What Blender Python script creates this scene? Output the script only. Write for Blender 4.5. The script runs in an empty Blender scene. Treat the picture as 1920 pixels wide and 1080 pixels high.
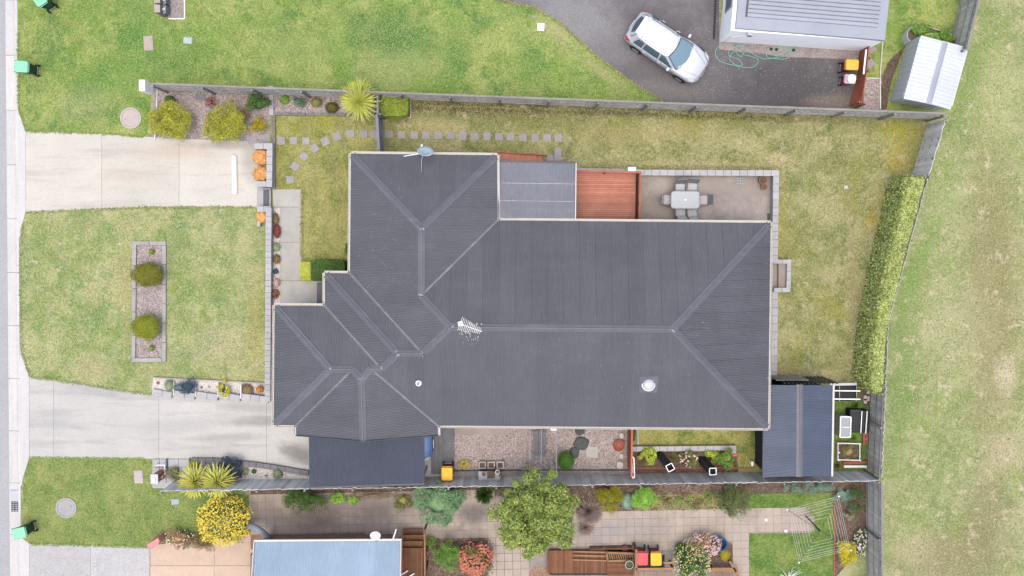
import bpy, bmesh, math, random
import numpy as np
from mathutils import Vector, Matrix, noise
random.seed(7); rng = np.random.default_rng(11)
S = bpy.context.scene; COL = S.collection
R = math.radians
# ------------------------------------------------------------------ camera, sky, sun, exposure
F, CH, NAD = 1525.0, 42.0, 450.0
TILT = math.atan((540-NAD)/F)
cam = bpy.data.objects.new('drone_camera', bpy.data.cameras.new('drone_camera'))
cam.data.sensor_width = 36; cam.data.lens = 36*F/1920; cam.data.clip_end = 2000
cam.location = (0, 0, CH); cam.rotation_euler = (-TILT, 0, 0)
COL.objects.link(cam); S.camera = cam
world = bpy.data.worlds.new('World'); S.world = world; world.use_nodes = True
wn = world.node_tree; sky = wn.nodes.new('ShaderNodeTexSky'); sky.sky_type = 'NISHITA'
sky.sun_disc = False; sky.sun_elevation = R(83); sky.sun_rotation = R(200)
sky.air_density = 1.0; sky.dust_density = 5.0; sky.ozone_density = 1.0
wn.links.new(sky.outputs[0], wn.nodes['Background'].inputs[0]); wn.nodes['Background'].inputs[1].default_value = 0.15
sl = bpy.data.lights.new('sun', 'SUN'); sl.energy = .7; sl.angle = R(80); sl.color = (1, .95, .84)
sun = bpy.data.objects.new('sun', sl); COL.objects.link(sun)
_e, _r = R(83), R(200)   # sky rotation 0 = +Y, clockwise seen from above
sd = Vector((math.sin(_r)*math.cos(_e), math.cos(_r)*math.cos(_e), math.sin(_e)))
sun.rotation_euler = sd.to_track_quat('Z', 'Y').to_euler()
S.view_settings.view_transform = 'Standard'; S.view_settings.look = 'None'; S.view_settings.gamma = 1
S.view_settings.use_curve_mapping = False; S.view_settings.exposure = 1.18

# ------------------------------------------------------------------ helpers
ca, sa = math.cos(-TILT), math.sin(-TILT)
def W(px, py, z=0.0):
    "point of the place at height z that the photo shows at pixel (px, py)"
    x, y = (px-960)/F, (540-py)/F
    d = Vector((x, ca*y+sa, sa*y-ca))
    return Vector((0, 0, CH)) + d*((z-CH)/d.z)
def srgb(r, g, b):
    f = lambda c: (c/255/12.92) if c/255 <= .04045 else ((c/255+.055)/1.055)**2.4
    return (f(r), f(g), f(b), 1)
def tag(o, label=None, cat=None, group=None, kind=None):
    if label: o['label'] = label
    if cat: o['category'] = cat
    if group: o['group'] = group
    if kind: o['kind'] = kind
    return o
def empty(name, loc, label=None, cat=None, group=None, rz=0, kind=None):
    o = bpy.data.objects.new(name, None); COL.objects.link(o); o.location = loc; o.rotation_euler = (0, 0, rz)
    o.empty_display_size = .2
    return tag(o, label, cat, group, kind)
def rootloc(o):
    while o.parent: o = o.parent
    return Vector(o.location)
def copy_tree(o, parent=None):
    c = o.copy(); COL.objects.link(c); c.parent = parent
    for ch in [x for x in o.children]: copy_tree(ch, c)
    return c
class MB:
    def __init__(s): s.v = []; s.f = []
    def add(s, vs, fs):
        n = len(s.v); s.v += [tuple(v) for v in vs]; s.f += [tuple(i+n for i in f) for f in fs]; return s
    def box(s, c, size, rz=0, rx=0, ry=0):
        m = Matrix.Translation(c) @ Matrix.Rotation(rz, 4, 'Z') @ Matrix.Rotation(ry, 4, 'Y') @ Matrix.Rotation(rx, 4, 'X')
        hx, hy, hz = [k/2 for k in size]
        vs = [m @ Vector((x, y, z)) for z in (-hz, hz) for x, y in ((-hx, -hy), (hx, -hy), (hx, hy), (-hx, hy))]
        return s.add(vs, [(0, 3, 2, 1), (4, 5, 6, 7), (0, 1, 5, 4), (1, 2, 6, 5), (2, 3, 7, 6), (3, 0, 4, 7)])
    def bar(s, a, b, w, h, up=(0, 0, 1)):
        a, b = Vector(a), Vector(b); d = (b-a).normalized(); u = Vector(up)
        sd_ = d.cross(u)
        if sd_.length < 1e-4: sd_ = d.cross(Vector((0, 1, 0)))
        sd_.normalize(); u = sd_.cross(d).normalized()
        vs = [p + sd_*(x*w/2) + u*(y*h/2) for p in (a, b) for x, y in ((-1, -1), (1, -1), (1, 1), (-1, 1))]
        return s.add(vs, [(0, 1, 2, 3), (7, 6, 5, 4), (0, 4, 5, 1), (1, 5, 6, 2), (2, 6, 7, 3), (3, 7, 4, 0)])
    def tube(s, pts, r, n=6, close=False):
        pts = [Vector(p) for p in pts]; rs = r if isinstance(r, (list, tuple)) else [r]*len(pts)
        rings = []; prev = None; N = len(pts)
        for i, p in enumerate(pts):
            if close: d = pts[(i+1) % N]-pts[i-1]
            else: d = pts[min(i+1, N-1)]-pts[max(i-1, 0)]
            d.normalize()
            if prev is None:
                prev = d.orthogonal().normalized()
            prev = (prev - d*prev.dot(d)).normalized(); q = d.cross(prev)
            rings.append([p + (prev*math.cos(2*math.pi*k/n)+q*math.sin(2*math.pi*k/n))*rs[i] for k in range(n)])
        vs = [v for rg in rings for v in rg]; fs = []
        for i in range(N if close else N-1):
            a, b = i*n, ((i+1) % N)*n
            for k in range(n): fs.append((a+k, a+(k+1) % n, b+(k+1) % n, b+k))
        if not close: fs += [tuple(range(n-1, -1, -1)), tuple((N-1)*n+k for k in range(n))]
        return s.add(vs, fs)
    def lathe(s, c, prof, n=20, sx=1, sy=1, cap=True):
        c = Vector(c); vs = []; fs = []
        for r, z in prof:
            for k in range(n):
                a = 2*math.pi*k/n; vs.append(c+Vector((r*math.cos(a)*sx, r*math.sin(a)*sy, z)))
        for i in range(len(prof)-1):
            for k in range(n): fs.append((i*n+k, i*n+(k+1) % n, (i+1)*n+(k+1) % n, (i+1)*n+k))
        if cap: fs += [tuple(range(n-1, -1, -1)), tuple((len(prof)-1)*n+k for k in range(n))]
        return s.add(vs, fs)
    def prism(s, pts, z0, z1):
        n = len(pts); vs = [(p[0], p[1], z0) for p in pts]+[(p[0], p[1], z1) for p in pts]
        ar = sum(pts[i-1][0]*pts[i][1]-pts[i][0]*pts[i-1][1] for i in range(n))
        if ar < 0: return s.prism(pts[::-1], z0, z1)
        return s.add(vs, [tuple(range(n-1, -1, -1)), tuple(range(n, 2*n))]+[(i, (i+1) % n, n+(i+1) % n, n+i) for i in range(n)])
    def mesh(s, name, off=Vector((0, 0, 0)), smooth=False):
        me = bpy.data.meshes.new(name)
        me.from_pydata([(v[0]-off[0], v[1]-off[1], v[2]-off[2]) for v in s.v], [], s.f); me.update()
        if smooth: me.polygons.foreach_set('use_smooth', [True]*len(me.polygons))
        return me
    def build(s, name, m, parent=None, at=None, local=False, smooth=False, bevel=0, segs=1):
        off = Vector((0, 0, 0))
        if parent is not None and not local: off = rootloc(parent)
        if at is not None: off = Vector(at)
        me = s.mesh(name, off, smooth)
        if m: me.materials.append(m)
        o = bpy.data.objects.new(name, me); COL.objects.link(o)
        if parent is not None: o.parent = parent
        elif at is not None: o.location = at
        if bevel:
            b = o.modifiers.new('edge', 'BEVEL'); b.width = bevel; b.segments = segs; b.limit_method = 'ANGLE'
        return o
def fast_mesh(name, verts, k):
    "verts: (N,k,3) array, one k-gon per row"
    n = len(verts); me = bpy.data.meshes.new(name)
    me.vertices.add(n*k); me.vertices.foreach_set('co', verts.reshape(-1).astype(np.float32))
    me.loops.add(n*k); me.loops.foreach_set('vertex_index', np.arange(n*k, dtype=np.int32))
    me.polygons.add(n); me.polygons.foreach_set('loop_start', np.arange(0, n*k, k, dtype=np.int32))
    me.polygons.foreach_set('loop_total', np.full(n, k, dtype=np.int32)); me.update(calc_edges=True)
    return me
def link(name, me, m, parent=None, loc=None):
    if m and not me.materials: me.materials.append(m)
    o = bpy.data.objects.new(name, me); COL.objects.link(o)
    if parent is not None: o.parent = parent
    if loc is not None: o.location = loc
    return o

# ------------------------------------------------------------------ materials
class NT:
    def __init__(s, name, rough=.8, spec=.3):
        s.m = bpy.data.materials.new(name); s.m.use_nodes = True; s.t = s.m.node_tree
        s.b = s.t.nodes['Principled BSDF']; s.b.inputs['Roughness'].default_value = rough
        s.b.inputs['Specular IOR Level'].default_value = spec
        g = s.t.nodes.new('ShaderNodeNewGeometry'); s.pos = g.outputs['Position']; s.isl = g.outputs['Random Per Island']
        s.rnd = s.t.nodes.new('ShaderNodeObjectInfo').outputs['Random']
    def L(s, a, b): s.t.links.new(a, b)
    def map(s, scale=(1, 1, 1), rz=0):
        n = s.t.nodes.new('ShaderNodeMapping'); n.inputs['Scale'].default_value = scale; n.inputs['Rotation'].default_value = (0, 0, rz)
        s.L(s.pos, n.inputs[0]); return n.outputs[0]
    def noise(s, sc, det=4, rough=.6, vec=None, dist=0):
        n = s.t.nodes.new('ShaderNodeTexNoise'); n.inputs['Scale'].default_value = sc; n.inputs['Detail'].default_value = det
        n.inputs['Roughness'].default_value = rough; n.inputs['Distortion'].default_value = dist; s.L(vec or s.pos, n.inputs['Vector']); return n.outputs[0]
    def voro(s, sc, vec=None, out=0):
        n = s.t.nodes.new('ShaderNodeTexVoronoi'); n.inputs['Scale'].default_value = sc; s.L(vec or s.pos, n.inputs['Vector']); return n.outputs[out]
    def ramp(s, v, stops):
        n = s.t.nodes.new('ShaderNodeValToRGB'); e = n.color_ramp.elements
        while len(e) < len(stops): e.new(.5)
        for k, (p, c) in enumerate(stops):
            e[k].position = p; e[k].color = c if len(c) == 4 else (*c, 1)
        s.L(v, n.inputs[0]); return n.outputs[0]
    def mr(s, v, a, b, c=0, d=1):
        n = s.t.nodes.new('ShaderNodeMapRange'); s.L(v, n.inputs[0])
        for i, k in enumerate((a, b, c, d)): n.inputs[i+1].default_value = k
        return n.outputs[0]
    def mix(s, f, a, b, mode='MIX'):
        n = s.t.nodes.new('ShaderNodeMix'); n.data_type = 'RGBA'; n.blend_type = mode
        for i, x in ((0, f), (6, a), (7, b)):
            if isinstance(x, (int, float)): n.inputs[i].default_value = x
            elif isinstance(x, tuple): n.inputs[i].default_value = x if len(x) == 4 else (*x, 1)
            else: s.L(x, n.inputs[i])
        return n.outputs[2]
    def mul(s, a, b): return s.mix(1.0, a, b, 'MULTIPLY')
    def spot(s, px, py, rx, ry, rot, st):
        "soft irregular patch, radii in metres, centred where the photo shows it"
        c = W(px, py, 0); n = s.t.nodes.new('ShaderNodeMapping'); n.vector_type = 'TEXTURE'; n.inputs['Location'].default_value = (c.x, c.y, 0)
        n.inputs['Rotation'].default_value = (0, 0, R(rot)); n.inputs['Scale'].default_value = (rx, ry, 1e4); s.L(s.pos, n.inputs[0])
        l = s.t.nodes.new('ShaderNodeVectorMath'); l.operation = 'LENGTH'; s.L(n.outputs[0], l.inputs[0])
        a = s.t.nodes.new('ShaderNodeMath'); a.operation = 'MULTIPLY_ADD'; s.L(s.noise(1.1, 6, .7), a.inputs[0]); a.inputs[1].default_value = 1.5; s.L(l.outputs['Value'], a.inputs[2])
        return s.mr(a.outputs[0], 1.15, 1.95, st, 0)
    def grey(s, v, a, b):   # value -> grey colour between a and b
        return s.mr(v, 0, 1, a, b)
    def bump(s, v, dist=.01, st=1.0):
        n = s.t.nodes.new('ShaderNodeBump'); n.inputs['Strength'].default_value = st; n.inputs['Distance'].default_value = dist
        s.L(v, n.inputs['Height']); s.L(n.outputs[0], s.b.inputs['Normal'])
    def out(s, c):
        if isinstance(c, tuple): s.b.inputs['Base Color'].default_value = c
        else: s.L(c, s.b.inputs['Base Color'])
        return s.m
K = .55     # albedo of a surface the photo shows at linear value 1 (photo is exposed bright)
def P(r, g, b, k=1.0):
    "albedo from the colour seen in the photo"
    c = srgb(r, g, b); return (min(c[0]*K*k, .82), min(c[1]*K*k, .82), min(c[2]*K*k, .82), 1)
def tintn(c, f): return (c[0]*f, c[1]*f, c[2]*f, 1)
def m_plain(name, c, rough=.6, var=.12, sc=3, spec=.3, metal=0, fine=40):
    n = NT(name, rough, spec); n.b.inputs['Metallic'].default_value = metal
    a = n.noise(sc, 5, .65); b = n.noise(fine, 3, .6)
    x = n.mix(n.mr(a, .3, .7), tintn(c, 1-var), tintn(c, 1+var)); x = n.mul(x, n.ramp(b, [(.3, (1-var*.8,)*3), (.7, (1,)*3)]))
    x = n.mul(x, n.ramp(n.rnd, [(0, (1-var*.6,)*3), (1, (1,)*3)]))
    return n.out(x)
def m_concrete(name, c, stain=None, var=.12, sc=.6, streak=None, fine=60, amt=.6, aggregate=0, spots=()):
    n = NT(name, .9, .2)
    a = n.noise(sc, 6, .62); b = n.noise(fine*.25, 6, .75); f = n.noise(fine, 2, .5)
    x = n.mix(n.mr(a, .32, .68), tintn(c, 1-var), tintn(c, 1+var*.6))
    if stain:
        st = n.noise(sc*1.7, 7, .7, vec=n.map(streak) if streak else None, dist=.4)
        x = n.mix(n.mr(st, .5, .72, 0, amt), x, stain)
    for sp in spots: x = n.mix(n.spot(*sp[:5], sp[6]), x, sp[5])
    x = n.mul(x, n.ramp(b, [(.3, (.86,)*3), (.65, (1.04,)*3)]))
    if aggregate:
        v = n.voro(aggregate, out=1); x = n.mix(.35, x, n.mul(x, n.ramp(v, [(0, (.5,)*3), (1, (1.6,)*3)])))
    x = n.mul(x, n.ramp(f, [(.3, (.9,)*3), (.7, (1.05,)*3)]))
    x = n.mul(x, n.ramp(n.rnd, [(0, (.93,)*3), (1, (1.03,)*3)]))
    n.bump(b, .004, .4); return n.out(x)
def m_grass(name, green, dry, dark, amount=.5, bare=None, bare_amt=.70, big=.22, seed=0, lush=None, contrast=1.0, spots=()):
    n = NT(name, .95, .1); mp = n.t.nodes.new('ShaderNodeMapping'); mp.inputs['Location'].default_value = (seed*13.7, seed*7.1, 0); n.L(n.pos, mp.inputs[0]); v = mp.outputs[0]
    a = n.noise(big, 6, .68, vec=v, dist=.4); m_ = n.noise(1.1, 7, .74, vec=v); f = n.noise(8, 8, .8, vec=v); ff = n.noise(22, 6, .8, vec=v); d = n.noise(.6, 6, .7, vec=v, dist=.3)
    x = n.mix(n.mr(a, .60-amount*.4, .78-amount*.4), green, dry)
    x = n.mix(n.mr(m_, .49, .58, 0, .75), x, tintn(dry, 1.04))
    x = n.mix(n.mr(m_, .48, .40, 0, .75), x, tintn(green, .86))
    x = n.mix(n.mr(d, .50, .60, 0, .9), x, dark)
    x = n.mix(n.mr(n.noise(.42, 7, .72, vec=v, dist=.6), .50, .62, 0, .7), x, tintn(dry, 1.12))
    if lush: x = n.mix(n.mr(n.noise(.3, 5, .66, vec=v, dist=.5), .54, .66, 0, .8), x, lush)
    for sp in spots: x = n.mix(n.spot(*sp[:5], sp[6]), x, sp[5])
    x = n.mul(x, (.86, .86, .84))
    x = n.mix(n.mr(n.noise(3.2, 7, .75, vec=v, dist=.2), .50, .60, 0, .5*contrast), x, n.mul(x, (.74, .82, .72)))
    x = n.mix(n.mr(f, .51, .60, 0, .85*contrast), x, n.mul(x, (.60, .68, .56)))
    x = n.mix(n.mr(f, .48, .40, 0, .8), x, n.mix(.5, x, tintn(dry, 1.3)))
    if bare: x = n.mix(n.mr(n.noise(1.2, 9, .8, vec=v, dist=.2), bare_amt-.14, bare_amt-.05, 0, .9), x, bare)
    x = n.mul(x, n.ramp(ff, [(.36, (1-.42*contrast, 1-.38*contrast, 1-.42*contrast)), (.58, (1.22, 1.21, 1.18))]))
    n.bump(ff, .02, .25); return n.out(x)
def m_leaf(name, cols, rough=.6, trans=.25):
    n = NT(name, rough, .25); k = len(cols)
    x = n.ramp(n.isl, [(i/(k-1) if k > 1 else 0, c) for i, c in enumerate(cols)] if k > 1 else [(0, cols[0]), (1, cols[0])])
    x = n.mul(x, n.ramp(n.noise(1.6, 4), [(.3, (.78,)*3), (.7, (1.15,)*3)]))
    m = n.out(x)
    tr = n.t.nodes.new('ShaderNodeBsdfTranslucent'); n.L(x, tr.inputs[0]); ms = n.t.nodes.new('ShaderNodeMixShader'); ms.inputs[0].default_value = trans
    o = [q for q in n.t.nodes if q.type == 'OUTPUT_MATERIAL'][0]; n.L(n.b.outputs[0], ms.inputs[1]); n.L(tr.outputs[0], ms.inputs[2]); n.L(ms.outputs[0], o.inputs[0])
    return m
def m_wood(name, c, c2, scale=(3, 30, 3), rough=.85, var=.25):
    n = NT(name, rough, .15)
    a = n.noise(1.5, 6, .75, vec=n.map(scale)); b = n.noise(.9, 4, .6)
    x = n.mix(n.mr(a, .3, .7), c, c2); x = n.mul(x, n.ramp(b, [(.3, (.82,)*3), (.7, (1.1,)*3)]))
    x = n.mul(x, n.ramp(n.rnd, [(0, (1-var,)*3), (1, (1.08,)*3)])); n.bump(a, .003, .4); return n.out(x)
def m_gravel(name, cols, sc=38, dark=.5):
    n = NT(name, .95, .15); v = n.voro(sc, out=1); d = n.voro(sc, out=0)
    k = len(cols); x = n.ramp(n.mr(v, 0, 1), [(i/(k-1), c) for i, c in enumerate(cols)])
    x = n.mul(x, n.ramp(d, [(0, (1.05,)*3), (.8, (dark,)*3)])); x = n.mul(x, n.ramp(n.noise(1.3, 5, .65), [(.3, (.75,)*3), (.65, (1.08,)*3)]))
    n.bump(d, .02, .6); return n.out(x)
def m_roof(name, c, spots=True, rough=.45, spec=.5, dust=(.2, .2, .2, 1), dusty=.25):
    n = NT(name, rough, spec)
    x = n.mix(n.mr(n.noise(.45, 6, .65), .3, .7), tintn(c, .88), tintn(c, 1.10))
    x = n.mix(n.mr(n.noise(1.0, 5, .7, vec=n.map((.35, 3.0, 1)), dist=.3), .52, .72, 0, dusty*.8), x, dust)
    x = n.mul(x, n.ramp(n.rnd, [(0, (.93, .93, .93)), (1, (1.05, 1.05, 1.05))]))
    x = n.mix(n.mr(n.noise(3, 7, .75), .52, .8, 0, dusty), x, dust)
    if spots: x = n.mix(n.mr(n.noise(14, 2, .5), .735, .77, 0, .6), x, (.45, .45, .43, 1))
    return n.out(x)
def m_glass(name, c, rough=.05):
    n = NT(name, rough, .6); return n.out(c)

GREEN_N = P(126, 162, 72); DRY_N = P(178, 188, 112); DARK_N = P(98, 140, 72)
M = {}
M['reserve'] = m_grass('reserve_grass', P(150, 164, 106), P(180, 180, 138), P(136, 154, 96), .52, P(200, 188, 158), .68, big=.13, seed=1, lush=P(150, 168, 96), contrast=.7,
    spots=[(1860, 560, 1.6, 9, 2, P(160, 148, 110), .75), (1885, 700, .7, 1.2, 0, P(216, 202, 176), .8), (1885, 850, 1.3, 1.3, 20, P(206, 190, 160), .75), (1790, 1050, 3.2, 2.2, 10, P(152, 140, 108), .7), (1850, 960, 1.4, 2.6, 0, P(146, 138, 102), .65), (1720, 1030, 1.0, 1.0, 0, P(196, 184, 150), .7), (1790, 620, 2.0, 3.0, 0, P(196, 192, 152), .5),
           (1690, 700, .8, 6, -3, P(128, 158, 88), .75), (1730, 470, .7, 4.5, -18, P(132, 164, 88), .7), (1830, 130, .9, 3.5, -16, P(126, 160, 80), .7), (1880, 180, 1.6, 3, 0, P(192, 192, 142), .6), (1740, 380, 1.5, 1.5, 0, P(186, 188, 140), .5)])
M['lawn_n'] = m_grass('bright_lawn_grass', P(132, 162, 80), P(174, 182, 114), P(98, 138, 76), .42, P(202, 198, 168), .76, big=.28, seed=2, lush=P(122, 160, 66), contrast=.9,
    spots=[(735, 70, 2.6, 1.4, -10, P(88, 130, 76), .8), (860, 100, .8, 1.4, 0, P(90, 134, 70), .6), (330, 120, 2.0, 1, 20, P(92, 138, 64), .5), (745, 130, 2.6, 1.1, 0, P(164, 176, 118), .7), (160, 190, 1.6, .9, 10, P(196, 190, 150), .55), (270, 60, 1.6, 2.2, 0, P(104, 150, 72), .6), (200, 150, 2.4, 1.2, 20, P(106, 152, 72), .55), (545, 90, 2.2, 1.2, 0, P(168, 178, 116), .5),
           (1040, 60, 1.4, .5, -40, P(190, 184, 138), .8), (1130, 135, 1.9, .35, -38, P(188, 180, 132), .8), (1230, 175, 1, .5, -30, P(104, 146, 66), .6), (985, 120, .8, 2.2, 0, P(104, 146, 78), .5), (850, 110, .6, 1.6, 10, P(108, 150, 80), .5)])
M['lawn_f'] = m_grass('front_lawn_grass', P(146, 168, 96), P(192, 190, 142), P(128, 160, 92), .52, P(206, 200, 182), .71, big=.35, seed=3, spots=[(75, 540, .5, 4, 0, P(140, 166, 88), .5), (120, 440, 1.2, .8, 0, P(150, 170, 96), .4), (410, 640, 1.8, 1.2, 20, P(208, 196, 164), .5), (480, 620, .5, 3, 0, P(188, 176, 112), .6), (235, 540, .5, 3, 0, P(192, 182, 132), .6), (170, 690, 1.6, .7, -6, P(198, 186, 148), .5)])
M['lawn_p'] = m_grass('path_lawn_grass', P(146, 154, 84), P(184, 178, 116), P(118, 136, 70), .5, P(196, 182, 140), .74, big=.4, seed=4, lush=P(172, 170, 62))
M['lawn_b'] = m_grass('back_lawn_grass', P(142, 150, 92), P(186, 180, 136), P(116, 132, 78), .48, P(198, 184, 154), .69, big=.22, seed=5, lush=P(160, 158, 78),
    spots=[(1690, 250, 1.6, 1.0, -20, P(176, 170, 66), .7), (1690, 300, .9, .9, 0, P(190, 170, 76), .6), (1635, 415, .45, .7, 0, P(186, 166, 70), .7), (1458, 300, .9, .5, 0, P(216, 196, 160), .8), (1300, 310, 4.5, .22, -1, P(206, 190, 152), .7), (1468, 430, .3, 3, 0, P(176, 168, 92), .6),
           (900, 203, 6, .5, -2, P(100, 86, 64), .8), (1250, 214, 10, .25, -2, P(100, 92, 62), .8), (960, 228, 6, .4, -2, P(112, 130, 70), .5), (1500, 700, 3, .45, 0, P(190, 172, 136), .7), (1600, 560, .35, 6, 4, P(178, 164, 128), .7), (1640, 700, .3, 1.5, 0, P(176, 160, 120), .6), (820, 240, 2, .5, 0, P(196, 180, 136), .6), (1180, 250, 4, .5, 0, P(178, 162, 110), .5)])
M['lawn_s'] = m_grass('neighbour_lawn_grass', P(110, 142, 72), P(146, 160, 92), P(92, 128, 64), .3, None, big=.5, seed=6)
M['lawn_v'] = m_grass('verge_grass', P(130, 150, 82), P(172, 174, 112), P(114, 142, 76), .4, P(196, 190, 150), .76, big=.4, seed=7)
M['mossy'] = m_grass('mossy_grass', P(170, 160, 48), P(178, 168, 84), P(150, 144, 60), .5, seed=8, big=.6)
M['bare_soil'] = m_concrete('bare_soil', P(120, 104, 88), P(150, 140, 110), .3, 1.5)
M['asphalt_road'] = m_concrete('road_asphalt', P(186, 186, 188), None, .05, .4, fine=50, aggregate=45)
M['asphalt_drive'] = m_concrete('old_asphalt', P(118, 115, 117), P(146, 145, 146), .14, .22, fine=45, amt=.6, aggregate=30, spots=[(1080, 30, 3.5, 1.6, -30, P(150, 149, 150), .9), (1150, 95, 1.4, .8, -35, P(132, 130, 132), .7), (1250, 170, 2.5, .6, -5, P(138, 132, 128), .6), (1480, 160, 3.5, 1.6, 0, P(82, 80, 82), .7), (1560, 190, 1.6, .4, 0, P(150, 136, 120), .6)])
M['conc_up'] = m_concrete('driveway_concrete', P(218, 214, 202), P(184, 179, 170), .06, .5, streak=(.25, 2.2, 1), amt=.7, spots=[(470, 300, .5, 1.2, 0, P(176, 170, 160), .6), (330, 285, 2.5, .5, 0, P(206, 188, 168), .5), (430, 272, 2.5, .25, 0, P(170, 162, 154), .6), (240, 330, 1.8, .4, 0, P(206, 194, 180), .5)])
M['conc_low'] = m_concrete('pale_driveway_concrete', P(208, 206, 200), P(172, 170, 166), .07, .45, streak=(.3, 2.0, 1), amt=.75, spots=[(560, 850, 1.2, .5, -20, P(132, 132, 126), .8), (480, 790, 2.0, .3, 2, P(158, 156, 152), .7), (420, 820, 2.2, .25, 2, P(168, 166, 162), .6), (180, 730, 2.0, .35, -7, P(176, 176, 174), .6), (470, 765, 1.8, .3, -4, P(172, 170, 168), .6), (330, 800, 2.5, .5, 3, P(184, 182, 178), .5), (100, 790, 1.2, .8, 0, P(190, 190, 188), .5)])
M['conc_gray'] = m_concrete('grey_driveway_concrete', P(196, 195, 194), P(176, 176, 174), .06, 1.2, fine=50, aggregate=30)
M['conc_path'] = m_concrete('path_concrete', P(196, 194, 186), P(166, 162, 152), .07, .9, amt=.5)
M['conc_patio'] = m_concrete('weathered_patio_concrete', P(176, 166, 158), P(204, 194, 186), .2, .55, amt=.8)
M['kerb'] = m_concrete('kerb_concrete', P(222, 221, 219), P(190, 186, 180), .05, .6, streak=(4, .4, 1), amt=.4)
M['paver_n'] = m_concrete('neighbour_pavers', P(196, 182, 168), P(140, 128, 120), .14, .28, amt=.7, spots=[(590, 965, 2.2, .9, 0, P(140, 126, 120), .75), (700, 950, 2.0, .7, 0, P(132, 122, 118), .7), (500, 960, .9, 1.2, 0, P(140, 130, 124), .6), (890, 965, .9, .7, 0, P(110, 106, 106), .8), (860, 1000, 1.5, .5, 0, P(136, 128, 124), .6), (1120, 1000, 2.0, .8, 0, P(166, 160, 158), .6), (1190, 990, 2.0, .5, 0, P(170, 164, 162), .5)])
M['paver_s'] = m_concrete('stepping_stone', P(172, 168, 168), P(192, 188, 184), .08, 1.2)
M['paver_tan'] = m_concrete('tan_stamped_concrete', P(222, 198, 176), P(196, 172, 150), .06, .7, amt=.5)
M['joint'] = m_concrete('joint_sand', P(164, 154, 146), None, .2, 2)
M['block'] = m_concrete('grey_block', P(196, 196, 197), P(174, 174, 176), .07, 1.5)
M['block_dk'] = m_concrete('dark_grey_block', P(140, 140, 143), P(118, 118, 120), .1, 1.5)
M['stone_edge'] = m_concrete('stone_edging', P(186, 184, 182), P(160, 158, 158), .1, 1.8)
M['gravel'] = m_gravel('pink_gravel', [P(140, 126, 122), P(192, 178, 172), P(226, 214, 210), P(172, 156, 152)])
M['gravel_w'] = m_gravel('white_pebbles', [P(215, 208, 200), P(240, 236, 230), P(225, 216, 205)], dark=.75)
M['mulch'] = m_gravel('bark_mulch', [P(92, 76, 66), P(130, 108, 94), P(160, 140, 124), P(84, 72, 60)], sc=22)
M['barkred'] = m_gravel('red_bark_strip', [P(176, 142, 118), P(205, 170, 146), P(160, 124, 104)], sc=26)
M['fence'] = m_wood('weathered_fence_timber', (.46, .455, .44, 1), (.62, .61, .60, 1), (2, 2, 9))
M['fence_r'] = m_wood('pale_fence_timber', (.36, .355, .33, 1), (.50, .49, .46, 1), (2, 2, 9))
M['rail_t'] = m_wood('fence_rail_timber', P(150, 148, 142), P(178, 176, 168), (9, 9, 2))
M['fence_gr'] = m_plain('grey_painted_fence', P(134, 138, 148), .6, .1)
M['fence_red'] = m_wood('red_stained_timber', P(178, 106, 84), P(206, 128, 104), (9, 2, 2))
M['deckred'] = m_wood('red_deck_timber', P(206, 138, 116), P(222, 156, 132), (2, 14, 2), var=.2)
M['deckred2'] = m_wood('red_post_timber', P(178, 112, 90), P(200, 130, 106), (9, 9, 2), var=.1)
M['deckbr'] = m_wood('brown_deck_timber', P(128, 88, 66), P(158, 112, 84), (9, 2, 2), var=.3)
M['deckbr2'] = m_wood('brown_rail_timber', P(160, 122, 92), P(186, 146, 110), (3, 9, 2), var=.2)
M['deckgr'] = m_wood('grey_deck_timber', P(116, 118, 124), P(134, 136, 142), (9, 2, 2), var=.1)
M['roof'] = m_roof('charcoal_roof_steel', P(103, 105, 111), dust=P(134, 135, 139), rough=.42, spec=.5)
M['roofcap'] = m_roof('charcoal_ridge_steel', P(97, 100, 108), dust=P(134, 136, 142), dusty=.4, rough=.5, spec=.4)
M['valley'] = m_roof('dusty_valley_steel', P(104, 106, 114), dust=P(160, 160, 168), dusty=.7)
M['roofg'] = m_roof('slate_blue_roof_steel', P(94, 104, 124), spots=False, dust=P(116,125,140), spec=.4)
M['roofcp'] = m_roof('dark_slate_carport_steel', P(64, 71, 88), spots=False, dust=P(88, 95, 108), spec=.3)
M['rooflg'] = m_roof('pale_grey_roof_steel', P(160, 167, 180), spots=False, dust=P(180,184,192))
M['roofw'] = m_roof('white_shed_steel', P(214, 220, 230), spots=False, dust=P(200, 206, 216))
M['roofbl'] = m_roof('light_blue_roof_steel', P(168, 192, 212), spots=False, dust=P(160, 184, 204), dusty=.3)
M['poly'] = m_roof('grey_translucent_sheet', P(130, 134, 144), spots=True, dust=P(150, 152, 160), dusty=.5)
M['cream'] = m_plain('cream_gutter_paint', P(222, 219, 210), .4, .05)
M['white'] = m_plain('white_paint', (.68, .68, .68, 1), .4, .04)
M['brick'] = m_plain('house_brick', P(170, 140, 118), .85, .15)
M['render'] = m_plain('white_render', (.8, .8, .8, 1), .8, .03)
M['steelw'] = m_plain('pale_shed_wall_steel', P(222, 230, 230), .4, .06)
M['galv'] = m_plain('galvanised_steel', P(190, 194, 200), .35, .08, metal=.3)
M['darkgrey'] = m_plain('dark_grey_metal', P(84, 88, 94), .5, .1)
M['black'] = m_plain('black_plastic', P(34, 36, 40), .6, .15)
M['rubber'] = m_plain('tyre_rubber', P(46, 46, 48), .8, .1)
M['soil'] = m_concrete('garden_soil', P(112, 98, 86), P(138, 128, 104), .25, 2.5)
M['bark'] = m_wood('tree_bark', P(110, 92, 76), P(140, 120, 100), (3, 3, 12))
M['terracotta'] = m_plain('terracotta', P(186, 120, 96), .85, .12)
M['brickred'] = m_plain('red_brick', P(190, 122, 100), .9, .14)
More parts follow.
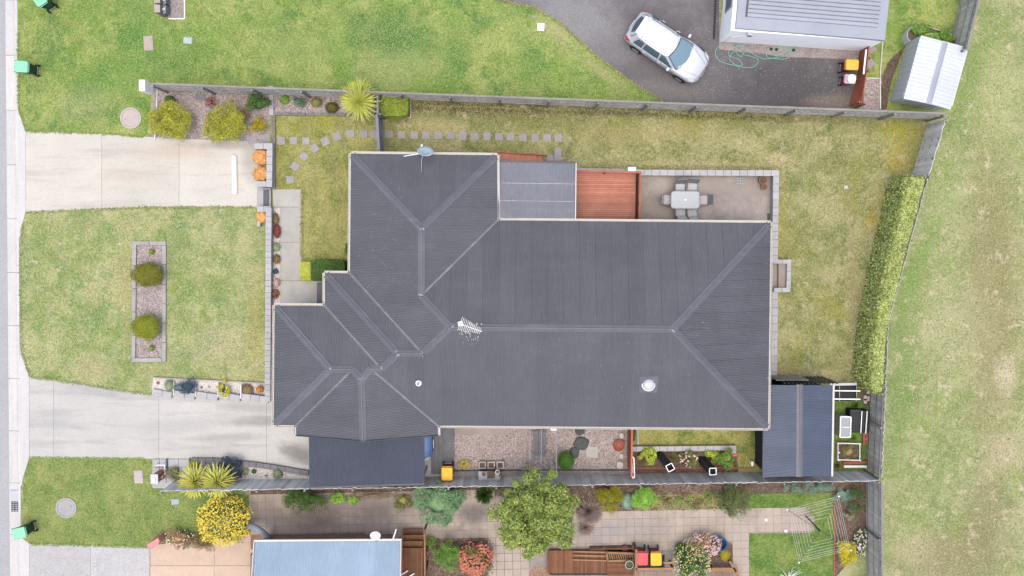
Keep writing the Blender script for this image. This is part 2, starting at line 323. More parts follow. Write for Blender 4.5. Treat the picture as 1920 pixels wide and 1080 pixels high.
M['mesh'] = m_plain('shade_mesh_cloth', P(48, 48, 52), .9, .2)
# ------------------------------------------------------------------ ground builders
_n = [0]
def sheet(name, px, z, m, jit=0, kind='structure', world=False, step=.18):
    pts = [Vector(p) for p in px] if world else [W(*p, 0) for p in px]
    _n[0] += 1; z += _n[0]*.00003; out = []
    for i, p in enumerate(pts):
        q = pts[(i+1) % len(pts)]; out.append(p.copy())
        if jit:
            n = max(1, min(400, int((q-p).length/step))); d = (q-p); nn = Vector((-d.y, d.x, 0)).normalized()
            for k in range(1, n):
                r_ = p+d*(k/n); out.append(r_ + nn*jit*(noise.noise(r_*1.3)+.9*noise.noise(r_*5)))
    me = bpy.data.meshes.new(name); me.from_pydata([(p.x, p.y, z) for p in out], [], [tuple(range(len(out)))]); me.update()
    if me.polygons[0].normal.z < 0: me.flip_normals()
    me.materials.append(m); o = bpy.data.objects.new(name, me); COL.objects.link(o); o['kind'] = kind
    return o
def inside(p, poly):
    c = False; n = len(poly)
    for i in range(n):
        a, b = poly[i], poly[i-1]
        if (a[1] > p[1]) != (b[1] > p[1]) and p[0] < (b[0]-a[0])*(p[1]-a[1])/(b[1]-a[1])+a[0]: c = not c
    return c
def slab_piece(name, px, z1, m, parent=None, z0=-.05, bevel=.008):
    mb = MB().prism([W(*p, 0) for p in px], z0, z1); o = mb.build(name, m, parent, bevel=bevel)
    if parent is None: o['kind'] = 'structure'
    return o
_unit = {}
def unit_block(key, m, bev=.012):
    if key not in _unit:
        b = bmesh.new(); bmesh.ops.create_cube(b, size=1)
        for v in b.verts:
            if v.co.z > 0: v.co.x *= .975; v.co.y *= .96
        me = bpy.data.meshes.new('block'); b.to_mesh(me); b.free(); me.materials.append(m); _unit[key] = me
    return _unit[key]
def block_row(parent, a, b, width, zc, h, L, m, key, gap=.008, name='block', jit=.0):
    d = b-a; n = max(1, round(d.length/L)); l = d.length/n; off = rootloc(parent)
    for i in range(n):
        c = a+d*((i+.5)/n); o = link(name, unit_block(key, m), None, parent, (c.x-off.x+random.uniform(-jit, jit), c.y-off.y+random.uniform(-jit, jit), zc+random.uniform(-.004, .004)))
        o.scale = (l-gap, width*random.uniform(.98, 1.02), h); o.rotation_euler = (0, 0, math.atan2(d.y, d.x)+random.uniform(-.01, .01))
def block_wall(name, label, path, width, h, m, key, L=.4, cat='retaining wall', group=None, zt=0):
    P0 = [W(*p, h) for p in path]; P0 = [Vector((p.x, p.y, 0)) for p in P0]
    c = sum(P0, Vector())/len(P0); root = empty(name, (P0[0].x, P0[0].y, 0), label, cat, group)
    body = MB()
    for i in range(len(P0)-1):
        a, b = P0[i], P0[i+1]; d = (b-a).normalized()
        a2 = a-d*width/2 if i == 0 else a+d*width/2; b2 = b+d*width/2
        block_row(root, a2, b2, width, h-.05, .1, L, m, key)
        body.bar(a2+Vector((0, 0, (h-.1)/2-.02)), b2+Vector((0, 0, (h-.1)/2-.02)), width*.9, h-.1+.04-.004)
    body.build('wall_body', m, root); return root
def scatter_stones(name, poly_px, n, m, size=(.02, .045), z=.01, label='', cat='gravel', parent=None):
    poly = [W(*p, 0) for p in poly_px]; xs = [p.x for p in poly]; ys = [p.y for p in poly]; pts = []
    while len(pts) < n:
        p = (random.uniform(min(xs), max(xs)), random.uniform(min(ys), max(ys)))
        if inside(p, poly): pts.append(p)
    pts = np.array(pts); r = rng.uniform(size[0], size[1], n)
    base = np.array([[1, 0, 0], [0, 1, 0], [-1, 0, 0], [0, -1, 0], [0, 0, .7]])
    V = base[None]*r[:, None, None]*rng.uniform(.7, 1.2, (n, 5, 1)); a = rng.uniform(0, 6.28, n); c, s = np.cos(a)[:, None], np.sin(a)[:, None]
    X = V[..., 0]*c-V[..., 1]*s + pts[:, 0:1]; Y = V[..., 0]*s+V[..., 1]*c+pts[:, 1:2]; Z = V[..., 2]+z
    verts = np.stack([X, Y, Z], -1).reshape(-1, 3)
    fs = np.array([[0, 1, 4], [1, 2, 4], [2, 3, 4], [3, 0, 4]]); fs = (fs[None]+np.arange(n)[:, None, None]*5).reshape(-1, 3)
    me = bpy.data.meshes.new(name); me.from_pydata(verts.tolist(), [], fs.tolist()); me.update()
    o = link(name, me, m, parent); tag(o, label or None, cat if label else None, kind='stuff'); return o
def pebble_mat(name, cols):
    n = NT(name, .9, .2); k = len(cols); return n.out(n.ramp(n.isl, [(i/(k-1), c) for i, c in enumerate(cols)]))
M['peb_p'] = pebble_mat('pink_pebble', [P(130, 116, 112), P(196, 180, 176), P(232, 220, 216), P(170, 150, 146)])
M['peb_w'] = pebble_mat('white_pebble', [P(214, 206, 198), P(248, 246, 242), P(228, 220, 208)])
M['peb_b'] = pebble_mat('bark_chip', [P(86, 70, 60), P(150, 128, 110), P(176, 156, 138), P(110, 90, 74)])

# ------------------------------------------------------------------ plants
def leaves_mesh(centers, normals, L, Wd, up_bias=.4, droop=0):
    n = len(centers); N = normals + rng.normal(0, .55, (n, 3)); N[:, 2] += up_bias; N /= np.linalg.norm(N, axis=1, keepdims=True)
    T = rng.normal(0, 1, (n, 3)); T -= N*(T*N).sum(1, keepdims=True); T /= np.linalg.norm(T, axis=1, keepdims=True); B = np.cross(N, T)
    l = (L*rng.uniform(.7, 1.3, n))[:, None]; w = (Wd*rng.uniform(.7, 1.3, n))[:, None]
    return np.stack([centers-T*l/2, centers+B*w/2, centers+T*l/2, centers-B*w/2], 1)
def crown_points(c, r, n, clumps=0, clump_r=.3, top=True, box=False):
    c = np.array(c); r = np.array(r)
    if clumps:
        d = rng.normal(0, 1, (clumps, 3)); d[:, 2] = np.abs(d[:, 2])*.9-.15; d /= np.linalg.norm(d, axis=1, keepdims=True)
        cc = c+d*r*rng.uniform(.55, .9, (clumps, 1)); cr = clump_r*rng.uniform(.65, 1.25, clumps)
        k = rng.integers(0, clumps, n); e = rng.normal(0, 1, (n, 3)); e[:, 2] = np.abs(e[:, 2])*.9-.2*rng.random(n); e /= np.linalg.norm(e, axis=1, keepdims=True)
        return cc[k]+e*cr[k][:, None]*rng.uniform(.6, 1.05, (n, 1)), e
    e = rng.normal(0, 1, (n, 3)); e /= np.linalg.norm(e, axis=1, keepdims=True)
    if box:
        p = rng.uniform(-1, 1, (n, 3)); ax = rng.choice(3, n, p=[.22, .22, .56]); sg = np.sign(p[np.arange(n), ax]); sg[ax == 2] = 1
        p[np.arange(n), ax] = sg*rng.uniform(.86, 1.02, n); e = np.zeros((n, 3)); e[np.arange(n), ax] = sg
        # round the corners
        q = np.abs(p)**5; k = 1/np.maximum((q[:, 0]+q[:, 1]+.6*q[:, 2])**(1/5), 1); return c+p*k[:, None]*r, e
    e[:, 2] = np.where(e[:, 2] < -.3, -e[:, 2], e[:, 2])
    bump_ = 1+.10*np.sin(e[:, 0]*7+c[0])*np.cos(e[:, 1]*6+c[1]*3)
    return c+e*r*(rng.uniform(.82, 1.02, n)*bump_)[:, None], e
def lin(*cs): return [P(*c) for c in cs]
def core_mesh(mb, c, r, k=.8, n=10, m=6):
    prof = []
    for i in range(m+1):
        a = -math.pi/2+math.pi*i/m; prof.append((max(.01, k*math.cos(a)*(1+.06*math.sin(i*3))), k*math.sin(a)*r[2]))
    mb.lathe(c, prof, n, r[0], r[1])
def bush(name, label, cat, px, py, rx, ry, h, mat, n=1500, leaf=(.07, .035), clumps=0, clump_r=.2, group=None, flowers=None, box=False, rz=0, branches=True, core=True, base=0):
    "px,py,rx,ry in photo pixels at mid height"
    zc = base+h*.55; c = W(px, py, zc); s = F/(CH-zc); r = (rx/s, ry/s, h*.5)
    base_z = base; root = empty(name, (c.x, c.y, base_z), label, cat, group)
    off = np.array([c.x, c.y, base_z])
    pts, nr = crown_points((c.x, c.y, base_z+h*.5), r, n, clumps, clump_r, box=box)
    if not box:
        am = .13 if clumps else .045; d = pts-off; th = np.arctan2(d[:, 1], d[:, 0]); ph = rng.uniform(0, 6.28, 3)
        kk = 1+am*np.sin(2*th+ph[0])*.6+am*np.sin(3*th+ph[1])*.7+am*.5*np.sin(5*th+ph[2]); d[:, 0] *= kk; d[:, 1] *= kk; pts = d+off
    if rz:
        d = pts-off; cr, sr = math.cos(rz), math.sin(rz); pts = np.stack([d[:, 0]*cr-d[:, 1]*sr, d[:, 0]*sr+d[:, 1]*cr, d[:, 2]], 1)+off
        nr = np.stack([nr[:, 0]*cr-nr[:, 1]*sr, nr[:, 0]*sr+nr[:, 1]*cr, nr[:, 2]], 1)
    pts[:, 2] = np.maximum(pts[:, 2], base_z+.02)
    me = fast_mesh('foliage', leaves_mesh(pts, nr, *leaf)-off, 4); fo = link('foliage', me, mat, root)
    mb = MB(); 
    for i in range(5 if branches else 2):
        a = i*2.4+random.random(); e = Vector((math.cos(a)*r[0]*.7, math.sin(a)*r[1]*.7, h*random.uniform(.6, .9)))
        if rz: e = Matrix.Rotation(rz, 3, 'Z') @ e
        mb.tube([(0, 0, 0), e*.5+Vector((0, 0, h*.08)), e], [.03, .02, .008], 5)
    mb.build('stem', M['bark'], root, local=True)
    if core:
        mb = MB()
        if box: mb.box((0, 0, h*.45), (r[0]*1.7, r[1]*1.7, h*.82), rz)
        elif clumps: core_mesh(mb, (0, 0, h*.38), r, .56)
        else: core_mesh(mb, (0, 0, h*.48), r, .84)
        mb.build('inner_foliage', mat, root, local=True, smooth=True)
    if flowers:
        fm, fn, fs = flowers; pts, nr = crown_points((c.x, c.y, base_z+h*.52), (r[0]*1.02, r[1]*1.02, r[2]*1.04), fn*2, 0)
        k = pts[:, 2] > base_z+h*.25; pts = pts[k][:fn]; nr = nr[k][:fn]; n_ = len(pts)
        a = np.arange(6)*math.pi/3; hexa = np.stack([np.cos(a), np.sin(a), 0*a], 1)[None]*(fs*rng.uniform(.7, 1.25, n_))[:, None, None]
        hexa = hexa+pts[:, None, :]-off; hexa[..., 2] += rng.uniform(-.3, .3, (n_, 6))*fs*.8
        f = link('flowers', fast_mesh('flowers', hexa, 6), fm, root); f['kind'] = 'stuff'
    return root
_blade = {}
def blade_mesh(L, w, m, key, arch=.35):
    if key in _blade: return _blade[key]
    n = 5; vs = []; fs = []
    for i in range(n+1):
        t = i/n; x = L*t*math.cos(arch*t*.5); z = L*(.25*t-arch*t*t); ww = w*(.55+.9*t-1.42*t*t)*.5 if i < n else .002
        vs += [(x, -ww, z+.15*ww), (x, 0, z-.1*ww), (x, ww, z+.15*ww)]
    for i in range(n):
        for k in (0, 1): a = i*3+k; fs.append((a, a+1, a+4, a+3))
    me = bpy.data.meshes.new('leaf'); me.from_pydata(vs, [], fs); me.update(); me.materials.append(m); _blade[key] = me; return me
def rosette(name, label, cat, px, py, r_px, zc, m, key, n=90, w=.05, trunk=0, group=None, arch=.35, lmin=-5, lmax=80):
    c = W(px, py, zc); s = F/(CH-zc); L = r_px/s*1.22; root = empty(name, (c.x, c.y, 0), label, cat, group)
    me = blade_mesh(L, w, m, key, arch)
    for i in range(n):
        t = i/n; o = link('leaf', me, None, root, (0, 0, zc-.12+.1*t)); el = R(lmin+(lmax-lmin)*t**1.3)
        o.rotation_euler = (random.uniform(-.3, .3), -el, i*2.39996+random.uniform(-.1, .1)); o.scale = (random.uniform(.85, 1.05)*(1-.25*t),)*3
    if zc > .15: MB().tube([(0, 0, 0), (0, 0, zc*.5), (0, 0, zc)], [.07, .055, .04], 8).build('trunk', M['bark'], root, local=True)
    return root
def tuft(name, label, cat, px, py, r_px, h, m, n=250, w=.012, group=None, up=.8, parent=None):
    "grass-like clump: one mesh of fine blades"
    c = W(px, py, h*.4); s = F/(CH-h*.4); r = r_px/s; a = rng.uniform(0, 6.28, n); q = rng.random(n)**.6
    p0 = np.stack([np.cos(a)*r*.2*q, np.sin(a)*r*.2*q, 0*a], 1); d = np.stack([np.cos(a)*r*q, np.sin(a)*r*q, h*(.75-.6*q**2)], 1)
    mid = p0+(d-p0)*.5+np.array([0, 0, h*.12]); sd_ = np.stack([-np.sin(a), np.cos(a), 0*a], 1)*w*rng.uniform(.6, 1.4, (n, 1))
    V = np.stack([p0-sd_, p0+sd_, mid+sd_, d, mid-sd_], 1); me = fast_mesh(name, V, 5); o = link(name, me, m, parent, (c.x, c.y, 0))
    tag(o, label, cat, group); return o

# ------------------------------------------------------------------ roof builder
PLANE = {}
def clip(poly, k, side):
    out = []; n = len(poly)
    for i in range(n):
        a, b = poly[i], poly[(i+1) % n]; da, db = (a[0]-k)*side, (b[0]-k)*side
        if da >= 0: out.append(a)
        if (da > 0 and db < 0) or (da < 0 and db > 0):
            t = da/(da-db); out.append((k, a[1]+(b[1]-a[1])*t))
    return out
PROF = {'corr': (.0762*1, [(i/6, .017*math.sin(2*math.pi*i/6)) for i in range(6)], .762),
        'corrbig': (.1, [(i/5, .012*math.sin(2*math.pi*i/5)) for i in range(5)], .8),
        'pan': (.2, [(0, 0), (.78, 0), (.83, -.06), (.95, -.06)], .8),
        'rib': (.19, [(0, 0), (.12, .024), (.26, .024), (.38, 0), (.7, 0)], .76)}
def roof_facet(pts, down, parent, m, prof='corr', lap=.003, name='roof_sheet', thick=True, lift=0):
    "pts: coplanar world points (3D); down: horizontal down-slope direction; one object per roofing sheet"
    pts = [Vector(p) for p in pts]; off = rootloc(parent)
    c = sum(pts, Vector())/len(pts); nrm = Vector()
    for i, p in enumerate(pts): nrm += (p-c).cross(pts[(i+1) % len(pts)]-c)
    nrm.normalize(); nrm = nrm if nrm.z > 0 else -nrm
    v = -Vector((down[0], down[1], 0)); v = (v-nrm*v.dot(nrm)).normalized(); u = v.cross(nrm).normalized()
    q = [((p-c).dot(u), (p-c).dot(v)) for p in pts]; pitch, pf, cover = PROF[prof]
    u0, u1 = min(a for a, b in q), max(a for a, b in q); k0 = math.floor(u0/cover); 
    for k in range(k0, int(math.floor(u1/cover))+1):
        a0 = k*cover; sp = clip(clip(q, a0, 1), a0+cover, -1)
        if len(sp) < 3: continue
        mb = MB(); edges = []
        x = a0; nco = round(cover/pitch)
        for i in range(nco):
            for j, (t, h) in enumerate(pf):
                t2, h2 = (pf[j+1] if j+1 < len(pf) else (1, pf[0][1])); edges.append((a0+(i+t)*pitch, a0+(i+t2)*pitch, h, h2))
        for xa, xb, ha, hb in edges:
            s_ = clip(clip(sp, xa, 1), xb, -1)
            if len(s_) < 3: continue
            vs = []
            for (uu, vv) in s_:
                tt = (uu-xa)/(xb-xa); h = ha+(hb-ha)*tt + lift - (lap if uu > a0+cover-pitch*.45 and uu < a0+cover-pitch*.12 and prof in ('corr', 'corrbig') else 0)
                vs.append(c+u*uu+v*vv+nrm*h)
            mb.add(vs, [tuple(range(len(vs)))])
        if mb.f:
            o = mb.build(name, m, parent)
            if o.data.polygons[0].normal.z < 0: o.data.flip_normals()
    return c, nrm
def cap_strip(mb, a, b, n1, n2, w=.17, lift=.034, crown=.03):
    "ridge or hip capping along a-b folded over the two facets with normals n1, n2"
    a, b = Vector(a), Vector(b); d = (b-a).normalized(); z = Vector((0, 0, 1))
    def side(n, ref):
        s_ = n.cross(d).normalized(); return s_
    s1 = n1.cross(d).normalized(); s2 = n2.cross(d).normalized()
    up = (n1+n2).normalized()
    if (n1.x*s1.x+n1.y*s1.y) < 0: s1 = -s1
    if (n2.x*s2.x+n2.y*s2.y) < 0: s2 = -s2
    if s1.dot(s2) > .2: s2 = -s2
    vs = []
    for p in (a+d*(.10 if a.z < b.z-.3 else -.03), b-d*(.10 if b.z < a.z-.3 else -.03)):
        vs += [p+s1*w+n1*lift, p+s1*w*.22+n1*(lift+.004), p+s1*.03+up*(lift+crown), p+s2*.03+up*(lift+crown), p+s2*w*.22+n2*(lift+.004), p+s2*w+n2*lift]
    mb.add(vs, [(i, i+1, i+7, i+6) for i in range(5)])
def flat_strip(mb, a, b, w, h):
    mb.bar(Vector(a), Vector(b), w, h)
# ------------------------------------------------------------------ fence builder
def fence(name, label, p0, p1, h, mat, pitch=.15, pw=None, side=0, rails=True, group=None, posts=2.4, cat='fence', top_rail=False, railmat=None, gaps=.0, frame_z=0, overlap=False):
    "p0,p1: photo pixels of the fence top"
    a = W(*p0, h); b = W(*p1, h); a.z = b.z = 0; d = b-a; Ld = d.length; d.normalize(); nn = Vector((-d.y, d.x, 0)); root = empty(name, a, label, cat, group)
    pw = pw or (pitch*1.06 if overlap else pitch*.965); n = int(Ld/pitch); ang = math.atan2(d.y, d.x)
    me = MB().box((0, 0, h/2), (pw, .018, h)).mesh('paling'); me.materials.append(mat)
    extra = []
    for i in range(n):
        t = (i+.5)*pitch; hh = random.uniform(-.015, .01); yo = (.022 if (i % 2 and overlap) else 0)
        if i < 300:
            o = link('paling', me, None, root, (d.x*t+nn.x*yo, d.y*t+nn.y*yo, hh)); o.rotation_euler = (random.uniform(-.012, .012), random.uniform(-.01, .01), ang+random.uniform(-.03, .03))
        else: extra.append(t)
    if extra:
        mb = MB()
        for t in extra: mb.box(Vector((d.x*t, d.y*t, h/2)), (pw, .018, h), ang)
        mb.build('palings', mat, root, local=True)['kind'] = 'stuff'
    rm = railmat or (M['rail_t'] if mat in (M['fence'], M['fence_r']) else mat)
    if rails:
        for z in (.3, h*.55, h-.2):
            MB().bar(nn*side*.035+Vector((0, 0, z)), d*Ld+nn*side*.035+Vector((0, 0, z)), .045, .075).build('rail', rm, root, local=True)
    if top_rail: MB().bar(Vector((0, 0, h+.02)), d*Ld+Vector((0, 0, h+.02)), .09, .04).build('capping', rm, root, local=True)
    k = max(1, int(Ld/posts))
    for i in range(k+1):
        t = Ld*i/k; p = d*t+nn*side*(.105 if side else 0)
        MB().box(p+Vector((0, 0, (h-.04)/2)), (.09, .09, h-.04), ang).build('post', rm, root, local=True)
    return root
# ================================================================== THE SETTING
def strip_px(name, pts, z, m, **k): return sheet(name, pts, z, m, **k)
sheet('ground', [(-600, -600), (600, -600), (600, 600), (-600, 600)], -.13, M['reserve'], world=True)
kx = W(33, 0).x; kx2 = W(41, 1080).x; k0, k1 = W(33, 0), W(40, 1080); kd = (k1-k0)
kn = k0-kd*12; kf = k1+kd*12
sheet('reserve_grass', [kn+Vector((.0, 0, 0)), Vector((600, kn.y, 0)), Vector((600, kf.y, 0)), kf], 0, M['reserve'], world=True)
r0, r1 = W(10, 0, -.12), W(19, 1080, -.12); rd = r1-r0; ra, rb = r0-rd*12, r1+rd*12
sheet('road', [ra+Vector((-9, 0, 0)), ra, rb, rb+Vector((-9, 0, 0))], -.12, M['asphalt_road'], world=True)
# channel and kerb cast in lengths
g0, g1 = W(27, 0, -.1), W(36, 1080, -.1)
gut = empty('gutter', (0, 0, 0), kind='structure'); krb = empty('kerb', (0, 0, 0), kind='structure')
for i in range(-14, 32):
    t0, t1 = i*.0925, (i+1)*.0925
    a, b = r0+rd*(t0+.0003), r0+rd*(t1-.0003); c, d = g0+(g1-g0)*(t0+.0003), g0+(g1-g0)*(t1-.0003)
    MB().prism([a, b, d, c], -.2, -.105).build('channel_slab', M['kerb'], gut, bevel=.01)
    e, f = k0+kd*(t0+.0003), k0+kd*(t1-.0003)
    mb = MB(); zt = .022
    vs = [(c.x, c.y, -.2), (d.x, d.y, -.2), (f.x, f.y, -.2), (e.x, e.y, -.2), (c.x+.0, c.y, -.06), (d.x, d.y, -.06), (d.x+.07, d.y, zt), (c.x+.07, c.y, zt), (e.x, e.y, zt), (f.x, f.y, zt)]
    mb.add(vs, [(0, 3, 2, 1), (0, 1, 5, 4), (4, 5, 6, 7), (7, 6, 9, 8), (3, 8, 9, 2), (0, 4, 7, 8, 3), (1, 2, 9, 6, 5)]).build('kerb_stone', M['kerb'], krb, bevel=.008)
# lawns
L1, L2 = .004, .008
sheet('lawn', [(33, -120), (900, -120), (930, -60), (900, -5), (960, 7), (1000, 13), (1050, 42), (1110, 98), (1170, 145), (1245, 192), (1250, 196), (700, 176), (288, 160), (272, 262), (195, 247), (48, 246), (30, 200)], L1, M['lawn_n'], jit=.02)
sheet('lawn', [(1625, 98), (1660, -120), (1850, -120), (1790, 210), (1600, 204), (1602, 95)], L1, M['lawn_n'])
sheet('lawn', [(40, 425), (49, 397), (170, 392), (270, 388), (500, 387), (505, 560), (500, 720), (280, 745), (58, 714), (40, 668), (37, 540)], L1, M['lawn_f'])
sheet('lawn', [(44, 895), (55, 857), (288, 860), (292, 905), (480, 930), (470, 1000), (280, 1030), (56, 1022), (50, 1005), (41, 985)], L1, M['lawn_v'])
sheet('lawn', [(508, 212), (708, 216), (720, 300), (700, 560), (565, 560), (510, 420)], L1, M['lawn_p'])
sheet('lawn', [(700, 180), (1300, 196), (1770, 215), (1735, 330), (1660, 600), (1655, 740), (1560, 730), (1440, 730), (1440, 330), (1060, 330), (700, 330)], L1, M['lawn_b'])
sheet('lawn', [(1560, 715), (1655, 730), (1655, 900), (1560, 900)], L2, M['lawn_s'])
sheet('lawn', [(1186, 795), (1440, 795), (1440, 848), (1186, 848)], L2, M['lawn_p'])
# driveways (cast slabs with joints)
def slabs(name, tops, bots, z, m, n_extra=None):
    root = empty(name, W(*tops[0], 0), kind='structure')
    sheet(name+'_bed', [(p[0], p[1]+.5) for p in tops]+[(p[0], p[1]-.5) for p in bots[::-1]], .010, M['joint'])
    for i in range(len(tops)-1):
        g = .22
        slab_piece('slab', [(tops[i][0]+g, tops[i][1]), (tops[i+1][0]-g, tops[i+1][1]), (bots[i+1][0]-g, bots[i+1][1]), (bots[i][0]+g, bots[i][1])], z, m, root)
    return root
slabs('driveway', [(48, 246), (191, 251), (336, 260), (486, 266)], [(49, 398), (191, 391), (336, 387), (486, 389)], .02, M['conc_up'])
slabs('driveway', [(55, 706), (101, 712), (298, 742), (500, 752), (620, 760)], [(55, 859), (101, 859), (298, 860), (500, 869), (620, 892)], .02, M['conc_low'])
slabs('driveway', [(55, 1019), (170, 1022), (281, 1025)], [(55, 1100), (170, 1100), (281, 1100)], .02, M['conc_gray'])
slabs('driveway', [(282, 1022), (402, 1010), (480, 1000)], [(282, 1060), (402, 1060), (480, 1060)], .022, M['paver_tan'])
slabs('driveway', [(282, 1060.7), (402, 1060.7), (480, 1060.7)], [(282, 1120), (402, 1120), (480, 1120)], .022, M['paver_tan'])
for pts in ([(31, 190), (34, 206), (48, 246), (49, 398), (41, 422), (38, 445), (34, 445), (31, 300)],
            [(38, 640), (40, 664), (55, 706), (55, 859), (44, 894), (41, 910), (38, 910), (36, 760)],
            [(38, 1000), (42, 1008), (55, 1019), (55, 1100), (38, 1100)]):
    slab_piece('crossover', pts, .026, M['kerb'])
sheet('asphalt_driveway', [(890, -140), (1350, -140), (1348, 78), (1605, 98), (1600, 203), (1240, 192), (1170, 145), (1110, 98), (1050, 42), (1000, 13), (960, 7), (880, -8)], .012, M['asphalt_drive'], jit=.03)
sheet('gravel_strip', [(1348, 77), (1612, 93), (1608, 112), (1480, 107), (1348, 92)], .016, M['gravel'], jit=.03)
sheet('gravel_strip', [(1612, 146), (1652, 148), (1652, 206), (1607, 204)], .012, M['gravel'])
sheet('soil_patch', [(1662, 120), (1700, 80), (1672, 150), (1662, 205), (1652, 205), (1653, 145)], .012, M['mulch'], jit=.05)
# paths
slabs('path', [(511, 355), (566, 355)], [(512, 388), (566, 388)], .03, M['conc_path'])
for a, b, x0 in ((388.6, 454, 512), (454.6, 526, 512), (526.6, 585, 512)):
    x1 = 566 if b < 480 else (566 if b < 530 else 612)
    slab_piece('path_slab', [(x0, a), (x1, a), (x1, b), (x0, b)], .03, M['conc_path'])
sheet('gravel_bed', [(288, 160), (506, 166), (506, 272), (480, 268), (285, 262)], .012, M['gravel'])
sheet('gravel_bed', [(512, 168), (704, 176), (704, 214), (513, 212)], .012, M['gravel'])
sheet('gravel_bed', [(252, 455), (308, 455), (308, 676), (250, 676)], .012, M['gravel'])
sheet('pebble_strip', [(511, 390), (525, 390), (525, 572), (511, 572)], .034, M['gravel_w'])
sheet('pebble_bed', [(287, 707), (505, 718), (505, 750), (285, 740)], .014, M['gravel_w'])
sheet('pebble_bed', [(400, 868), (582, 882), (582, 904), (395, 904)], .024, M['gravel_w'], jit=.02)
sheet('soil_bed', [(286, 860), (420, 860), (420, 915), (286, 915)], .022, M['conc_gray'])
sheet('gravel_yard', [(850, 790), (1184, 790), (1184, 900), (850, 900)], .012, M['gravel'])
sheet('patio_paving', [(1196, 322), (1450, 322), (1450, 430), (1196, 430)], .014, M['conc_patio'])
sheet('side_path', [(1438, 400), (1450, 400), (1450, 715), (1436, 715)], .016, M['darkgrey'])
sheet('carport_floor', [(578, 800), (850, 800), (850, 900), (578, 900)], .018, M['conc_gray'])
# garden soils of the neighbour
sheet('soil_bed', [(470, 906), (1640, 884), (1640, 1000), (1560, 1090), (1560, 955), (1470, 965), (1100, 965), (920, 930), (470, 935)], .010, M['mulch'])
sheet('lawn', [(1405, 1000), (1562, 997), (1564, 1120), (1403, 1120)], .016, M['lawn_s'], jit=.02)
sheet('lawn', [(1405, 926), (1562, 924), (1562, 1000), (1500, 1000), (1400, 962)], .013, M['lawn_s'], jit=.02)
sheet('lawn', [(1190, 928), (1400, 926), (1345, 958), (1190, 960)], .014, M['lawn_p'], jit=.04)
sheet('paving_bed', [(470, 935), (920, 927), (1110, 960), (1516, 955), (1522, 999), (1404, 1000), (1403, 1120), (900, 1120), (470, 1020)], .018, M['joint'])
sheet('mulch_bed', [(795, 1005), (985, 1010), (980, 1120), (795, 1120)], .026, M['mulch'])
sheet('bark_strip', [(470, 1001), (760, 992), (760, 1030), (470, 1030)], .024, M['barkred'], jit=.03)
sheet('bark_strip', [(1000, 1062), (1200, 1070), (1200, 1120), (960, 1120)], .024, M['barkred'], jit=.03)
sheet('mulch_bed', [(1300, 985), (1373, 1020), (1376, 1068), (1290, 1068)], .026, M['mulch'])
def pavers(name, poly_px, org, pitch, ang, m, limit=300, gap=.013, z=.034):
    poly = [W(*p, 0) for p in poly_px]; o0 = W(*org, 0); u = Vector((math.cos(ang), math.sin(ang), 0)); v = Vector((-u.y, u.x, 0))
    root = empty(name, o0, kind='structure'); me = None; cells = []
    for i in range(-90, 90):
        for j in range(-60, 60):
            c = o0+u*(i+.5)*pitch+v*(j+.5)*pitch
            if inside(c, poly): cells.append(c)
    cells.sort(key=lambda c: -1000*(inside(c, [W(*p, 0) for p in ((0, 0), (1920, 0), (1920, 1080), (0, 1080))]))+abs(c.x)*.01)
    uu = bmesh.new(); bmesh.ops.create_cube(uu, size=1)
    for q in uu.verts:
        q.co = Vector((q.co.x*(pitch-gap)*(1 if q.co.z < 0 else .985), q.co.y*(pitch-gap)*(1 if q.co.z < 0 else .985), q.co.z*.05))
    me = bpy.data.meshes.new('paver'); uu.to_mesh(me); uu.free(); me.materials.append(m); mb = MB()
    for k, c in enumerate(cells):
        if k < limit:
            o = link('paver', me, None, root, (c.x-o0.x, c.y-o0.y, z-.025+random.uniform(-.004, .003))); o.rotation_euler = (random.uniform(-.006, .006), random.uniform(-.006, .006), ang+random.uniform(-.012, .012))
        else: mb.box((c.x, c.y, z-.025), (pitch-gap, pitch-gap, .05), ang)
    if mb.f: mb.build('pavers', m, root)['kind'] = 'stuff'
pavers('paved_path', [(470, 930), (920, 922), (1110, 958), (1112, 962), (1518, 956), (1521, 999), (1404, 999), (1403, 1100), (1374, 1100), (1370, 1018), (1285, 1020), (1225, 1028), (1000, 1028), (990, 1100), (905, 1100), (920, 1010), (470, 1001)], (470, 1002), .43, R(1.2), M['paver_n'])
# stepping stones
def stones(name, pts, size, rot=None, m=M['paver_s']):
    root = empty(name, W(*pts[0], 0), kind='structure'); off = rootloc(root)
    mb = MB().box((0, 0, 0), (size, size, .05)); me = mb.mesh('stone'); me.materials.append(m)
    for i, p in enumerate(pts):
        c = W(*p, 0); o = link('stone', me, None, root, (c.x-off.x, c.y-off.y, .012)); o.scale = (random.uniform(.92, 1.05), random.uniform(.92, 1.05), 1)
        o.rotation_euler = (0, 0, (rot[i] if rot else random.uniform(-.06, .06)))
stones('stepping_stone_path', [(527, 264), (550.5, 264), (574, 264.5), (610, 265), (632, 256), (657, 251), (682, 251), (701, 251.5), (590, 278), (570, 293.5), (553.5, 312), (544.5, 337)], .4,
       [.0, .02, .05, .45, .3, .1, -.1, 0, .6, .8, .9, .05])
stones('stepping_stone_path', [(729.5, 252), (753, 252.5), (777, 253.5), (799, 253.5), (822, 254), (845.5, 254.5), (867.5, 255), (890, 256.5), (913, 256), (935.5, 256.5), (957, 257), (980.5, 258), (1003, 259), (1025.5, 258.5), (1046.5, 259)], .39)
slab_piece('path_slab', [(1040, 276), (1053, 277), (1053, 302), (1039, 302)], .05, M['paver_s'])
slab_piece('path_slab', [(1025, 290), (1038, 291), (1038, 302), (1025, 302)], .05, M['paver_s'])
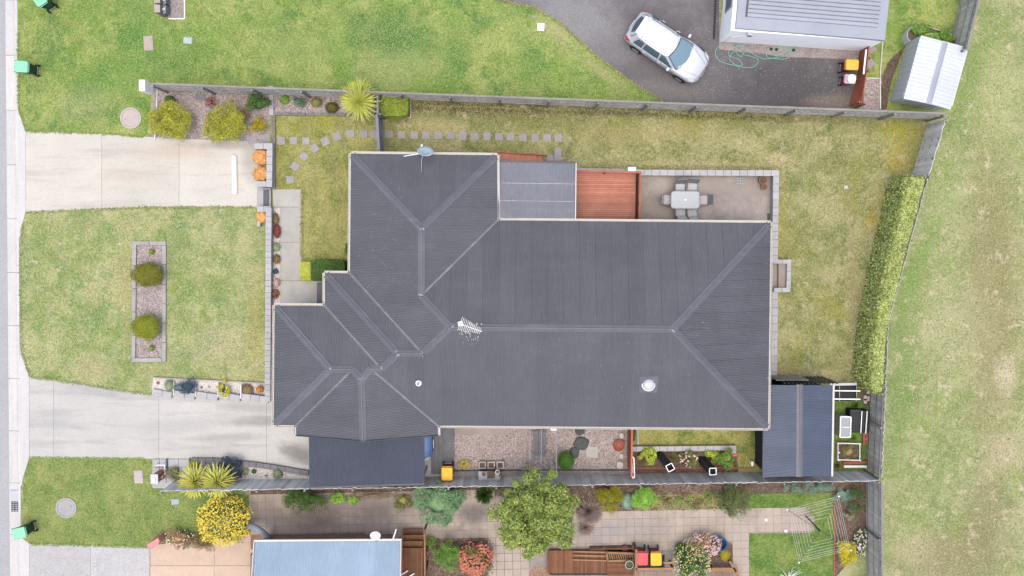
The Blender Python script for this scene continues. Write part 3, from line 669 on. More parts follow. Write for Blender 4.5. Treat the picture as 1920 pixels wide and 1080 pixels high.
# loose stones and chips that nobody could count
scatter_stones('gravel', [(292, 166), (500, 170), (500, 266), (292, 262)], 3800, M['peb_p'], z=.012, label='pinkish gravel covering the shrub bed beside the upper driveway')
scatter_stones('gravel', [(514, 172), (702, 180), (702, 212), (514, 210)], 2200, M['peb_p'], z=.012, label='pinkish gravel in the narrow bed along the front fence')
scatter_stones('gravel', [(257, 460), (304, 460), (303, 672), (256, 672)], 2600, M['peb_p'], z=.012, label='pinkish gravel inside the rectangular lawn bed')
scatter_stones('gravel', [(852, 800), (1176, 800), (1176, 884), (852, 884)], 9000, M['peb_p'], z=.012, label='pinkish gravel covering the clothesline yard')
scatter_stones('gravel', [(1612, 148), (1652, 150), (1652, 204), (1608, 204)], 900, M['peb_p'], z=.012, label='grey gravel patch between red slats and white shed')
scatter_stones('pebbles', [(289, 710), (500, 720), (500, 748), (289, 738)], 2200, M['peb_w'], z=.014, label='white pebbles in the terraced bed above the lower driveway', cat='pebbles')
scatter_stones('pebbles', [(402, 870), (580, 884), (580, 902), (400, 900)], 2600, M['peb_w'], z=.024, label='white pebbles in the bed along the lower driveway fence', cat='pebbles')
scatter_stones('pebbles', [(511, 392), (524, 392), (524, 570), (511, 570)], 1300, M['peb_w'], z=.034, label='white pebbles in the narrow strip beside the entry path', cat='pebbles')
scatter_stones('bark_chips', [(520, 924), (1400, 905), (1400, 958), (1110, 958), (915, 932), (520, 935)], 5000, M['peb_b'], (.025, .06), .012, 'brown bark chips in the neighbour bed below the long fence', 'bark chips')
scatter_stones('bark_chips', [(798, 1008), (925, 1010), (925, 1080), (798, 1080)], 1500, M['peb_b'], (.025, .06), .028, 'brown bark chips around the shrubs beside the timber stair', 'bark chips')
scatter_stones('fallen_debris', [(1350, 84), (1600, 100), (1596, 196), (1300, 180), (1280, 60), (1345, 20)], 520, M['peb_w'], (.008, .017), .013, 'pale petals and leaf litter scattered on the asphalt drive', 'leaf litter')
# grass tufts fringing edges and speckling lawns
def tuft_field(name, poly_px, n, m, h=.05, label='', edge_only=False, z0=.004):
    poly = [W(*p, 0) for p in poly_px]; pts = []
    xs = [p.x for p in poly]; ys = [p.y for p in poly]
    if edge_only:
        tot = sum((poly[i]-poly[i-1]).length for i in range(len(poly)))
        for i in range(1, len(poly)):
            a, b = poly[i-1], poly[i]; k = int(n*(b-a).length/tot)
            for _ in range(k): q = a+(b-a)*random.random(); pts.append((q.x+random.gauss(0, .035), q.y+random.gauss(0, .035)))
    else:
        while len(pts) < n:
            p = (random.uniform(min(xs), max(xs)), random.uniform(min(ys), max(ys)))
            if inside(p, poly) and random.random() < .35+1.3*max(0, noise.noise(Vector((p[0]*.9, p[1]*.9, 0)))+.3): pts.append(p)
    pts = np.array(pts); n = len(pts); a = rng.uniform(0, 6.28, n); hh = h*rng.uniform(.5, 1.3, n); w = hh*.3
    out = []
    for j in range(3):
        aa = a+j*2.1; d = np.stack([np.cos(aa), np.sin(aa)], 1); s_ = np.stack([-np.sin(aa), np.cos(aa)], 1)*w[:, None]
        out.append(np.stack([np.concatenate([pts-s_, np.full((n, 1), z0)], 1), np.concatenate([pts+s_, np.full((n, 1), z0)], 1), np.concatenate([pts+d*(hh*.9)[:, None], (z0+hh*.25)[:, None]], 1)], 1))
    V = np.concatenate(out, 0); o = link(name, fast_mesh(name, V, 3), m); tag(o, label, 'grass', kind='stuff'); return o
M['tuft_n'] = m_leaf('bright_grass_blades', [tintn(c, .98) for c in lin((100, 140, 56), (140, 174, 80), (196, 200, 130), (88, 130, 58), (150, 178, 92))], trans=.1)
M['tuft_f'] = m_leaf('front_grass_blades', [tintn(c, .98) for c in lin((108, 138, 68), (152, 164, 98), (216, 206, 166), (98, 130, 66), (184, 184, 132))], trans=.1)
M['tuft_b'] = m_leaf('back_grass_blades', [tintn(c, .98) for c in lin((100, 118, 56), (152, 152, 88), (206, 192, 146), (96, 112, 54), (176, 170, 112))], trans=.1)
tuft_field('grass_tufts', [(35, 0), (940, 0), (1110, 105), (1235, 188), (700, 172), (288, 156), (200, 245), (50, 244), (34, 200)], 26000, M['tuft_n'], .05, 'short bright green grass of the lawn north of the long fence')
tuft_field('grass_tufts', [(42, 430), (50, 399), (270, 390), (498, 389), (498, 712), (280, 738), (58, 708), (41, 668)], 22000, M['tuft_f'], .045, 'patchy green and straw grass between the two driveways')
tuft_field('grass_tufts', [(730, 185), (1765, 220), (1735, 330), (1650, 600), (1600, 725), (1465, 705), (1465, 320), (1060, 312), (730, 280)], 24000, M['tuft_b'], .05, 'dry mottled grass of the back lawn')
tuft_field('grass_tufts', [(514, 216), (700, 220), (700, 280), (655, 290), (655, 480), (568, 480), (568, 353), (514, 350)], 5000, M['tuft_b'], .045, 'short grass of the small lawn with curved stepping stones')
tuft_field('grass_tufts', [(46, 893), (56, 860), (270, 862), (272, 925), (420, 930), (360, 1000), (280, 1020), (58, 1018)], 14000, M['tuft_n'], .045, 'green grass of the verge around the lower manhole cover')
tuft_field('grass_tufts', [(1690, 330), (1780, 210), (1850, 0), (1930, 0), (1930, 1080), (1660, 1080), (1660, 600)], 16000, M['tuft_f'], .05, 'rough dry grass of the open reserve right of the fence')

for pts_, n_, mt_, z_, lb_ in (([(49, 398.5), (170, 393), (270, 389), (485, 388.5)], 1500, 'tuft_f', .022, 'ragged grass fringe along the lower edge of the upper driveway'),
        ([(50, 245.5), (195, 250), (270, 257)], 800, 'tuft_n', .022, 'ragged grass fringe along the upper edge of the upper driveway'),
        ([(58, 707), (101, 712.5), (285, 741)], 900, 'tuft_f', .022, 'ragged grass fringe above the lower driveway'), ([(56, 858), (272, 860)], 800, 'tuft_n', .022, 'ragged grass fringe below the lower driveway'),
        ([(58, 1020), (170, 1023), (280, 1026)], 700, 'tuft_n', .022, 'ragged grass fringe above the grey lower driveway'), ([(930, -5), (960, 7), (1000, 13), (1050, 42), (1110, 98), (1170, 145), (1245, 192)], 1600, 'tuft_b', .014, 'dry grass fringe along the curving asphalt edge'),
        ([(566, 356), (566, 488)], 500, 'tuft_b', .032, 'grass fringe along the right edge of the entry path'), ([(34, 60), (35, 200), (48, 244)], 500, 'tuft_n', .02, 'grass fringe along the upper kerb'), ([(41, 425), (38, 540), (41, 660), (56, 705)], 700, 'tuft_f', .02, 'grass fringe along the middle kerb'),
        ([(1110, 311), (1460, 313)], 700, 'tuft_b', .01, 'dry grass fringe above the patio wall'), ([(700, 196), (1300, 212), (1740, 226)], 2200, 'tuft_b', .01, 'long weedy grass at the foot of the top fence')):
    tuft_field('grass_fringe', pts_, n_, M[mt_], .07, lb_, edge_only=True, z0=z_)
# ================================================================== MAIN HOUSE
ZE, SL = 2.7, .33
def eplane(p, q, down):
    A, B = W(*p, ZE), W(*q, ZE); d = B-A; n = Vector((d.y, -d.x, 0)).normalized()
    if n.x*down[0]+n.y*down[1] < 0: n = -n
    return (np.array([SL*n.x, SL*n.y, 1]), ZE+SL*(n.x*A.x+n.y*A.y), (n.x, n.y))
PL = dict(N1=eplane((658, 288), (932, 291), (0, 1)), W1=eplane((658, 288), (656, 512), (-1, 0)), E1=eplane((932, 291), (933, 412), (1, 0)),
    N2=eplane((933, 413), (1445, 418), (0, 1)), E2=eplane((1445, 418), (1440, 803), (1, 0)), S1=eplane((1440, 803), (819, 798), (0, -1)),
    N3=eplane((612, 512), (656, 512.5), (0, 1)), W3=eplane((609, 512), (609, 573), (-1, 0)), N4=eplane((515, 573), (612, 573.5), (0, 1)),
    W4=eplane((515, 573), (513, 797), (-1, 0)), S4=eplane((515, 797), (555, 797.5), (0, -1)), W5=eplane((555, 797), (555, 816), (-1, 0)), E5=eplane((821, 797), (822, 814), (1, 0)))
def X(s):
    k = s.split(); v = np.linalg.solve(np.array([PL[n][0] for n in k]), np.array([PL[n][1] for n in k])); return Vector(v)
def Xe(s, zz=ZE):   # crossing of two eave lines at height zz
    k = s.split(); A = np.array([list(PL[n][0]) for n in k]+[[0, 0, 1]]); return Vector(np.linalg.solve(A, np.array([PL[k[0]][1], PL[k[1]][1], zz])))
A_ = Xe('N1 W1'); B_ = Xe('N1 E1'); C_ = Xe('E1 N2'); D_ = Xe('N2 E2'); E_ = Xe('E2 S1'); F_ = Xe('S1 E5'); J_ = Xe('S4 W5'); K_ = Xe('S4 W4'); L_ = Xe('W4 N4'); M_ = Xe('N4 W3'); N_ = Xe('W3 N3'); O_ = Xe('N3 W1')
a_ = X('N1 W1 E1'); b_ = X('W1 E1 N2'); c_ = X('W1 N2 S1'); r_ = X('N2 E2 S1'); d_ = X('W1 N3 S1'); e_ = X('N3 W3 S1'); f_ = X('W3 N4 S1'); f2 = X('N4 S1 E5'); g_ = X('N4 E5 W5'); h_ = X('N4 S4 W5'); i_ = X('N4 W4 S4')
gy = W(680, 815.5, ZE).y      # gable end line
def on(s, y):   # intersection of planes W5/E5 pieces with the gable plane
    k = s.split(); A = np.array([list(PL[n][0]) for n in k]+[[0, 1, 0]]); return Vector(np.linalg.solve(A, np.array([PL[n][1] for n in k]+[y])))
G_ = on('W5 E5', gy)
GW = Vector((J_.x, gy, ZE)); GE = Vector((F_.x, gy, ZE))
facets = [('N1', [A_, B_, a_]), ('W1', [A_, a_, b_, c_, d_, O_]), ('E1', [B_, C_, b_, a_]), ('N2', [C_, D_, r_, c_, b_]), ('E2', [D_, E_, r_]),
          ('S1', [E_, r_, c_, d_, e_, f_, f2, F_]), ('N3', [O_, d_, e_, N_]), ('W3', [N_, e_, f_, M_]), ('N4', [L_, M_, f_, f2, g_, h_, i_]),
          ('W4', [L_, i_, K_]), ('S4', [K_, i_, h_, J_]), ('W5', [J_, h_, g_, G_, GW]), ('E5', [GE, G_, g_, f2, F_])]
base = Vector(((A_.x+E_.x)/2, (A_.y+E_.y)/2, 0))
house = empty('house', base, 'large single storey house with a charcoal corrugated hip roof in the middle of the block', 'house')
for nm, pts in facets: roof_facet(pts, PL[nm][2], house, M['roof'], lap=.012 if nm in ('N2', 'E2') else .0015)
NV = {k: Vector(v[0]).normalized() for k, v in PL.items()}
caps = [('a b', a_, b_, 'W1', 'E1'), ('', A_, a_, 'N1', 'W1'), ('', B_, a_, 'N1', 'E1'), ('', b_, c_, 'W1', 'N2'), ('', c_, r_, 'N2', 'S1'), ('', r_, D_, 'N2', 'E2'), ('', r_, E_, 'E2', 'S1'),
        ('', c_, d_, 'W1', 'S1'), ('', d_, e_, 'N3', 'S1'), ('', e_, N_, 'N3', 'W3'), ('', e_, f_, 'W3', 'S1'), ('', f_, f2, 'N4', 'S1'), ('', f2, g_, 'N4', 'E5'), ('', g_, h_, 'N4', 'W5'), ('', h_, i_, 'N4', 'S4'),
        ('', i_, L_, 'N4', 'W4'), ('', i_, K_, 'W4', 'S4'), ('', g_, G_, 'W5', 'E5')]
for _, p, q, n1, n2 in caps:
    mb = MB(); cap_strip(mb, p, q, NV[n1], NV[n2]); mb.build('ridge_cap', M['roofcap'], house)
for p, q, n1, n2 in ((C_, b_, 'E1', 'N2'), (O_, d_, 'W1', 'N3'), (M_, f_, 'W3', 'N4'), (J_, h_, 'S4', 'W5'), (F_, f2, 'S1', 'E5')):
    up = (NV[n1]+NV[n2]).normalized(); MB().bar(p+up*.012, q+up*.012, .11, .012, up).build('valley', M['valley'], house)
eave = [A_, B_, C_, D_, E_, F_, GE]
eave2 = [GW, J_, K_, L_, M_, N_, O_, A_]
def gutters(chain, inn=None):
    for i in range(len(chain)-1):
        p, q = chain[i], chain[i+1]; d = (q-p).normalized(); out = Vector((d.y, -d.x, 0))
        if (p+out-base).length < (p-out-base).length and False: out = -out
        # outward side: the chains run clockwise seen from above
        out = Vector((-d.y, d.x, 0))
        a = p+out*.055+Vector((0, 0, -.05))-d*.0; b = q+out*.055+Vector((0, 0, -.05))
        mb = MB(); mb.bar(a+Vector((0, 0, -.05)), b+Vector((0, 0, -.05)), .10, .01); mb.bar(a+out*.05, b+out*.05, .016, .11); mb.bar(a-out*.05, b-out*.05, .01, .11)
        k = max(1, int((b-a).length/.9))
        for j in range(k+1): t = a+(b-a)*(j/k); mb.box(t+Vector((0, 0, .05)), (.1 if abs(d.x) < .5 else .025, .1 if abs(d.x) > .5 else .025, .008))
        mb.build('gutter', M['cream'], house)
gutters(eave); gutters(eave2)
# barge boards and gable wall
for s_ in (GW, GE): MB().bar(s_+Vector((0, -.02, .0)), G_+Vector((0, -.02, .0)), .03, .16).build('barge_board', M['darkgrey'], house)
out_ = [GW, J_, K_, L_, M_, N_, O_, A_, B_, C_, D_, E_, F_, GE]
def inset(pts, d):
    n = len(pts); res = []; ar = sum(pts[i-1].x*pts[i].y-pts[i].x*pts[i-1].y for i in range(n)); sg = 1 if ar > 0 else -1
    for i in range(n):
        p0, p1, p2 = pts[i-1], pts[i], pts[(i+1) % n]; d1 = (p1-p0).normalized(); d2 = (p2-p1).normalized()
        n1 = Vector((-d1.y, d1.x, 0))*sg; n2 = Vector((-d2.y, d2.x, 0))*sg; res.append(p1+(n1+n2)*d/(1+n1.dot(n2)))
    return res
wp = inset([Vector((p.x, p.y, 0)) for p in out_], .45)
MB().prism(wp, 0, ZE-.06).build('wall', M['brick'], house)
MB().prism(inset([Vector((p.x, p.y, 0)) for p in out_], .03), ZE-.14, ZE-.11).build('soffit', M['white'], house)
gm = MB(); gm.add([GW+Vector((.45, .1, -.1)), GE+Vector((-.45, .1, -.1)), G_+Vector((0, .1, -.2))], [(0, 1, 2)]); gm.build('gable_wall', M['brick'], house)
# windows and a door in the brick walls (under the eaves)
def win(c, w, h, ax, out, mt=None):
    f = MB().box(c, (w if ax == 'x' else .06, w if ax == 'y' else .06, h)); fo = f.build('window', M['white'], house)
    o = Vector(out)*.035; MB().box(Vector(c)+o, ((w-.12) if ax == 'x' else .01, (w-.12) if ax == 'y' else .01, h-.12)).build('pane', m_glass('window_pane', (.02, .03, .04, 1)), fo)
wy = wp[10].y
for fx in (.15, .35, .55, .8): win((wp[9].x+(wp[10].x-wp[9].x)*fx, wp[10].y+.03, 1.5), 1.6, 1.1, 'x', (0, 1, 0))
for fy in (.25, .6): win((wp[11].x+.03, wp[10].y+(wp[11].y-wp[10].y)*fy, 1.5), 1.8, 1.2, 'y', (1, 0, 0))
for fy in (.3, .7): win((wp[7].x-.03, wp[6].y+(wp[7].y-wp[6].y)*fy, 1.5), 1.6, 1.3, 'y', (-1, 0, 0))
# roof fittings
sk = W(1216, 721, 3.45); sroot = MB().lathe((sk.x, sk.y, 3.28), [(.33, 0), (.33, .16), (.30, .2)], 28).build('skylight', M['white'], house)
dome = NT('skylight_dome', .12, .6); dm = dome.out(P(205, 212, 216)); MB().lathe((sk.x, sk.y, 3.47), [(.29, 0), (.28, .05), (.22, .12), (.12, .165), (.02, .18)], 28).build('dome', dm, sroot, smooth=True)
fl = MB(); pS = PL['S1']; zf = lambda x, y, n='S1': PL[n][1]-PL[n][0][0]*x-PL[n][0][1]*y
q = [Vector((sk.x+i*.45, sk.y+j*.42, 0)) for i, j in ((-1, -1), (1, -1), (1, 1), (-1, 1))]; fl.add([(v.x, v.y, zf(v.x, v.y)+.016) for v in q], [(0, 1, 2, 3)]); fl.build('flashing', M['roofcap'], house)
vp = W(785, 718, 3.4); vz = zf(vp.x, vp.y)
v1 = MB().lathe((vp.x, vp.y, vz-.05), [(.07, 0), (.07, .32), (.05, .32)], 14, cap=False).build('vent_pipe', M['galv'], house); MB().lathe((vp.x, vp.y, vz), [(.16, .0), (.13, .05), (.075, .07)], 14).build('pipe_flashing', M['white'], house)
# TV antenna on the ridge
ac = W(866, 606, 4.6); zb = zf(ac.x, ac.y, 'S1')
ant = empty('tv_antenna', (ac.x, ac.y, zb), 'white television antenna with many thin rods on the main ridge', 'antenna')
MB().tube([(ac.x, ac.y, zb-.1), (ac.x, ac.y, zb+.75)], .022, 8).build('mast', M['galv'], ant)
p0, p1 = W(859, 606, zb+.7), W(904, 622, zb+.7); MB().tube([p0, p1], .013, 6).build('boom', M['white'], ant)
dd = (p1-p0); sdv = Vector((-dd.y, dd.x, 0)).normalized()
for i in range(13):
    q0 = p0+dd*(.08+.07*i); l = .34-.016*i; MB().tube([q0+sdv*l, q0-sdv*l*.9], .009, 4).build('rod', M['white'], ant)
MB().box(W(863, 607, zb+.72), (.2, .2, .03), .2).build('reflector', M['white'], ant)
# weathering marks: sealant at the ridge joints and bird droppings under the antenna
sm_ = NT('chalky_white', .9, .1).out((.30, .30, .31, 1))
mb = MB()
for v in (a_, b_, d_, e_, g_, i_, c_, f_, r_):
    for k in range(4):
        a = random.uniform(0, 6.28); q = v+Vector((math.cos(a)*random.uniform(.02, .14), math.sin(a)*random.uniform(.02, .14), .07)); w_ = random.uniform(.015, .045)
        mb.box(q, (w_*2.4, w_*.8, .012), a)
mb.build('sealant', sm_, house)['kind'] = 'stuff'
def flecks(name, n, cx, cy, sx, sy, r0_, r1_, fn='S1'):
    mb = MB()
    for _ in range(n):
        p = W(cx+random.gauss(0, sx), cy+random.gauss(0, sy), 4); z = zf(p.x, p.y, fn)+.02; r = random.uniform(r0_, r1_); m = 6
        mb.add([(p.x+r*math.cos(6.283*k/m)*random.uniform(.7, 1.2), p.y+r*math.sin(6.283*k/m)*random.uniform(.7, 1.4), z) for k in range(m)], [tuple(range(m))])
    mb.build(name, sm_, house)['kind'] = 'stuff'
flecks('bird_droppings', 42, 880, 617, 14, 8, .012, .05); flecks('bird_droppings', 16, 886, 634, 9, 6, .01, .035)
flecks('lichen_flecks', 90, 1120, 690, 170, 55, .008, .02); flecks('lichen_flecks', 60, 1120, 505, 170, 50, .008, .018, 'N2'); flecks('lichen_flecks', 50, 715, 440, 26, 80, .008, .02, 'W1')
# satellite dish on the north eave
dc = W(797, 283, 3.4); dish = empty('satellite_dish', W(790, 292, 2.75), 'pale blue satellite dish leaning over the upper roof edge', 'satellite dish')
mb = MB(); rings = []; n = 24; ax = Vector((-.12, .55, .62)).normalized(); t1 = Vector((.72, -.62, .0)).normalized(); t1 = (t1-ax*t1.dot(ax)).normalized(); t2 = ax.cross(t1)
vs = [dc-ax*.09]
for rr in (.33, .66, 1.0):
    for k in range(n): a = 2*math.pi*k/n; vs.append(dc+t1*(.44*rr*math.cos(a))+t2*(.30*rr*math.sin(a))+ax*(-.09+.09*rr*rr))
fs = [(0, 1+k, 1+(k+1) % n) for k in range(n)]+[(1+j*n+k, 1+(j+1)*n+k, 1+(j+1)*n+(k+1) % n, 1+j*n+(k+1) % n) for j in range(2) for k in range(n)]
mb.add(vs, fs); o = mb.build('reflector', m_plain('dish_blue_grey', P(176, 194, 208), .5, .05), dish, smooth=True); sm = o.modifiers.new('thick', 'SOLIDIFY'); sm.thickness = .02
MB().tube([W(790, 325, 2.98), W(790.5, 300, 3.1), W(793, 290, 3.15)], .016, 8).build('mast', M['galv'], dish)
MB().tube([W(757, 293, 3.0), dc-ax*.1], .02, 6).build('brace', M['white'], dish)
MB().tube([dc+t2*-.3, dc+ax*.42-t2*.1], .014, 6).build('feed_arm', M['galv'], dish); MB().box(dc+ax*.42-t2*.1, (.07, .07, .1)).build('receiver', M['white'], dish)

# ---- covered porch with translucent roof
def W3(px, py, z): return W(px, py, z)
def simple_roof(root, pts, down, m, prof='corr', **k): return roof_facet(pts, down, root, m, prof, **k)
pr = empty('porch', W(1000, 360, 0), 'porch under a flat grey corrugated roof between roof wing and red deck', 'porch')
z1, z2 = 2.45, 2.68
pp = [W(935, 303, z1), W(1079, 306, z1), W(1078, 410, z2), W(933, 410, z2)]
simple_roof(pr, pp, (0, 1), M['poly'], 'corr')
for y, z in ((343, 2.54), (376, 2.61)): MB().bar(W(937, y, z-.0), W(1077, y+2, z-.0), .014, .024).build('batten', M['galv'], pr)
MB().bar(W(1080, 306, z1+.02), W(1079, 410, z2+.02), .05, .1).build('edge_trim', M['cream'], pr); MB().bar(W(935, 302, z1), W(1080, 305, z1), .07, .1).build('gutter', M['darkgrey'], pr)
for p in ((942, 306), (1074, 309)): b = W(*p, z1); MB().box((b.x, b.y-.05, z1/2-.03), (.1, .1, z1-.06)).build('post', M['fence_red'], pr)
MB().prism([W(935, 312, 1.0), W(1078, 314, 1.0), W(1078, 420, 1.0), W(935, 420, 1.0)], .9, 1.0).build('floor', M['deckred'], pr)
# stair north of the porch
st = empty('stair', W(975, 295, 0), 'red timber stair rising beside the grey porch roof', 'stair')
for i in range(9):
    z = 1.0-.11*i; x = 922+10.5*i
    MB().prism([W(x, 287+.15*i, z), W(x+10.4, 287+.15*i, z), W(x+10.4, 312, z), W(x, 312, z)], z-.04, z).build('tread', M['deckred'], st)
    MB().box((W(x, 300, z).x, W(x, 300, z).y, z/2-.03), (.02, .6, max(.06, z-.08))).build('riser', M['fence_red'], st)
MB().bar(W(914, 284, 1.08), W(1026, 291, .16), .05, .2).build('stringer', M['deckred2'], st)
# ---- red deck
dk = empty('deck', W(1140, 365, 0), 'red stained timber deck between porch roof and concrete patio', 'deck')
DZ = .6; q0, q1, q2, q3 = W(1081, 322, DZ), W(1196, 323, DZ), W(1196, 420, DZ), W(1081, 420, DZ); nb = 27
for i in range(nb):
    t0, t1 = i/nb+.002, (i+1)/nb-.0028
    MB().prism([q0+(q3-q0)*t0, q1+(q2-q1)*t0, q1+(q2-q1)*t1, q0+(q3-q0)*t1], DZ-.03, DZ+random.uniform(-.002, .003)).build('board', M['deckred'], dk)
MB().prism([q0, q1, q2, q3], .02, DZ-.06).build('substructure', M['darkgrey'], dk)
for a, b in (((1080, 320), (1202, 323)), ((1201, 322), (1199, 412))):
    for z, w in ((1.45, .09), (1.0, .035), (.72, .035)):
        k0_, k1_ = W(*a, 1.45), W(*b, 1.45); k0_.z = k1_.z = z; MB().bar(k0_, k1_, w, .045).build('rail', M['deckred2'], dk)
for p in ((1082, 320), (1136, 322), (1200, 324), (1200, 381), (1199, 410)):
    b = W(*p, 1.45); MB().box((b.x, b.y, 1.47/2+.0), (.1, .1, 1.5)).build('post', M['deckred2'], dk)
b0, b1 = W(1198, 326, 1.3), W(1196.5, 410, 1.3); MB().bar(Vector((b0.x-.03, b0.y, .95)), Vector((b1.x-.03, b1.y, .95)), .02, .7).build('screen', M['black'], dk)
# ---- carport
cp = empty('carport', W(690, 866, 0), 'carport with dark corrugated roof beside the lower fence and gable', 'carport')
simple_roof(cp, [W(579, 820, 2.42), W(796, 820, 2.42), W(795, 906, 2.28), W(580, 913, 2.28)], (0, -1), M['roofcp'], 'corrbig')
MB().bar(W(579, 914, 2.24), W(796, 907, 2.24), .1, .11).build('gutter', M['darkgrey'], cp)
for p in ((584, 908), (690, 906), (792, 902)): b = W(*p, 2.2); MB().box((b.x, b.y+.1, 1.1), (.1, .1, 2.16)).build('post', M['galv'], cp)
for x in (582, 795): MB().bar(W(x, 822, 2.36), W(x, 905, 2.22), .05, .1).build('beam', M['darkgrey'], cp)
# ---- garden workshop (lower right)
ws = empty('workshop', W(1497, 810, 0), 'slate blue gabled steel workshop at the lower right of the block', 'shed')
zw, zr_ = 2.25, 2.62
e0, e1, e2, e3 = W(1434, 722, zw), W(1561, 722, zw), W(1558, 893, zw), W(1432, 895, zw); m0, m1 = W(1500, 722, zr_), W(1499, 893, zr_)
simple_roof(ws, [e0, m0, m1, e3], (-1, 0), M['roofg'], 'corr'); simple_roof(ws, [m0, e1, e2, m1], (1, 0), M['roofg'], 'corr')
na = Vector((-.2, 0, 1)).normalized(); nb_ = Vector((.2, 0, 1)).normalized(); mb = MB(); cap_strip(mb, m0, m1, na, nb_, .16, .016, .02); mb.build('ridge_cap', M['roofcap'], ws)
MB().bar(e1+Vector((.05, 0, -.02)), e2+Vector((.05, 0, -.02)), .09, .1).build('gutter', M['cream'], ws); MB().bar(e0+Vector((-.04, 0, -.02)), e3+Vector((-.04, 0, -.02)), .07, .1).build('gutter', M['darkgrey'], ws)
MB().prism([W(1417, 712, 0), W(1520, 712, 0), W(1518, 868, 0), W(1417, 870, 0)], 0, zw-.05).build('wall', M['black'], ws)
for i in range(14):
    p = W(1447+i*7.2, 706, 0); MB().box((p.x, p.y, (zw-.15)/2), (.07, .05, zw-.2)).build('slat', M['darkgrey'], ws)
MB().bar(W(1440, 706.5, .3)-Vector((0, .05, 0)), W(1545, 706.5, .3)-Vector((0, .05, 0)), .04, .08).build('slat_rail', M['darkgrey'], ws)
MB().bar(W(1446, 708, .9), W(1506, 708, .9), .03, 1.6).build('back_board', M['conc_patio'], ws)  # added board; its tone stands for lit brown ground showing between the slats
for i in range(9):
    p, q = W(1416, 808, .15+i*.22), W(1416, 868, .15+i*.22); MB().bar(Vector((W(1415.5, 800).x, W(1415, 800).y, .15+i*.22)), Vector((W(1415.5, 868).x, W(1415, 868).y, .15+i*.22)), .025, .17).build('cladding_board', M['mesh'], ws)

# ================================================================== NEIGHBOUR BUILDINGS
nh = empty('white_house', W(1480, 0, 0), 'white rendered house with pale grey ribbed roof behind the silver car', 'house')
zt = 2.28
c0, c1 = W(1379, 53, zt), W(1658, 76, zt); dirn = (W(1668, -20, zt)-c1).normalized(); up_ = Vector((-(c1-c0).y, (c1-c0).x, 0)).normalized(); rgt = (c1-c0).normalized()
bL = 9.0; c3, c2 = c0+up_*bL, c1+up_*bL
MB().prism([c0, c1, c2, c3], zt-.2, zt-.06).build('fascia', M['rooflg'], nh)
# box gutters round the recessed roof
for a, b, wd in ((c0+up_*.28, c1+up_*.28, .56), (c1-rgt*.2+up_*.56, c2-rgt*.2, .40), (c0+rgt*.22+up_*.56, c3+rgt*.22, .44)):
    MB().bar(Vector((a.x, a.y, zt)), Vector((b.x, b.y, zt)), wd, .12).build('parapet_cap', M['rooflg'], nh)
i0, i1, i2, i3 = c0+rgt*.44+up_*.56, c1-rgt*.4+up_*.56, c2-rgt*.4, c3+rgt*.44
roof_facet([Vector((p.x, p.y, zt+.08)) for p in (i0, i1, i2, i3)], (rgt.x, rgt.y), nh, M['rooflg'], 'pan', name='roof_sheet')
MB().bar(Vector((i0.x, i0.y, zt+.13)), Vector((i3.x, i3.y, zt+.13)), .05, .06).build('roof_flashing', M['darkgrey'], nh)
g0_, g1_ = W(1349, 77.5, 0), W(1619, 96.5, 0); MB().prism([g0_, g1_, g1_+up_*bL, g0_+up_*bL], 0, zt-.15).build('wall', M['render'], nh)
# deck lean-to window and lamp
wv = up_; b_w = g0_+up_*1.2
w_o = MB().bar(g0_+up_*1.2-rgt*.02+Vector((0, 0, 1.4)), g0_+up_*3.2-rgt*.02+Vector((0, 0, 1.4)), .05, 1.3).build('window', M['galv'], nh)
MB().bar(g0_+up_*1.28-rgt*.05+Vector((0, 0, 1.4)), g0_+up_*3.12-rgt*.05+Vector((0, 0, 1.4)), .01, 1.14).build('pane', m_glass('neighbour_pane', (.12, .15, .2, 1)), w_o)
lf = g0_+rgt*1.0-up_*.06+Vector((0, 0, 1.9)); lo = MB().box(lf, (.26, .12, .2), math.atan2(rgt.y, rgt.x)).build('wall_lamp', M['galv'], nh); MB().box(lf-up_*.07, (.18, .02, .12), math.atan2(rgt.y, rgt.x)).build('lamp_glass', M['black'], lo)
MB().tube([g0_+rgt*.25-up_*.03+Vector((0, 0, .1)), g0_+rgt*.3-up_*.03+Vector((0, 0, 1.2)), lf+Vector((0, 0, -.1))], .015, 6).build('conduit', M['white'], nh)
vt = MB().lathe(W(1375, 3, 1.0), [(.09, 0), (.09, .1)], 14); 
dr = empty('strip_drain', W(1340, 40, 0), 'narrow black strip drain beside the white house wall', 'drain')
MB().bar(W(1343, -30, .02), W(1338.5, 73, .02), .11, .03).build('channel', M['black'], dr)
for i in range(22): p = W(1343-(i+.5)*.205, -30+(i+.5)*4.68, .038); MB().box(p, (.12, .025, .012)).build('grate_bar', M['darkgrey'], dr)
# white metal garden shed
gs = empty('garden_shed', W(1730, 150, 0), 'white corrugated steel garden shed at the top right fence corner', 'shed')
ze_, zr2 = 1.5, 1.68
s0, s1, s2, s3 = W(1725, 71, ze_), W(1812, 95, ze_), W(1782, 206, ze_), W(1694, 185, ze_); t0_, t1_ = (s0+s1)/2, (s3+s2)/2; t0_.z = t1_.z = zr2
ddn = (s0-s1).normalized()
roof_facet([s0, t0_, t1_, s3], (ddn.x, ddn.y), gs, M['roofw'], 'rib'); roof_facet([t0_, s1, s2, t1_], (-ddn.x, -ddn.y), gs, M['roofw'], 'rib')
mb = MB(); cap_strip(mb, t0_, t1_, Vector((ddn.x*.2, ddn.y*.2, 1)).normalized(), Vector((-ddn.x*.2, -ddn.y*.2, 1)).normalized(), .13, .03, .012); mb.build('ridge_cap', M['rooflg'], gs)
wl = [W(1700, 80, 0), W(1786, 102, 0), W(1757, 208, 0), W(1668, 191, 0)]
MB().prism(wl, 0, ze_-.04).build('wall', M['steelw'], gs)
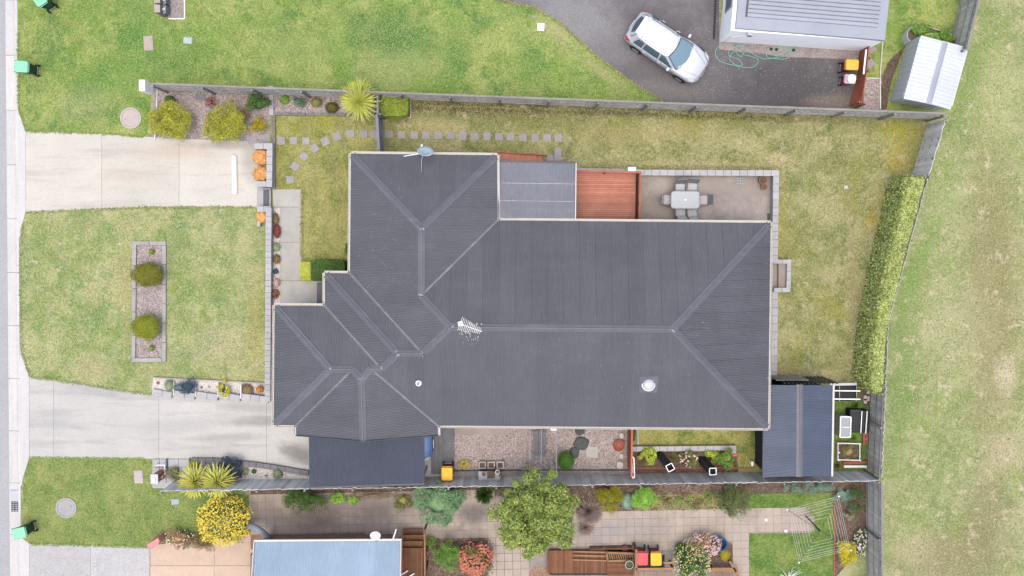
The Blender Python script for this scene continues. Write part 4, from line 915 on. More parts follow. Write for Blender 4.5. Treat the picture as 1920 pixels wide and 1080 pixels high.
for k in range(4):
    p, q = wl[k], wl[(k+1) % 4]; d = (q-p); nw = int(d.length/.28); out = Vector((d.y, -d.x, 0)).normalized(); 
    if out.dot(p-W(1730, 150, 0)) < 0: out = -out
    for j in range(nw): t = p+d*((j+.5)/nw)+out*.012; MB().box((t.x, t.y, (ze_-.1)/2), (.05, .03, ze_-.12), math.atan2(d.y, d.x)).build('wall_rib', M['steelw'], gs)
# light blue roofed house at the bottom
bh = empty('blue_roof_house', W(610, 1060, 0), 'house with light blue corrugated roof at the bottom edge', 'house')
zt = 2.85; zq = 4.0
h0, h1, h2, h3 = W(478, 1016, zt), W(751, 1014, zt), W(749, 1140, zq), W(470, 1140, zq)
roof_facet([h0, h1, h2, h3], (0, 1), bh, M['roofbl'], 'corr')
MB().bar(h0+Vector((-.05, .06, -.02)), h1+Vector((.05, .06, -.02)), .09, .1).build('gutter', M['cream'], bh); MB().bar(h1+Vector((.03, 0, 0)), h2+Vector((.03, 0, 0)), .05, .14).build('barge_board', M['cream'], bh); MB().bar(h0-Vector((.03, 0, 0)), h3-Vector((.03, 0, 0)), .05, .14).build('barge_board', M['cream'], bh)
b0, b1 = W(500, 1003, 0), W(735, 1001, 0); MB().prism([b0, b1, Vector((b1.x, b1.y-4, 0)), Vector((b0.x, b0.y-4, 0))], 0, zt-.1).build('wall', M['brick'], bh)
dsh = empty('satellite_dish', W(704, 1010, 2.8), 'small white round satellite dish on the light blue roof edge', 'satellite dish')
dcc = W(704, 1004, 3.15); MB().lathe(dcc, [(.02, -.06), (.12, -.05), (.2, -.02), (.25, .03), (.26, .035), (.2, -.01), (.1, -.035), (.02, -.045)], 22, 1, .8, cap=False).build('reflector', M['white'], dsh, smooth=True)
MB().tube([W(706, 1016, 2.9), dcc-Vector((0, 0, .06))], .02, 6).build('mast', M['galv'], dsh); MB().tube([dcc+Vector((0, .1, 0)), dcc+Vector((.05, .25, .3))], .01, 5).build('feed_arm', M['galv'], dsh)
wb = MB().tube([W(743, 992, 2.9), W(737, 1011, 2.9)], .03, 6).build('white_pole', M['white'], at=W(740, 1002, 2.9)); tag(wb, 'short white pole lying at the light blue roof corner', 'pole')
# ================================================================== FENCES AND WALLS
fence('timber_fence', 'long grey paling fence along the top side of the block', (285, 157), (1772, 213), 1.8, M['fence'], pitch=.155, side=-1, top_rail=True, overlap=True)
fence('timber_fence', 'long grey paling fence along the lower side of the block', (300, 921), (1652, 902), 1.8, M['fence'], pitch=.19, side=-1, overlap=True)
fence('timber_fence', 'grey paling fence running up past the white garden shed', (1842, -30), (1812, 95), 1.8, M['fence_r'], pitch=.15, side=-1, top_rail=True)
fence('timber_fence', 'leaning grey board fence between white shed and hedge top', (1773, 224), (1741, 331), 1.8, M['fence'], pitch=.17, side=1, overlap=True)
fence('timber_fence', 'narrow timber fence hidden behind the tall hedge', (1740, 334), (1666, 605), 1.8, M['fence_r'], pitch=.15, side=-1)
fence('timber_fence', 'timber fence behind the compost bin and hedge foot', (1666, 606), (1653, 900), 1.8, M['fence_r'], pitch=.17, side=-1, overlap=True)
fence('timber_fence', 'railed grey fence right of the clothes hoist garden', (1653, 905), (1654, 1120), 1.8, M['fence_r'], pitch=.15, side=-1, top_rail=True)
fence('side_fence', 'dark grey painted fence with gate beside the box hedge', (708, 176), (708, 214), 1.5, M['fence_gr'], pitch=.15, side=1, top_rail=True)
gt = empty('side_gate', W(712, 216, 0), 'dark grey painted timber gate between the two stepping stone paths', 'gate')
for (x0, y0, x1, y1) in ((706.5, 217, 710.5, 283),):
    a, b = W(x0, y0, 1.5), W(x1, y1, 1.5); a.z = b.z = 0; d = b-a
    for i in range(11):
        t = a+d*((i+.5)/11); MB().box((t.x, t.y, .78), (.15, .02, 1.45), math.atan2(d.y, d.x)).build('board', M['fence_gr'], gt)
    for z in (.25, .8, 1.35): MB().bar(a+Vector((.04, 0, z)), b+Vector((.04, 0, z)), .05, .09).build('rail', M['fence_gr'], gt)
    MB().bar(a+Vector((0, 0, 1.53)), b+Vector((0, 0, 1.53)), .13, .03).build('capping', M['fence_gr'], gt)
    MB().bar(a+Vector((.06, 0, .25)), b+Vector((.06, 0, 1.35)), .04, .08).build('brace', M['fence_gr'], gt)
    for t in (a, b): MB().box((t.x, t.y, .8), (.11, .11, 1.6)).build('post', M['fence_gr'], gt)
fence('red_fence', 'red stained timber fence dividing gravel yard from small lawn', (1185, 801), (1184, 893), 1.5, M['fence_red'], pitch=.12, side=1, top_rail=True)
# white gate leaf at the end of the red fence
gg = empty('white_gate', W(1188, 880, 0), 'narrow white painted gate frame beside the red fence end', 'gate')
a, b = W(1186, 858, 1.1), W(1187, 896, 1.1); a.z = b.z = 0
for o_ in (-.03, .07): MB().bar(a+Vector((o_, 0, 1.1)), b+Vector((o_, 0, 1.1)), .05, .05).build('rail', M['white'], gg)
for t in (a, b): MB().box((t.x+.02, t.y, .55), (.07, .07, 1.1)).build('post', M['white'], gg)
MB().bar(a+Vector((.02, 0, .3)), b+Vector((.02, 0, .3)), .04, .08).build('lower_rail', M['white'], gg)
# slatted red fence beside the neighbour's bins
rs = empty('slat_fence', W(1605, 150, 0), 'red stained horizontal slat fence beside the two neighbour bins', 'fence')
for i in range(8):
    z = .1+.14*i; a, b = W(1612+0, 92, 0), W(1605-2, 140, 0); MB().bar(Vector((W(1612, 92, 0).x, W(1612, 92, 0).y, z)), Vector((W(1607, 142, 0).x, W(1607, 142, 0).y, z)), .03, .12).build('slat', M['fence_red'], rs)
for y in (93, 118, 141): p = W(1613-(y-92)*.1, y, 0); MB().box((p.x+.06, p.y, .6), (.08, .08, 1.2)).build('post', M['fence_red'], rs)
rg = empty('slat_gate', W(1600, 175, 0), 'red slatted gate standing ajar at the end of the asphalt', 'gate')
for i in range(8):
    z = .12+.14*i; MB().bar(Vector((W(1607, 143, 0).x, W(1607, 143, 0).y, z)), Vector((W(1592, 200, 0).x+.02*i, W(1592, 200, 0).y, z)), .03, .11).build('slat', M['fence_red'], rg)
for i in range(4): z = .2+.24*i; MB().bar(Vector((W(1607, 143, 0).x, W(1607, 143, 0).y, z)), Vector((W(1603, 203, 0).x, W(1603, 203, 0).y, z)), .03, .1).build('slat', M['fence_red'], rg)
for q in ((1593, 198), (1604, 202)): p = W(*q, 0); MB().box((p.x, p.y, .6), (.08, .08, 1.2)).build('post', M['fence_red'], rg)
wr = MB().bar(W(1624, 93, 1.15), W(1619, 139, 1.15), .07, .05).build('white_rail', M['white'], at=W(1622, 116, 1.5)); tag(wr, 'white rail capping on the red slat fence beside bins', 'rail')
# timber edgings
def edging(label, path, m=M['fence'], w=.05, h=.08, name='timber_edging', cat='edging', L=2.0):
    P0 = [W(*p, h) for p in path]; root = empty(name, (P0[0].x, P0[0].y, 0), label, cat)
    for i in range(len(P0)-1):
        a, b = P0[i].copy(), P0[i+1].copy(); n = max(1, round((b-a).length/L))
        for k in range(n):
            p, q = a+(b-a)*(k/n), a+(b-a)*((k+1)/n); d = (q-p).normalized()*.004; p.z = q.z = h/2; MB().bar(p+d, q-d, w, h+.04).build('edging_board', m, root, bevel=.006)
edging('timber edging along the left side of the upper gravel bed', [(295, 162), (294, 206), (290, 262)])
edging('low edging between gravel patch and shed lawn', [(1655, 78), (1650, 145), (1651, 205)], w=.04)
edging('short edging board between patch of lawn and gravel', [(1618, 146), (1650, 147)], w=.04)
edging('thin red edging board in the clothes hoist garden', [(1564, 923), (1564, 1100)], m=M['terracotta'], w=.05)
edging('pale concrete edging left of the small side lawn', [(1196, 800), (1196, 834)], m=M['block'], w=.09)
edging('low timber edge of the box hedge bed', [(770, 183), (770, 221), (712, 219)], w=.04)
# block walls
BW, BD = M['block'], M['block_dk']
block_wall('block_wall', 'grey block wall round the upper and right side of the patio', [(1198, 323.5), (1455.5, 324.5), (1453, 488)], .3, .5, BW, 'bl')
block_wall('block_wall', 'grey block wall beside the house from steps down to workshop', [(1453.5, 552), (1451.5, 707)], .3, .3, BW, 'bl')
block_wall('block_wall', 'thin grey block edge behind the red deck', [(1060, 317), (1200, 319)], .12, .3, BW, 'bl')
us = empty('step_surround', W(1466, 518, 0), 'grey block surround with two concrete steps beside the right lawn', 'steps')
for a, b, w_ in (((1451, 490.5), (1484, 490.5), .22), ((1479.5, 493), (1478.5, 541), .22), ((1451, 543.5), (1482, 543.5), .22)):
    p, q = W(*a, .45), W(*b, .45); p.z = q.z = 0; block_row(us, p, q, w_, .40, .1, .4, BW, 'bl'); MB().bar(p+Vector((0, 0, .17)), q+Vector((0, 0, .17)), w_*.9, .36).build('wall_body', BW, us)
for x0, x1, z in ((1447, 1458.5, .15), (1459.5, 1475, .3)): MB().prism([W(x0, 494, z), W(x1, 494, z), W(x1, 541, z), W(x0, 541, z)], 0, z).build('step', M['conc_patio'], us, bevel=.01)
block_wall('block_wall', 'long grey block wall between front lawn and entry path', [(503.5, 395), (503.5, 400), (501.5, 748)], .3, .5, BW, 'bl', L=.3)
block_wall('block_wall', 'grey block wall around the lower planter at the entry gap', [(487, 392), (502, 392)], .3, .45, BW, 'bl', L=.3)
block_wall('block_wall', 'short grey block wall left of the single orange grass', [(485, 397), (485, 422)], .16, .3, BW, 'bl', L=.3)
block_wall('block_wall', 'grey block planter wall beside the pair of orange grasses', [(482, 274), (505.5, 274), (504.5, 345), (486, 345)], .3, .5, BW, 'bl', L=.4)
block_wall('block_edging', 'grey block edging between gravel bed and curved stepping stones', [(508, 165), (508.5, 212)], .24, .12, BW, 'bl', cat='edging')
block_wall('block_edging', 'dark grey block edging below the narrow front gravel bed', [(516, 213.5), (705, 215.5)], .14, .12, BD, 'bd', cat='edging')
block_wall('block_edging', 'grey block strip on the right edge of the planter', [(513.5, 216), (513.5, 352)], .14, .1, BD, 'bd', cat='edging')
slab_piece('stone_slab', [(466, 254), (482, 254), (482, 269), (466, 269)], .04, M['paver_s']); slab_piece('stone_slab', [(486, 252), (507, 252), (507, 269), (486, 269)], .04, M['paver_s'])
slab_piece('stone_slab', [(482, 350), (494, 350), (494, 388), (482, 388)], .03, M['block'])
block_wall('stone_border', 'pale stone border round the rectangular bed with ball bushes', [(251.5, 456), (307.5, 456), (307, 675), (250, 675), (251.5, 458)], .2, .1, M['stone_edge'], 'se', L=1.1, cat='border')
# terraced blocks above the lower driveway (step down to the left)
ts = empty('terraced_wall', W(285, 740, 0), 'stepped grey block wall holding white pebble terraces above the driveway', 'retaining wall')
segs = [((286, 735), (322, 741.5)), ((327, 738), (365, 743.5)), ((368, 740), (408, 746)), ((410, 740.5), (450, 747.5)), ((453, 744), (503, 750))]
for i, (a, b) in enumerate(segs):
    h = .16+.05*i; p, q = W(*a, h), W(*b, h); p.z = q.z = 0; block_row(ts, p, q, .34, h-.045, .09, .45, BW, 'bl'); MB().bar(p+Vector((0, 0, h/2-.05)), q+Vector((0, 0, h/2-.05)), .32, h-.07).build('wall_body', BW, ts)
    e, f = W(a[0]+1, a[1]-16, h), W(*a, h); 
    if i: e, f = W(a[0]-1.5, a[1]-22, h), W(a[0]-1.5, a[1]+4, h); e.z = f.z = h/2; MB().bar(e, f, .05, h).build('divider_board', M['fence'], ts)
e, f = W(287, 708, .1), W(505, 719, .1); e.z = f.z = .06; MB().bar(e, f, .06, .12).build('back_board', M['stone_edge'], ts)
# lower front boundary blocks
lb = empty('block_edging', W(420, 868, 0), 'curving row of grey blocks along the lower edge of the driveway', 'edging')
pth = [(357, 864), (400, 864), (440, 868), (480, 872), (520, 878), (578, 888)]
for i in range(len(pth)-1):
    p, q = W(*pth[i], .2), W(*pth[i+1], .2); p.z = q.z = 0; block_row(lb, p, q, .28, .15, .1, .4, BD, 'bd'); MB().bar(p+Vector((0, 0, .06)), q+Vector((0, 0, .06)), .25, .13).build('wall_body', BD, lb)
for x0, x1, nx, lab in ((287, 311, 2, 'grey block paving pad behind the brick letterbox'), (315, 355, 2, 'grey block paving pad between letterbox and yuccas')):
    pd = empty('block_pad', W(x0, 862, 0), lab, 'paving')
    for i in range(nx):
        for j in range(3):
            w = (x1-x0)/nx
            if x0 > 300 and j > 0 and i == 0: continue
            slab_o = MB().prism([W(x0+i*w+.3, 861+j*15+.3, .1), W(x0+(i+1)*w-.3, 861+j*15+.3, .1), W(x0+(i+1)*w-.3, 876+j*15-.3, .1), W(x0+i*w+.3, 876+j*15-.3, .1)], 0, .1).build('block', BW, pd, bevel=.006)
edging('dark steel edge between the two lower block pads', [(313, 860), (313, 890)], m=M['darkgrey'], w=.1, name='metal_edging')
edging('dark board at the right end of the lower block pad', [(355.5, 859), (355.5, 884)], m=M['darkgrey'], w=.05, name='metal_edging')
# small side lawn retaining wall
block_wall('block_wall', 'low grey block wall between small side lawn and rose bed', [(1184, 842), (1376, 840), (1376, 852)], .26, .25, BW, 'bl')
sheet('rose_bed', [(1186, 848), (1384, 846), (1384, 885), (1186, 888)], .02, M['mulch'])
sheet('lawn', [(1380, 836), (1430, 836), (1430, 884), (1384, 884)], .021, M['lawn_p'])
for x in range(12):
    if x in (3, 4, 8): continue
brk = empty('brick_row', W(1300, 880, 0), 'row of red bricks at the foot of the lower fence', 'bricks')
for i in range(48):
    p = W(1192+i*4.7, 879.5-.02*i, .03); MB().box((p.x-0, p.y+.05, .03), (.11, .07, .06), random.uniform(-.08, .08)).build('brick', M['brickred'], brk)
# yard left
slab_piece('concrete_pad', [(852, 795), (950, 797), (950, 815), (853, 815)], .03, M['conc_patio'])
dp = empty('grey_boardwalk', W(830, 860, 0), 'narrow grey boardwalk beside the carport and gravel yard', 'boardwalk')
for i in range(11):
    x0 = 808+i*4; MB().prism([W(x0+.15, 795, .08), W(x0+3.85, 795, .08), W(x0+3.85, 889, .08), W(x0+.15, 889, .08)], .03, .08).build('board', M['deckgr'], dp)
edging('dark board at the bottom edge of the gravel yard', [(851, 883), (1000, 882), (1178, 882)], m=M['darkgrey'], w=.05, h=.12)
stl = slab_piece('stone_slab', [(1099, 837), (1121, 837), (1121, 858), (1099, 858)], .04, M['conc_path']); slab_piece('stone_slab', [(1083, 840), (1096, 840), (1096, 857), (1084, 857)], .02, M['paver_s'])
# ================================================================== OBJECTS
def lidmat(n, c, r=.45): return m_plain(n, c, r, .05, 2)
M['lid_g'] = lidmat('mint_green_lid', P(150, 226, 186)); M['lid_y'] = lidmat('yellow_lid', P(250, 190, 30)); M['lid_r'] = lidmat('faded_red_lid', P(226, 84, 86)); M['lid_w'] = lidmat('pale_pink_lid', P(226, 200, 210))
M['bin_g'] = lidmat('dark_green_bin', P(44, 78, 66)); M['bin_r'] = lidmat('maroon_bin', P(140, 54, 66)); M['lid_y2'] = lidmat('dusty_yellow_lid', P(232, 190, 70))
def wheelie(label, px, py, rz, body, lid, group='wheelie bins', z0=.0, sc=1.0):
    "local +x = hinge/handle side; px,py = centre of the lid in the photo"
    c = W(px, py, z0+1.03*sc); root = empty('wheelie_bin', (c.x, c.y, z0), label, 'bin', group, rz); root.scale = (sc,)*3
    mb = MB(); lo, hi = (-.20, .22, .2), (-.35, .29, .285); vs = []
    for (x0, x1, hy), z in ((lo, .03), ((-.31, .275, .265), .75), (hi, .96)):
        r = .05; vs += [Vector(q) for q in ((x0+r, -hy, z), (x1-r, -hy, z), (x1, -hy+r, z), (x1, hy-r, z), (x1-r, hy, z), (x0+r, hy, z), (x0, hy-r, z), (x0, -hy+r, z))]
    mb.add(vs, [tuple(range(7, -1, -1)), tuple(range(16, 24))]+[(k*8+i, k*8+(i+1) % 8, k*8+8+(i+1) % 8, k*8+8+i) for k in (0, 1) for i in range(8)]); mb.build('body', body, root, local=True, bevel=.012)
    MB().box((-.03, 0, .955), (.70, .60, .035)).build('rim', body, root, local=True, bevel=.01)
    mb = MB(); n = 0; prof = [(.0, 1.0), (.03, .99), (.055, .9), (.065, .6)]
    vs = []
    for dz, k in prof:
        for q in ((-.32, -.29), (.27, -.29), (.31, -.25), (.31, .25), (.27, .29), (-.32, .29), (-.38, .2), (-.38, -.2)): vs.append(((q[0]+.03)*k-.03, q[1]*k, .975+dz))
    mb.add(vs, [tuple(range(7, -1, -1)), tuple(range(24, 32))]+[(k*8+i, k*8+(i+1) % 8, k*8+8+(i+1) % 8, k*8+8+i) for k in range(3) for i in range(8)])
    lo_ = mb.build('lid', lid, root, local=True, bevel=.01, segs=2); 
    MB().box((-.03, 0, 1.045), (.34, .3, .012)).build('lid_panel', lid, lo_, local=True, bevel=.004)
    MB().box((.35, 0, .985), (.03, .5, .04)).build('handle', lid, root, local=True, bevel=.01)
    for s_ in (-1, 1): MB().box((.335, .2*s_, .97), (.07, .03, .05)).build('hinge', body, root, local=True)
    for s_ in (-1, 1):
        w = MB().lathe((0, 0, 0), [(.10, -.03), (.125, -.02), (.125, .02), (.10, .03)], 16).build('wheel', M['black'], root, local=True); w.location = (.27, .25*s_, .125); w.rotation_euler = (R(90), 0, 0)
    MB().tube([(.27, -.26, .125), (.27, .26, .125)], .012, 6).build('axle', M['galv'], root, local=True)
    return root
wheelie('green wheelie bin with mint lid at the kerb left of the upper manhole', 40, 124.5, R(-4), M['bin_g'], M['lid_g'])
wheelie('green wheelie bin with mint lid at the very top left corner', 73, -2, R(-55), M['bin_g'], M['lid_g'])
wheelie('green wheelie bin with mint lid at the kerb beside the lower grey driveway', 36, 1000, R(12), M['bin_g'], M['lid_g'])
wheelie('maroon wheelie bin with bright yellow lid on the grey boardwalk', 838, 888, R(90), M['bin_r'], M['lid_y'], z0=.08)
wheelie('maroon wheelie bin with dusty yellow lid beside the red slat fence', 1597.5, 121, R(178), M['bin_r'], M['lid_y2'], sc=.93)
b5 = wheelie('maroon wheelie bin with pale lid carrying a round white tub', 1594, 148, R(176), M['bin_r'], M['lid_w'], sc=.8)
tb = MB().lathe(W(1596, 148, .9), [(.16, .0), (.2, .05), (.215, .08), (.2, .085), (.19, .03), (.12, .025), (.11, .04), (.02, .04)], 24, cap=False).build('round_tub', M['white'], at=W(1596, 148, .88)); tag(tb, 'round white tub lying on the pale bin lid', 'tub')
wheelie('maroon wheelie bin with red lid in the timber bin bay', 1205, 1047.5, R(90), M['bin_r'], M['lid_r'])
wheelie('maroon wheelie bin with yellow lid in the timber bin bay', 1230.5, 1048, R(92), M['bin_r'], M['lid_y'])
# covers
def cover(name, label, px, py, w, d, m, rz=0, h=.03, rim=None, cat='cover'):
    c = W(px, py, 0); root = empty(name, (c.x, c.y, 0), label, cat, rz=rz)
    MB().box((0, 0, h/2), (w, d, h)).build('frame', rim or m, root, local=True, bevel=.008); MB().box((0, 0, h+.003), (w*.84, d*.84, .012)).build('lid', m, root, local=True, bevel=.005)
M['cov_t'] = m_concrete('tan_cover', P(196, 182, 170)); M['cov_b'] = m_concrete('pale_blue_cover', P(190, 206, 206)); M['cov_p'] = m_concrete('pink_grey_cover', P(214, 202, 196))
cover('service_cover', 'tan rectangular concrete service cover in the bright lawn', 278.5, 81, .48, .74, M['cov_t'], R(2))
cover('service_cover', 'small pale blue plastic water meter cover in the bright lawn', 352.5, 76, .45, .33, M['cov_b'], R(-4))
cover('service_cover', 'small square white cover beside the curving asphalt edge', 1014, 50.5, .35, .37, M['white'], R(-3))
cover('service_cover', 'pinkish concrete cover on the lower verge', 260, 894, .46, .68, M['cov_p'], R(2))
cover('service_cover', 'pale blue trapezoid cover below the lower fence corner', 329, 940.5, .42, .3, M['cov_b'], R(3))
cover('service_cover', 'small white square cover in the back lawn', 1586, 351, .2, .18, M['cov_p'], R(4))
cover('paving_slab', 'dark grey rectangular slab lying on the upper gravel bed', 376, 182.5, .56, .28, M['block_dk'], R(-2), cat='slab')
cover('paving_slab', 'grey square slab standing askew beside the red slat fence', 1631, 119, .42, .42, M['paver_s'], R(40), cat='slab')
cover('paving_slab', 'grey slab half under the white house wall corner', 1634, 92, .42, .36, M['paver_s'], R(35), cat='slab')
def manhole(label, px, py, r, m):
    c = W(px, py, 0); root = empty('manhole_cover', (c.x, c.y, 0), label, 'manhole cover')
    MB().lathe((0, 0, 0), [(r, 0), (r, .035), (r-.02, .045), (r*.82, .045), (r*.82, .03)], 40, cap=False).build('ring', m, root, local=True)
    MB().lathe((0, 0, 0), [(r*.80, 0), (r*.80, .038), (r*.78, .044)], 40).build('lid', m, root, local=True)
    for s_ in (-1, 1): MB().box((s_*r*.5, s_*r*.12, .047), (.05, .03, .006)).build('lifting_slot', M['darkgrey'], root, local=True)
manhole('round concrete manhole cover above the upper driveway', 245.5, 221.5, .54, M['cov_p']); manhole('round concrete manhole cover in the lower verge', 124.5, 952, .55, M['stone_edge'])
# storm drain grate
sg = empty('storm_drain', W(29, 940, -.1), 'kerbside storm drain with pale lid and steel grate', 'storm drain')
mk = [W(20, 919, -.09), W(35, 919, -.09), W(36, 940, -.09), W(21, 940, -.09)]
MB().prism(mk, -.12, -.05).build('lid', M['galv'], sg, bevel=.01)
MB().prism([W(21, 940.5, -.1), W(36, 940.5, -.1), W(36, 959, -.1), W(21, 959, -.1)], -.12, -.085).build('pit', M['black'], sg)
for i in range(5): MB().bar(W(21, 942.5+i*3.7, -.06), W(36, 942.5+i*3.7, -.06), .025, .03).build('grate_bar', M['galv'], sg)
for x in (25, 30.5): MB().bar(W(x, 941, -.055), W(x, 959, -.055), .02, .02).build('grate_bar', M['galv'], sg)
for x in (21, 36): MB().bar(W(x, 940, -.05), W(x, 960, -.05), .03, .03).build('grate_frame', M['galv'], sg)
# letterboxes
wbx = MB().box((0, 0, .5), (.3, .55, 1.0)).build('white_pillar', M['white'], at=(0, 0, 0), bevel=.01); p = W(266, 160, 1.0); wbx.location = (p.x, p.y, 0); tag(wbx, 'white box pillar at the top left corner of the block', 'pillar')
lbx = empty('letterbox', W(306, 890, 0), 'red brick letterbox pillar with grey metal cap near the yuccas', 'letterbox')
pA, pB = W(294, 876.5, 0), W(312, 893, 0); cx, cy = W(305, 888, 0).x, W(305, 888, 0).y
for k in range(11):
    for q in range(4):
        o_ = .09 if k % 2 else 0; z = .05+.085*k
        dx, dy = ((-.09+o_*.5, -.17), (.12, -.06), (.05-o_*.4, .17), (-.13, .07))[q]
        MB().box((cx+dx*1.0, cy+dy, z), ((.22, .11, .22, .11)[q], (.11, .23, .11, .23)[q], .074)).build('brick', M['brickred'], lbx)
MB().box((cx, cy, .48), (.26, .34, .92)).build('core', M['joint'], lbx)
MB().box((cx, cy, .985), (.40, .52, .05)).build('cap', M['galv'], lbx, bevel=.01); MB().box((cx-.02, cy-.02, 1.03), (.12, .16, .04)).build('cap_knob', M['white'], lbx)
for i, (dx) in enumerate((-.045, .02)): MB().box((cx+.205+.0*i, cy-.02, .62-.14*i), (.012, .1, .04)).build('house_number', M['white'], lbx)
fr = empty('metal_stand', W(306, 880, 0), 'small white metal frame behind the brick letterbox', 'stand')
for a, b in (((291, 872), (309, 872)), ((309, 872), (309, 890))): MB().bar(W(*a, .35), W(*b, .35), .03, .03).build('bar', M['white'], fr)
for p in ((291, 872), (309, 872), (309, 890)): q = W(*p, .35); MB().box((q.x, q.y, .17), (.03, .03, .34)).build('leg', M['white'], fr)
pk = MB(); pk.prism([W(274, 1022, .9), W(296, 1008, .9), W(299, 1014, .9), W(298, 1020, .9), W(280, 1032, .9)], 0, .9); pkm = m_plain('pink_render', P(224, 150, 150), .8, .06)
pko = pk.build('pink_letterbox', pkm, at=W(288, 1018, 0), bevel=.02); tag(pko, 'faded pink letterbox block beside the pink rose bushes', 'letterbox')
# double letterbox, top
dl = empty('letterboxes', W(305, 12, 0), 'pair of grey letterboxes with tan tops at the upper edge', 'letterbox')
for y, lab in ((-2, 0), (15.5, 1)):
    a = W(289, y, 1.0); MB().prism([W(289, y-7, 1.0), W(300, y-7, 1.0), W(300, y+7.5, 1.0), W(289, y+7.5, 1.0)], .94, 1.0).build('top', M['cov_t'], dl)
    f = MB().prism([W(296, y-6.6, .55), W(311, y-6.6, .55), W(311, y+8, .55), W(296, y+8, .55)], .02, .55).build('box', M['block_dk'], dl)
    MB().prism([W(300, y-6.8, .93), W(310, y-4, .6), W(310, y+8, .6), W(300, y+7.3, .93)], .5, .56).build('front', M['galv'], dl); MB().box(W(306, y+1.5, .6), (.14, .1, .03)).build('number_plate', M['white'], dl)
    MB().prism([W(290, y-6, .9), W(300, y-6, .9), W(300, y+7, .9), W(290, y+7, .9)], 0, .93).build('body', M['block_dk'], dl)
sheet('gravel_patch', [(312, -20), (346, -20), (345, 36), (312, 33)], .012, M['gravel'])
edging('white edging frame round the gravel patch by the letterboxes', [(346, -15), (346, 35), (316, 35)], m=M['white'], w=.05)
# white wheel stop on the upper driveway
wst = MB(); p0, p1 = W(439, 292, .08), W(440.5, 364, .08); wst.tube([p0, p0+(p1-p0)*.02, p0+(p1-p0)*.98, p1], [.10, .125, .125, .10], 12); o = wst.build('wheel_stop', M['white'], at=W(440, 328, .0)); tag(o, 'white rounded wheel stop bar lying across the upper driveway', 'wheel stop')
# dark letter slot recess in the block wall
mr_ = empty('entry_mat_box', W(500, 370, 0), 'dark steel recess set between the two block planters', 'recess')
MB().prism([W(494.5, 355.5, .05), W(506, 355.5, .05), W(506, 386, .05), W(494.5, 386, .05)], .03, .06).build('tray', M['darkgrey'], mr_)
for a, b in (((494, 354), (508, 354)), ((507, 354), (507, 387))): MB().bar(W(*a, .1), W(*b, .1), .06, .12).build('frame', M['stone_edge'], mr_)
# entry step and porch post
es = MB().prism([W(594, 531, .17), W(611, 531, .17), W(611, 575, .17), W(594, 575, .17)], 0, .17).build('doorstep', M['deckgr'], at=W(602, 552, 0), bevel=.01); tag(es, 'grey board step at the front entry below the green hedge', 'step')
# white meter box at the deck
mbx = MB().box((0, 0, .35), (.42, .22, .7)).build('meter_box', M['white'], at=(0, 0, 0), bevel=.03); p = W(1185, 317, .7); mbx.location = (p.x, p.y, 0); tag(mbx, 'small white service box on the wall behind the red deck', 'service box')
# drain grate and patio things
dgr = empty('patio_drain', W(1387, 339, 0), 'square pale drain grate set in the patio', 'drain')
MB().box(W(1387, 339, .018), (.3, .3, .02)).build('pit', M['darkgrey'], dgr)
for i in range(4): MB().box(W(1382.5+i*3, 339, .034), (.02, .3, .014)).build('grate_bar', M['galv'], dgr)
for i in range(3): MB().box(W(1387, 334.5+i*4.5, .036), (.3, .02, .014)).build('grate_bar', M['galv'], dgr)
def pot(name, label, px, py, r, h, m, cat='pot', z0=0, soil=True, group=None, sq=False):
    c = W(px, py, z0+h); root = empty(name, (c.x, c.y, z0), label, cat, group)
    if sq:
        mb = MB()
        for sx, sy in ((1, 0), (-1, 0), (0, 1), (0, -1)): mb.box((sx*(r-.03), sy*(r-.03), h/2), (.06 if sx else 2*r, .06 if sy else 2*r-.12, h))
        mb.build('pot_body', m, root, local=True, bevel=.01); MB().box((0, 0, h*.42), (2*r-.12, 2*r-.12, h*.8)).build('soil', M['soil'], root, local=True)
    else:
        MB().lathe((0, 0, 0), [(r*.7, 0), (r*.92, h*.85), (r, h*.86), (r, h), (r*.88, h), (r*.84, h*.8)], 24, cap=False).build('pot_body', m, root, local=True, smooth=False)
        MB().lathe((0, 0, 0), [(r*.85, 0.02), (r*.85, h*.84)], 20).build('soil', M['soil'], root, local=True)
    return root
pot('flower_pot', 'brown terracotta pot with twiggy soil in the patio corner', 1431, 337.5, .22, .3, M['terracotta'])
pot('flower_pot', 'smaller pot with pale succulent in the patio corner', 1433, 350, .16, .25, M['terracotta'])
# outdoor table and chairs
gt_ = NT('frosted_table_glass', .15, .5); M['tglass'] = gt_.out(P(164, 172, 180)); M['sling'] = m_plain('grey_sling_fabric', P(196, 196, 196), .8, .06); M['sling_d'] = m_plain('dark_grey_sling_fabric', P(140, 140, 146), .8, .06); M['frame'] = m_plain('grey_aluminium', P(150, 152, 156), .35, .05, metal=.4)
tc = W(1285, 374.5, .72); tbl = empty('patio_table', (tc.x, tc.y, 0), 'rectangular frosted glass patio table with rounded corners and six chairs', 'table')
def rrect(w, d, r, z, n=5):
    out = []
    for cx_, cy_, a0 in ((w/2-r, d/2-r, 0), (-w/2+r, d/2-r, 90), (-w/2+r, -d/2+r, 180), (w/2-r, -d/2+r, 270)):
        for i in range(n+1): a = R(a0+90*i/n); out.append(Vector((cx_+r*math.cos(a), cy_+r*math.sin(a), z)))
    return out
pts = rrect(1.40, .84, .14, 0); MB().prism([(p.x, p.y) for p in pts], .715, .724).build('glass_top', M['tglass'], tbl, local=True)
MB().tube(rrect(1.44, .88, .16, .715, 5), .02, 8, close=True).build('table_frame', M['frame'], tbl, local=True)
for sx in (-1, 1):
    for sy in (-1, 1):
        MB().tube([(sx*.62, sy*.34, .70), (sx*.48, sy*.24, .68), (sx*.56, sy*.32, .0)], .018, 6).build('leg', M['frame'], tbl, local=True)
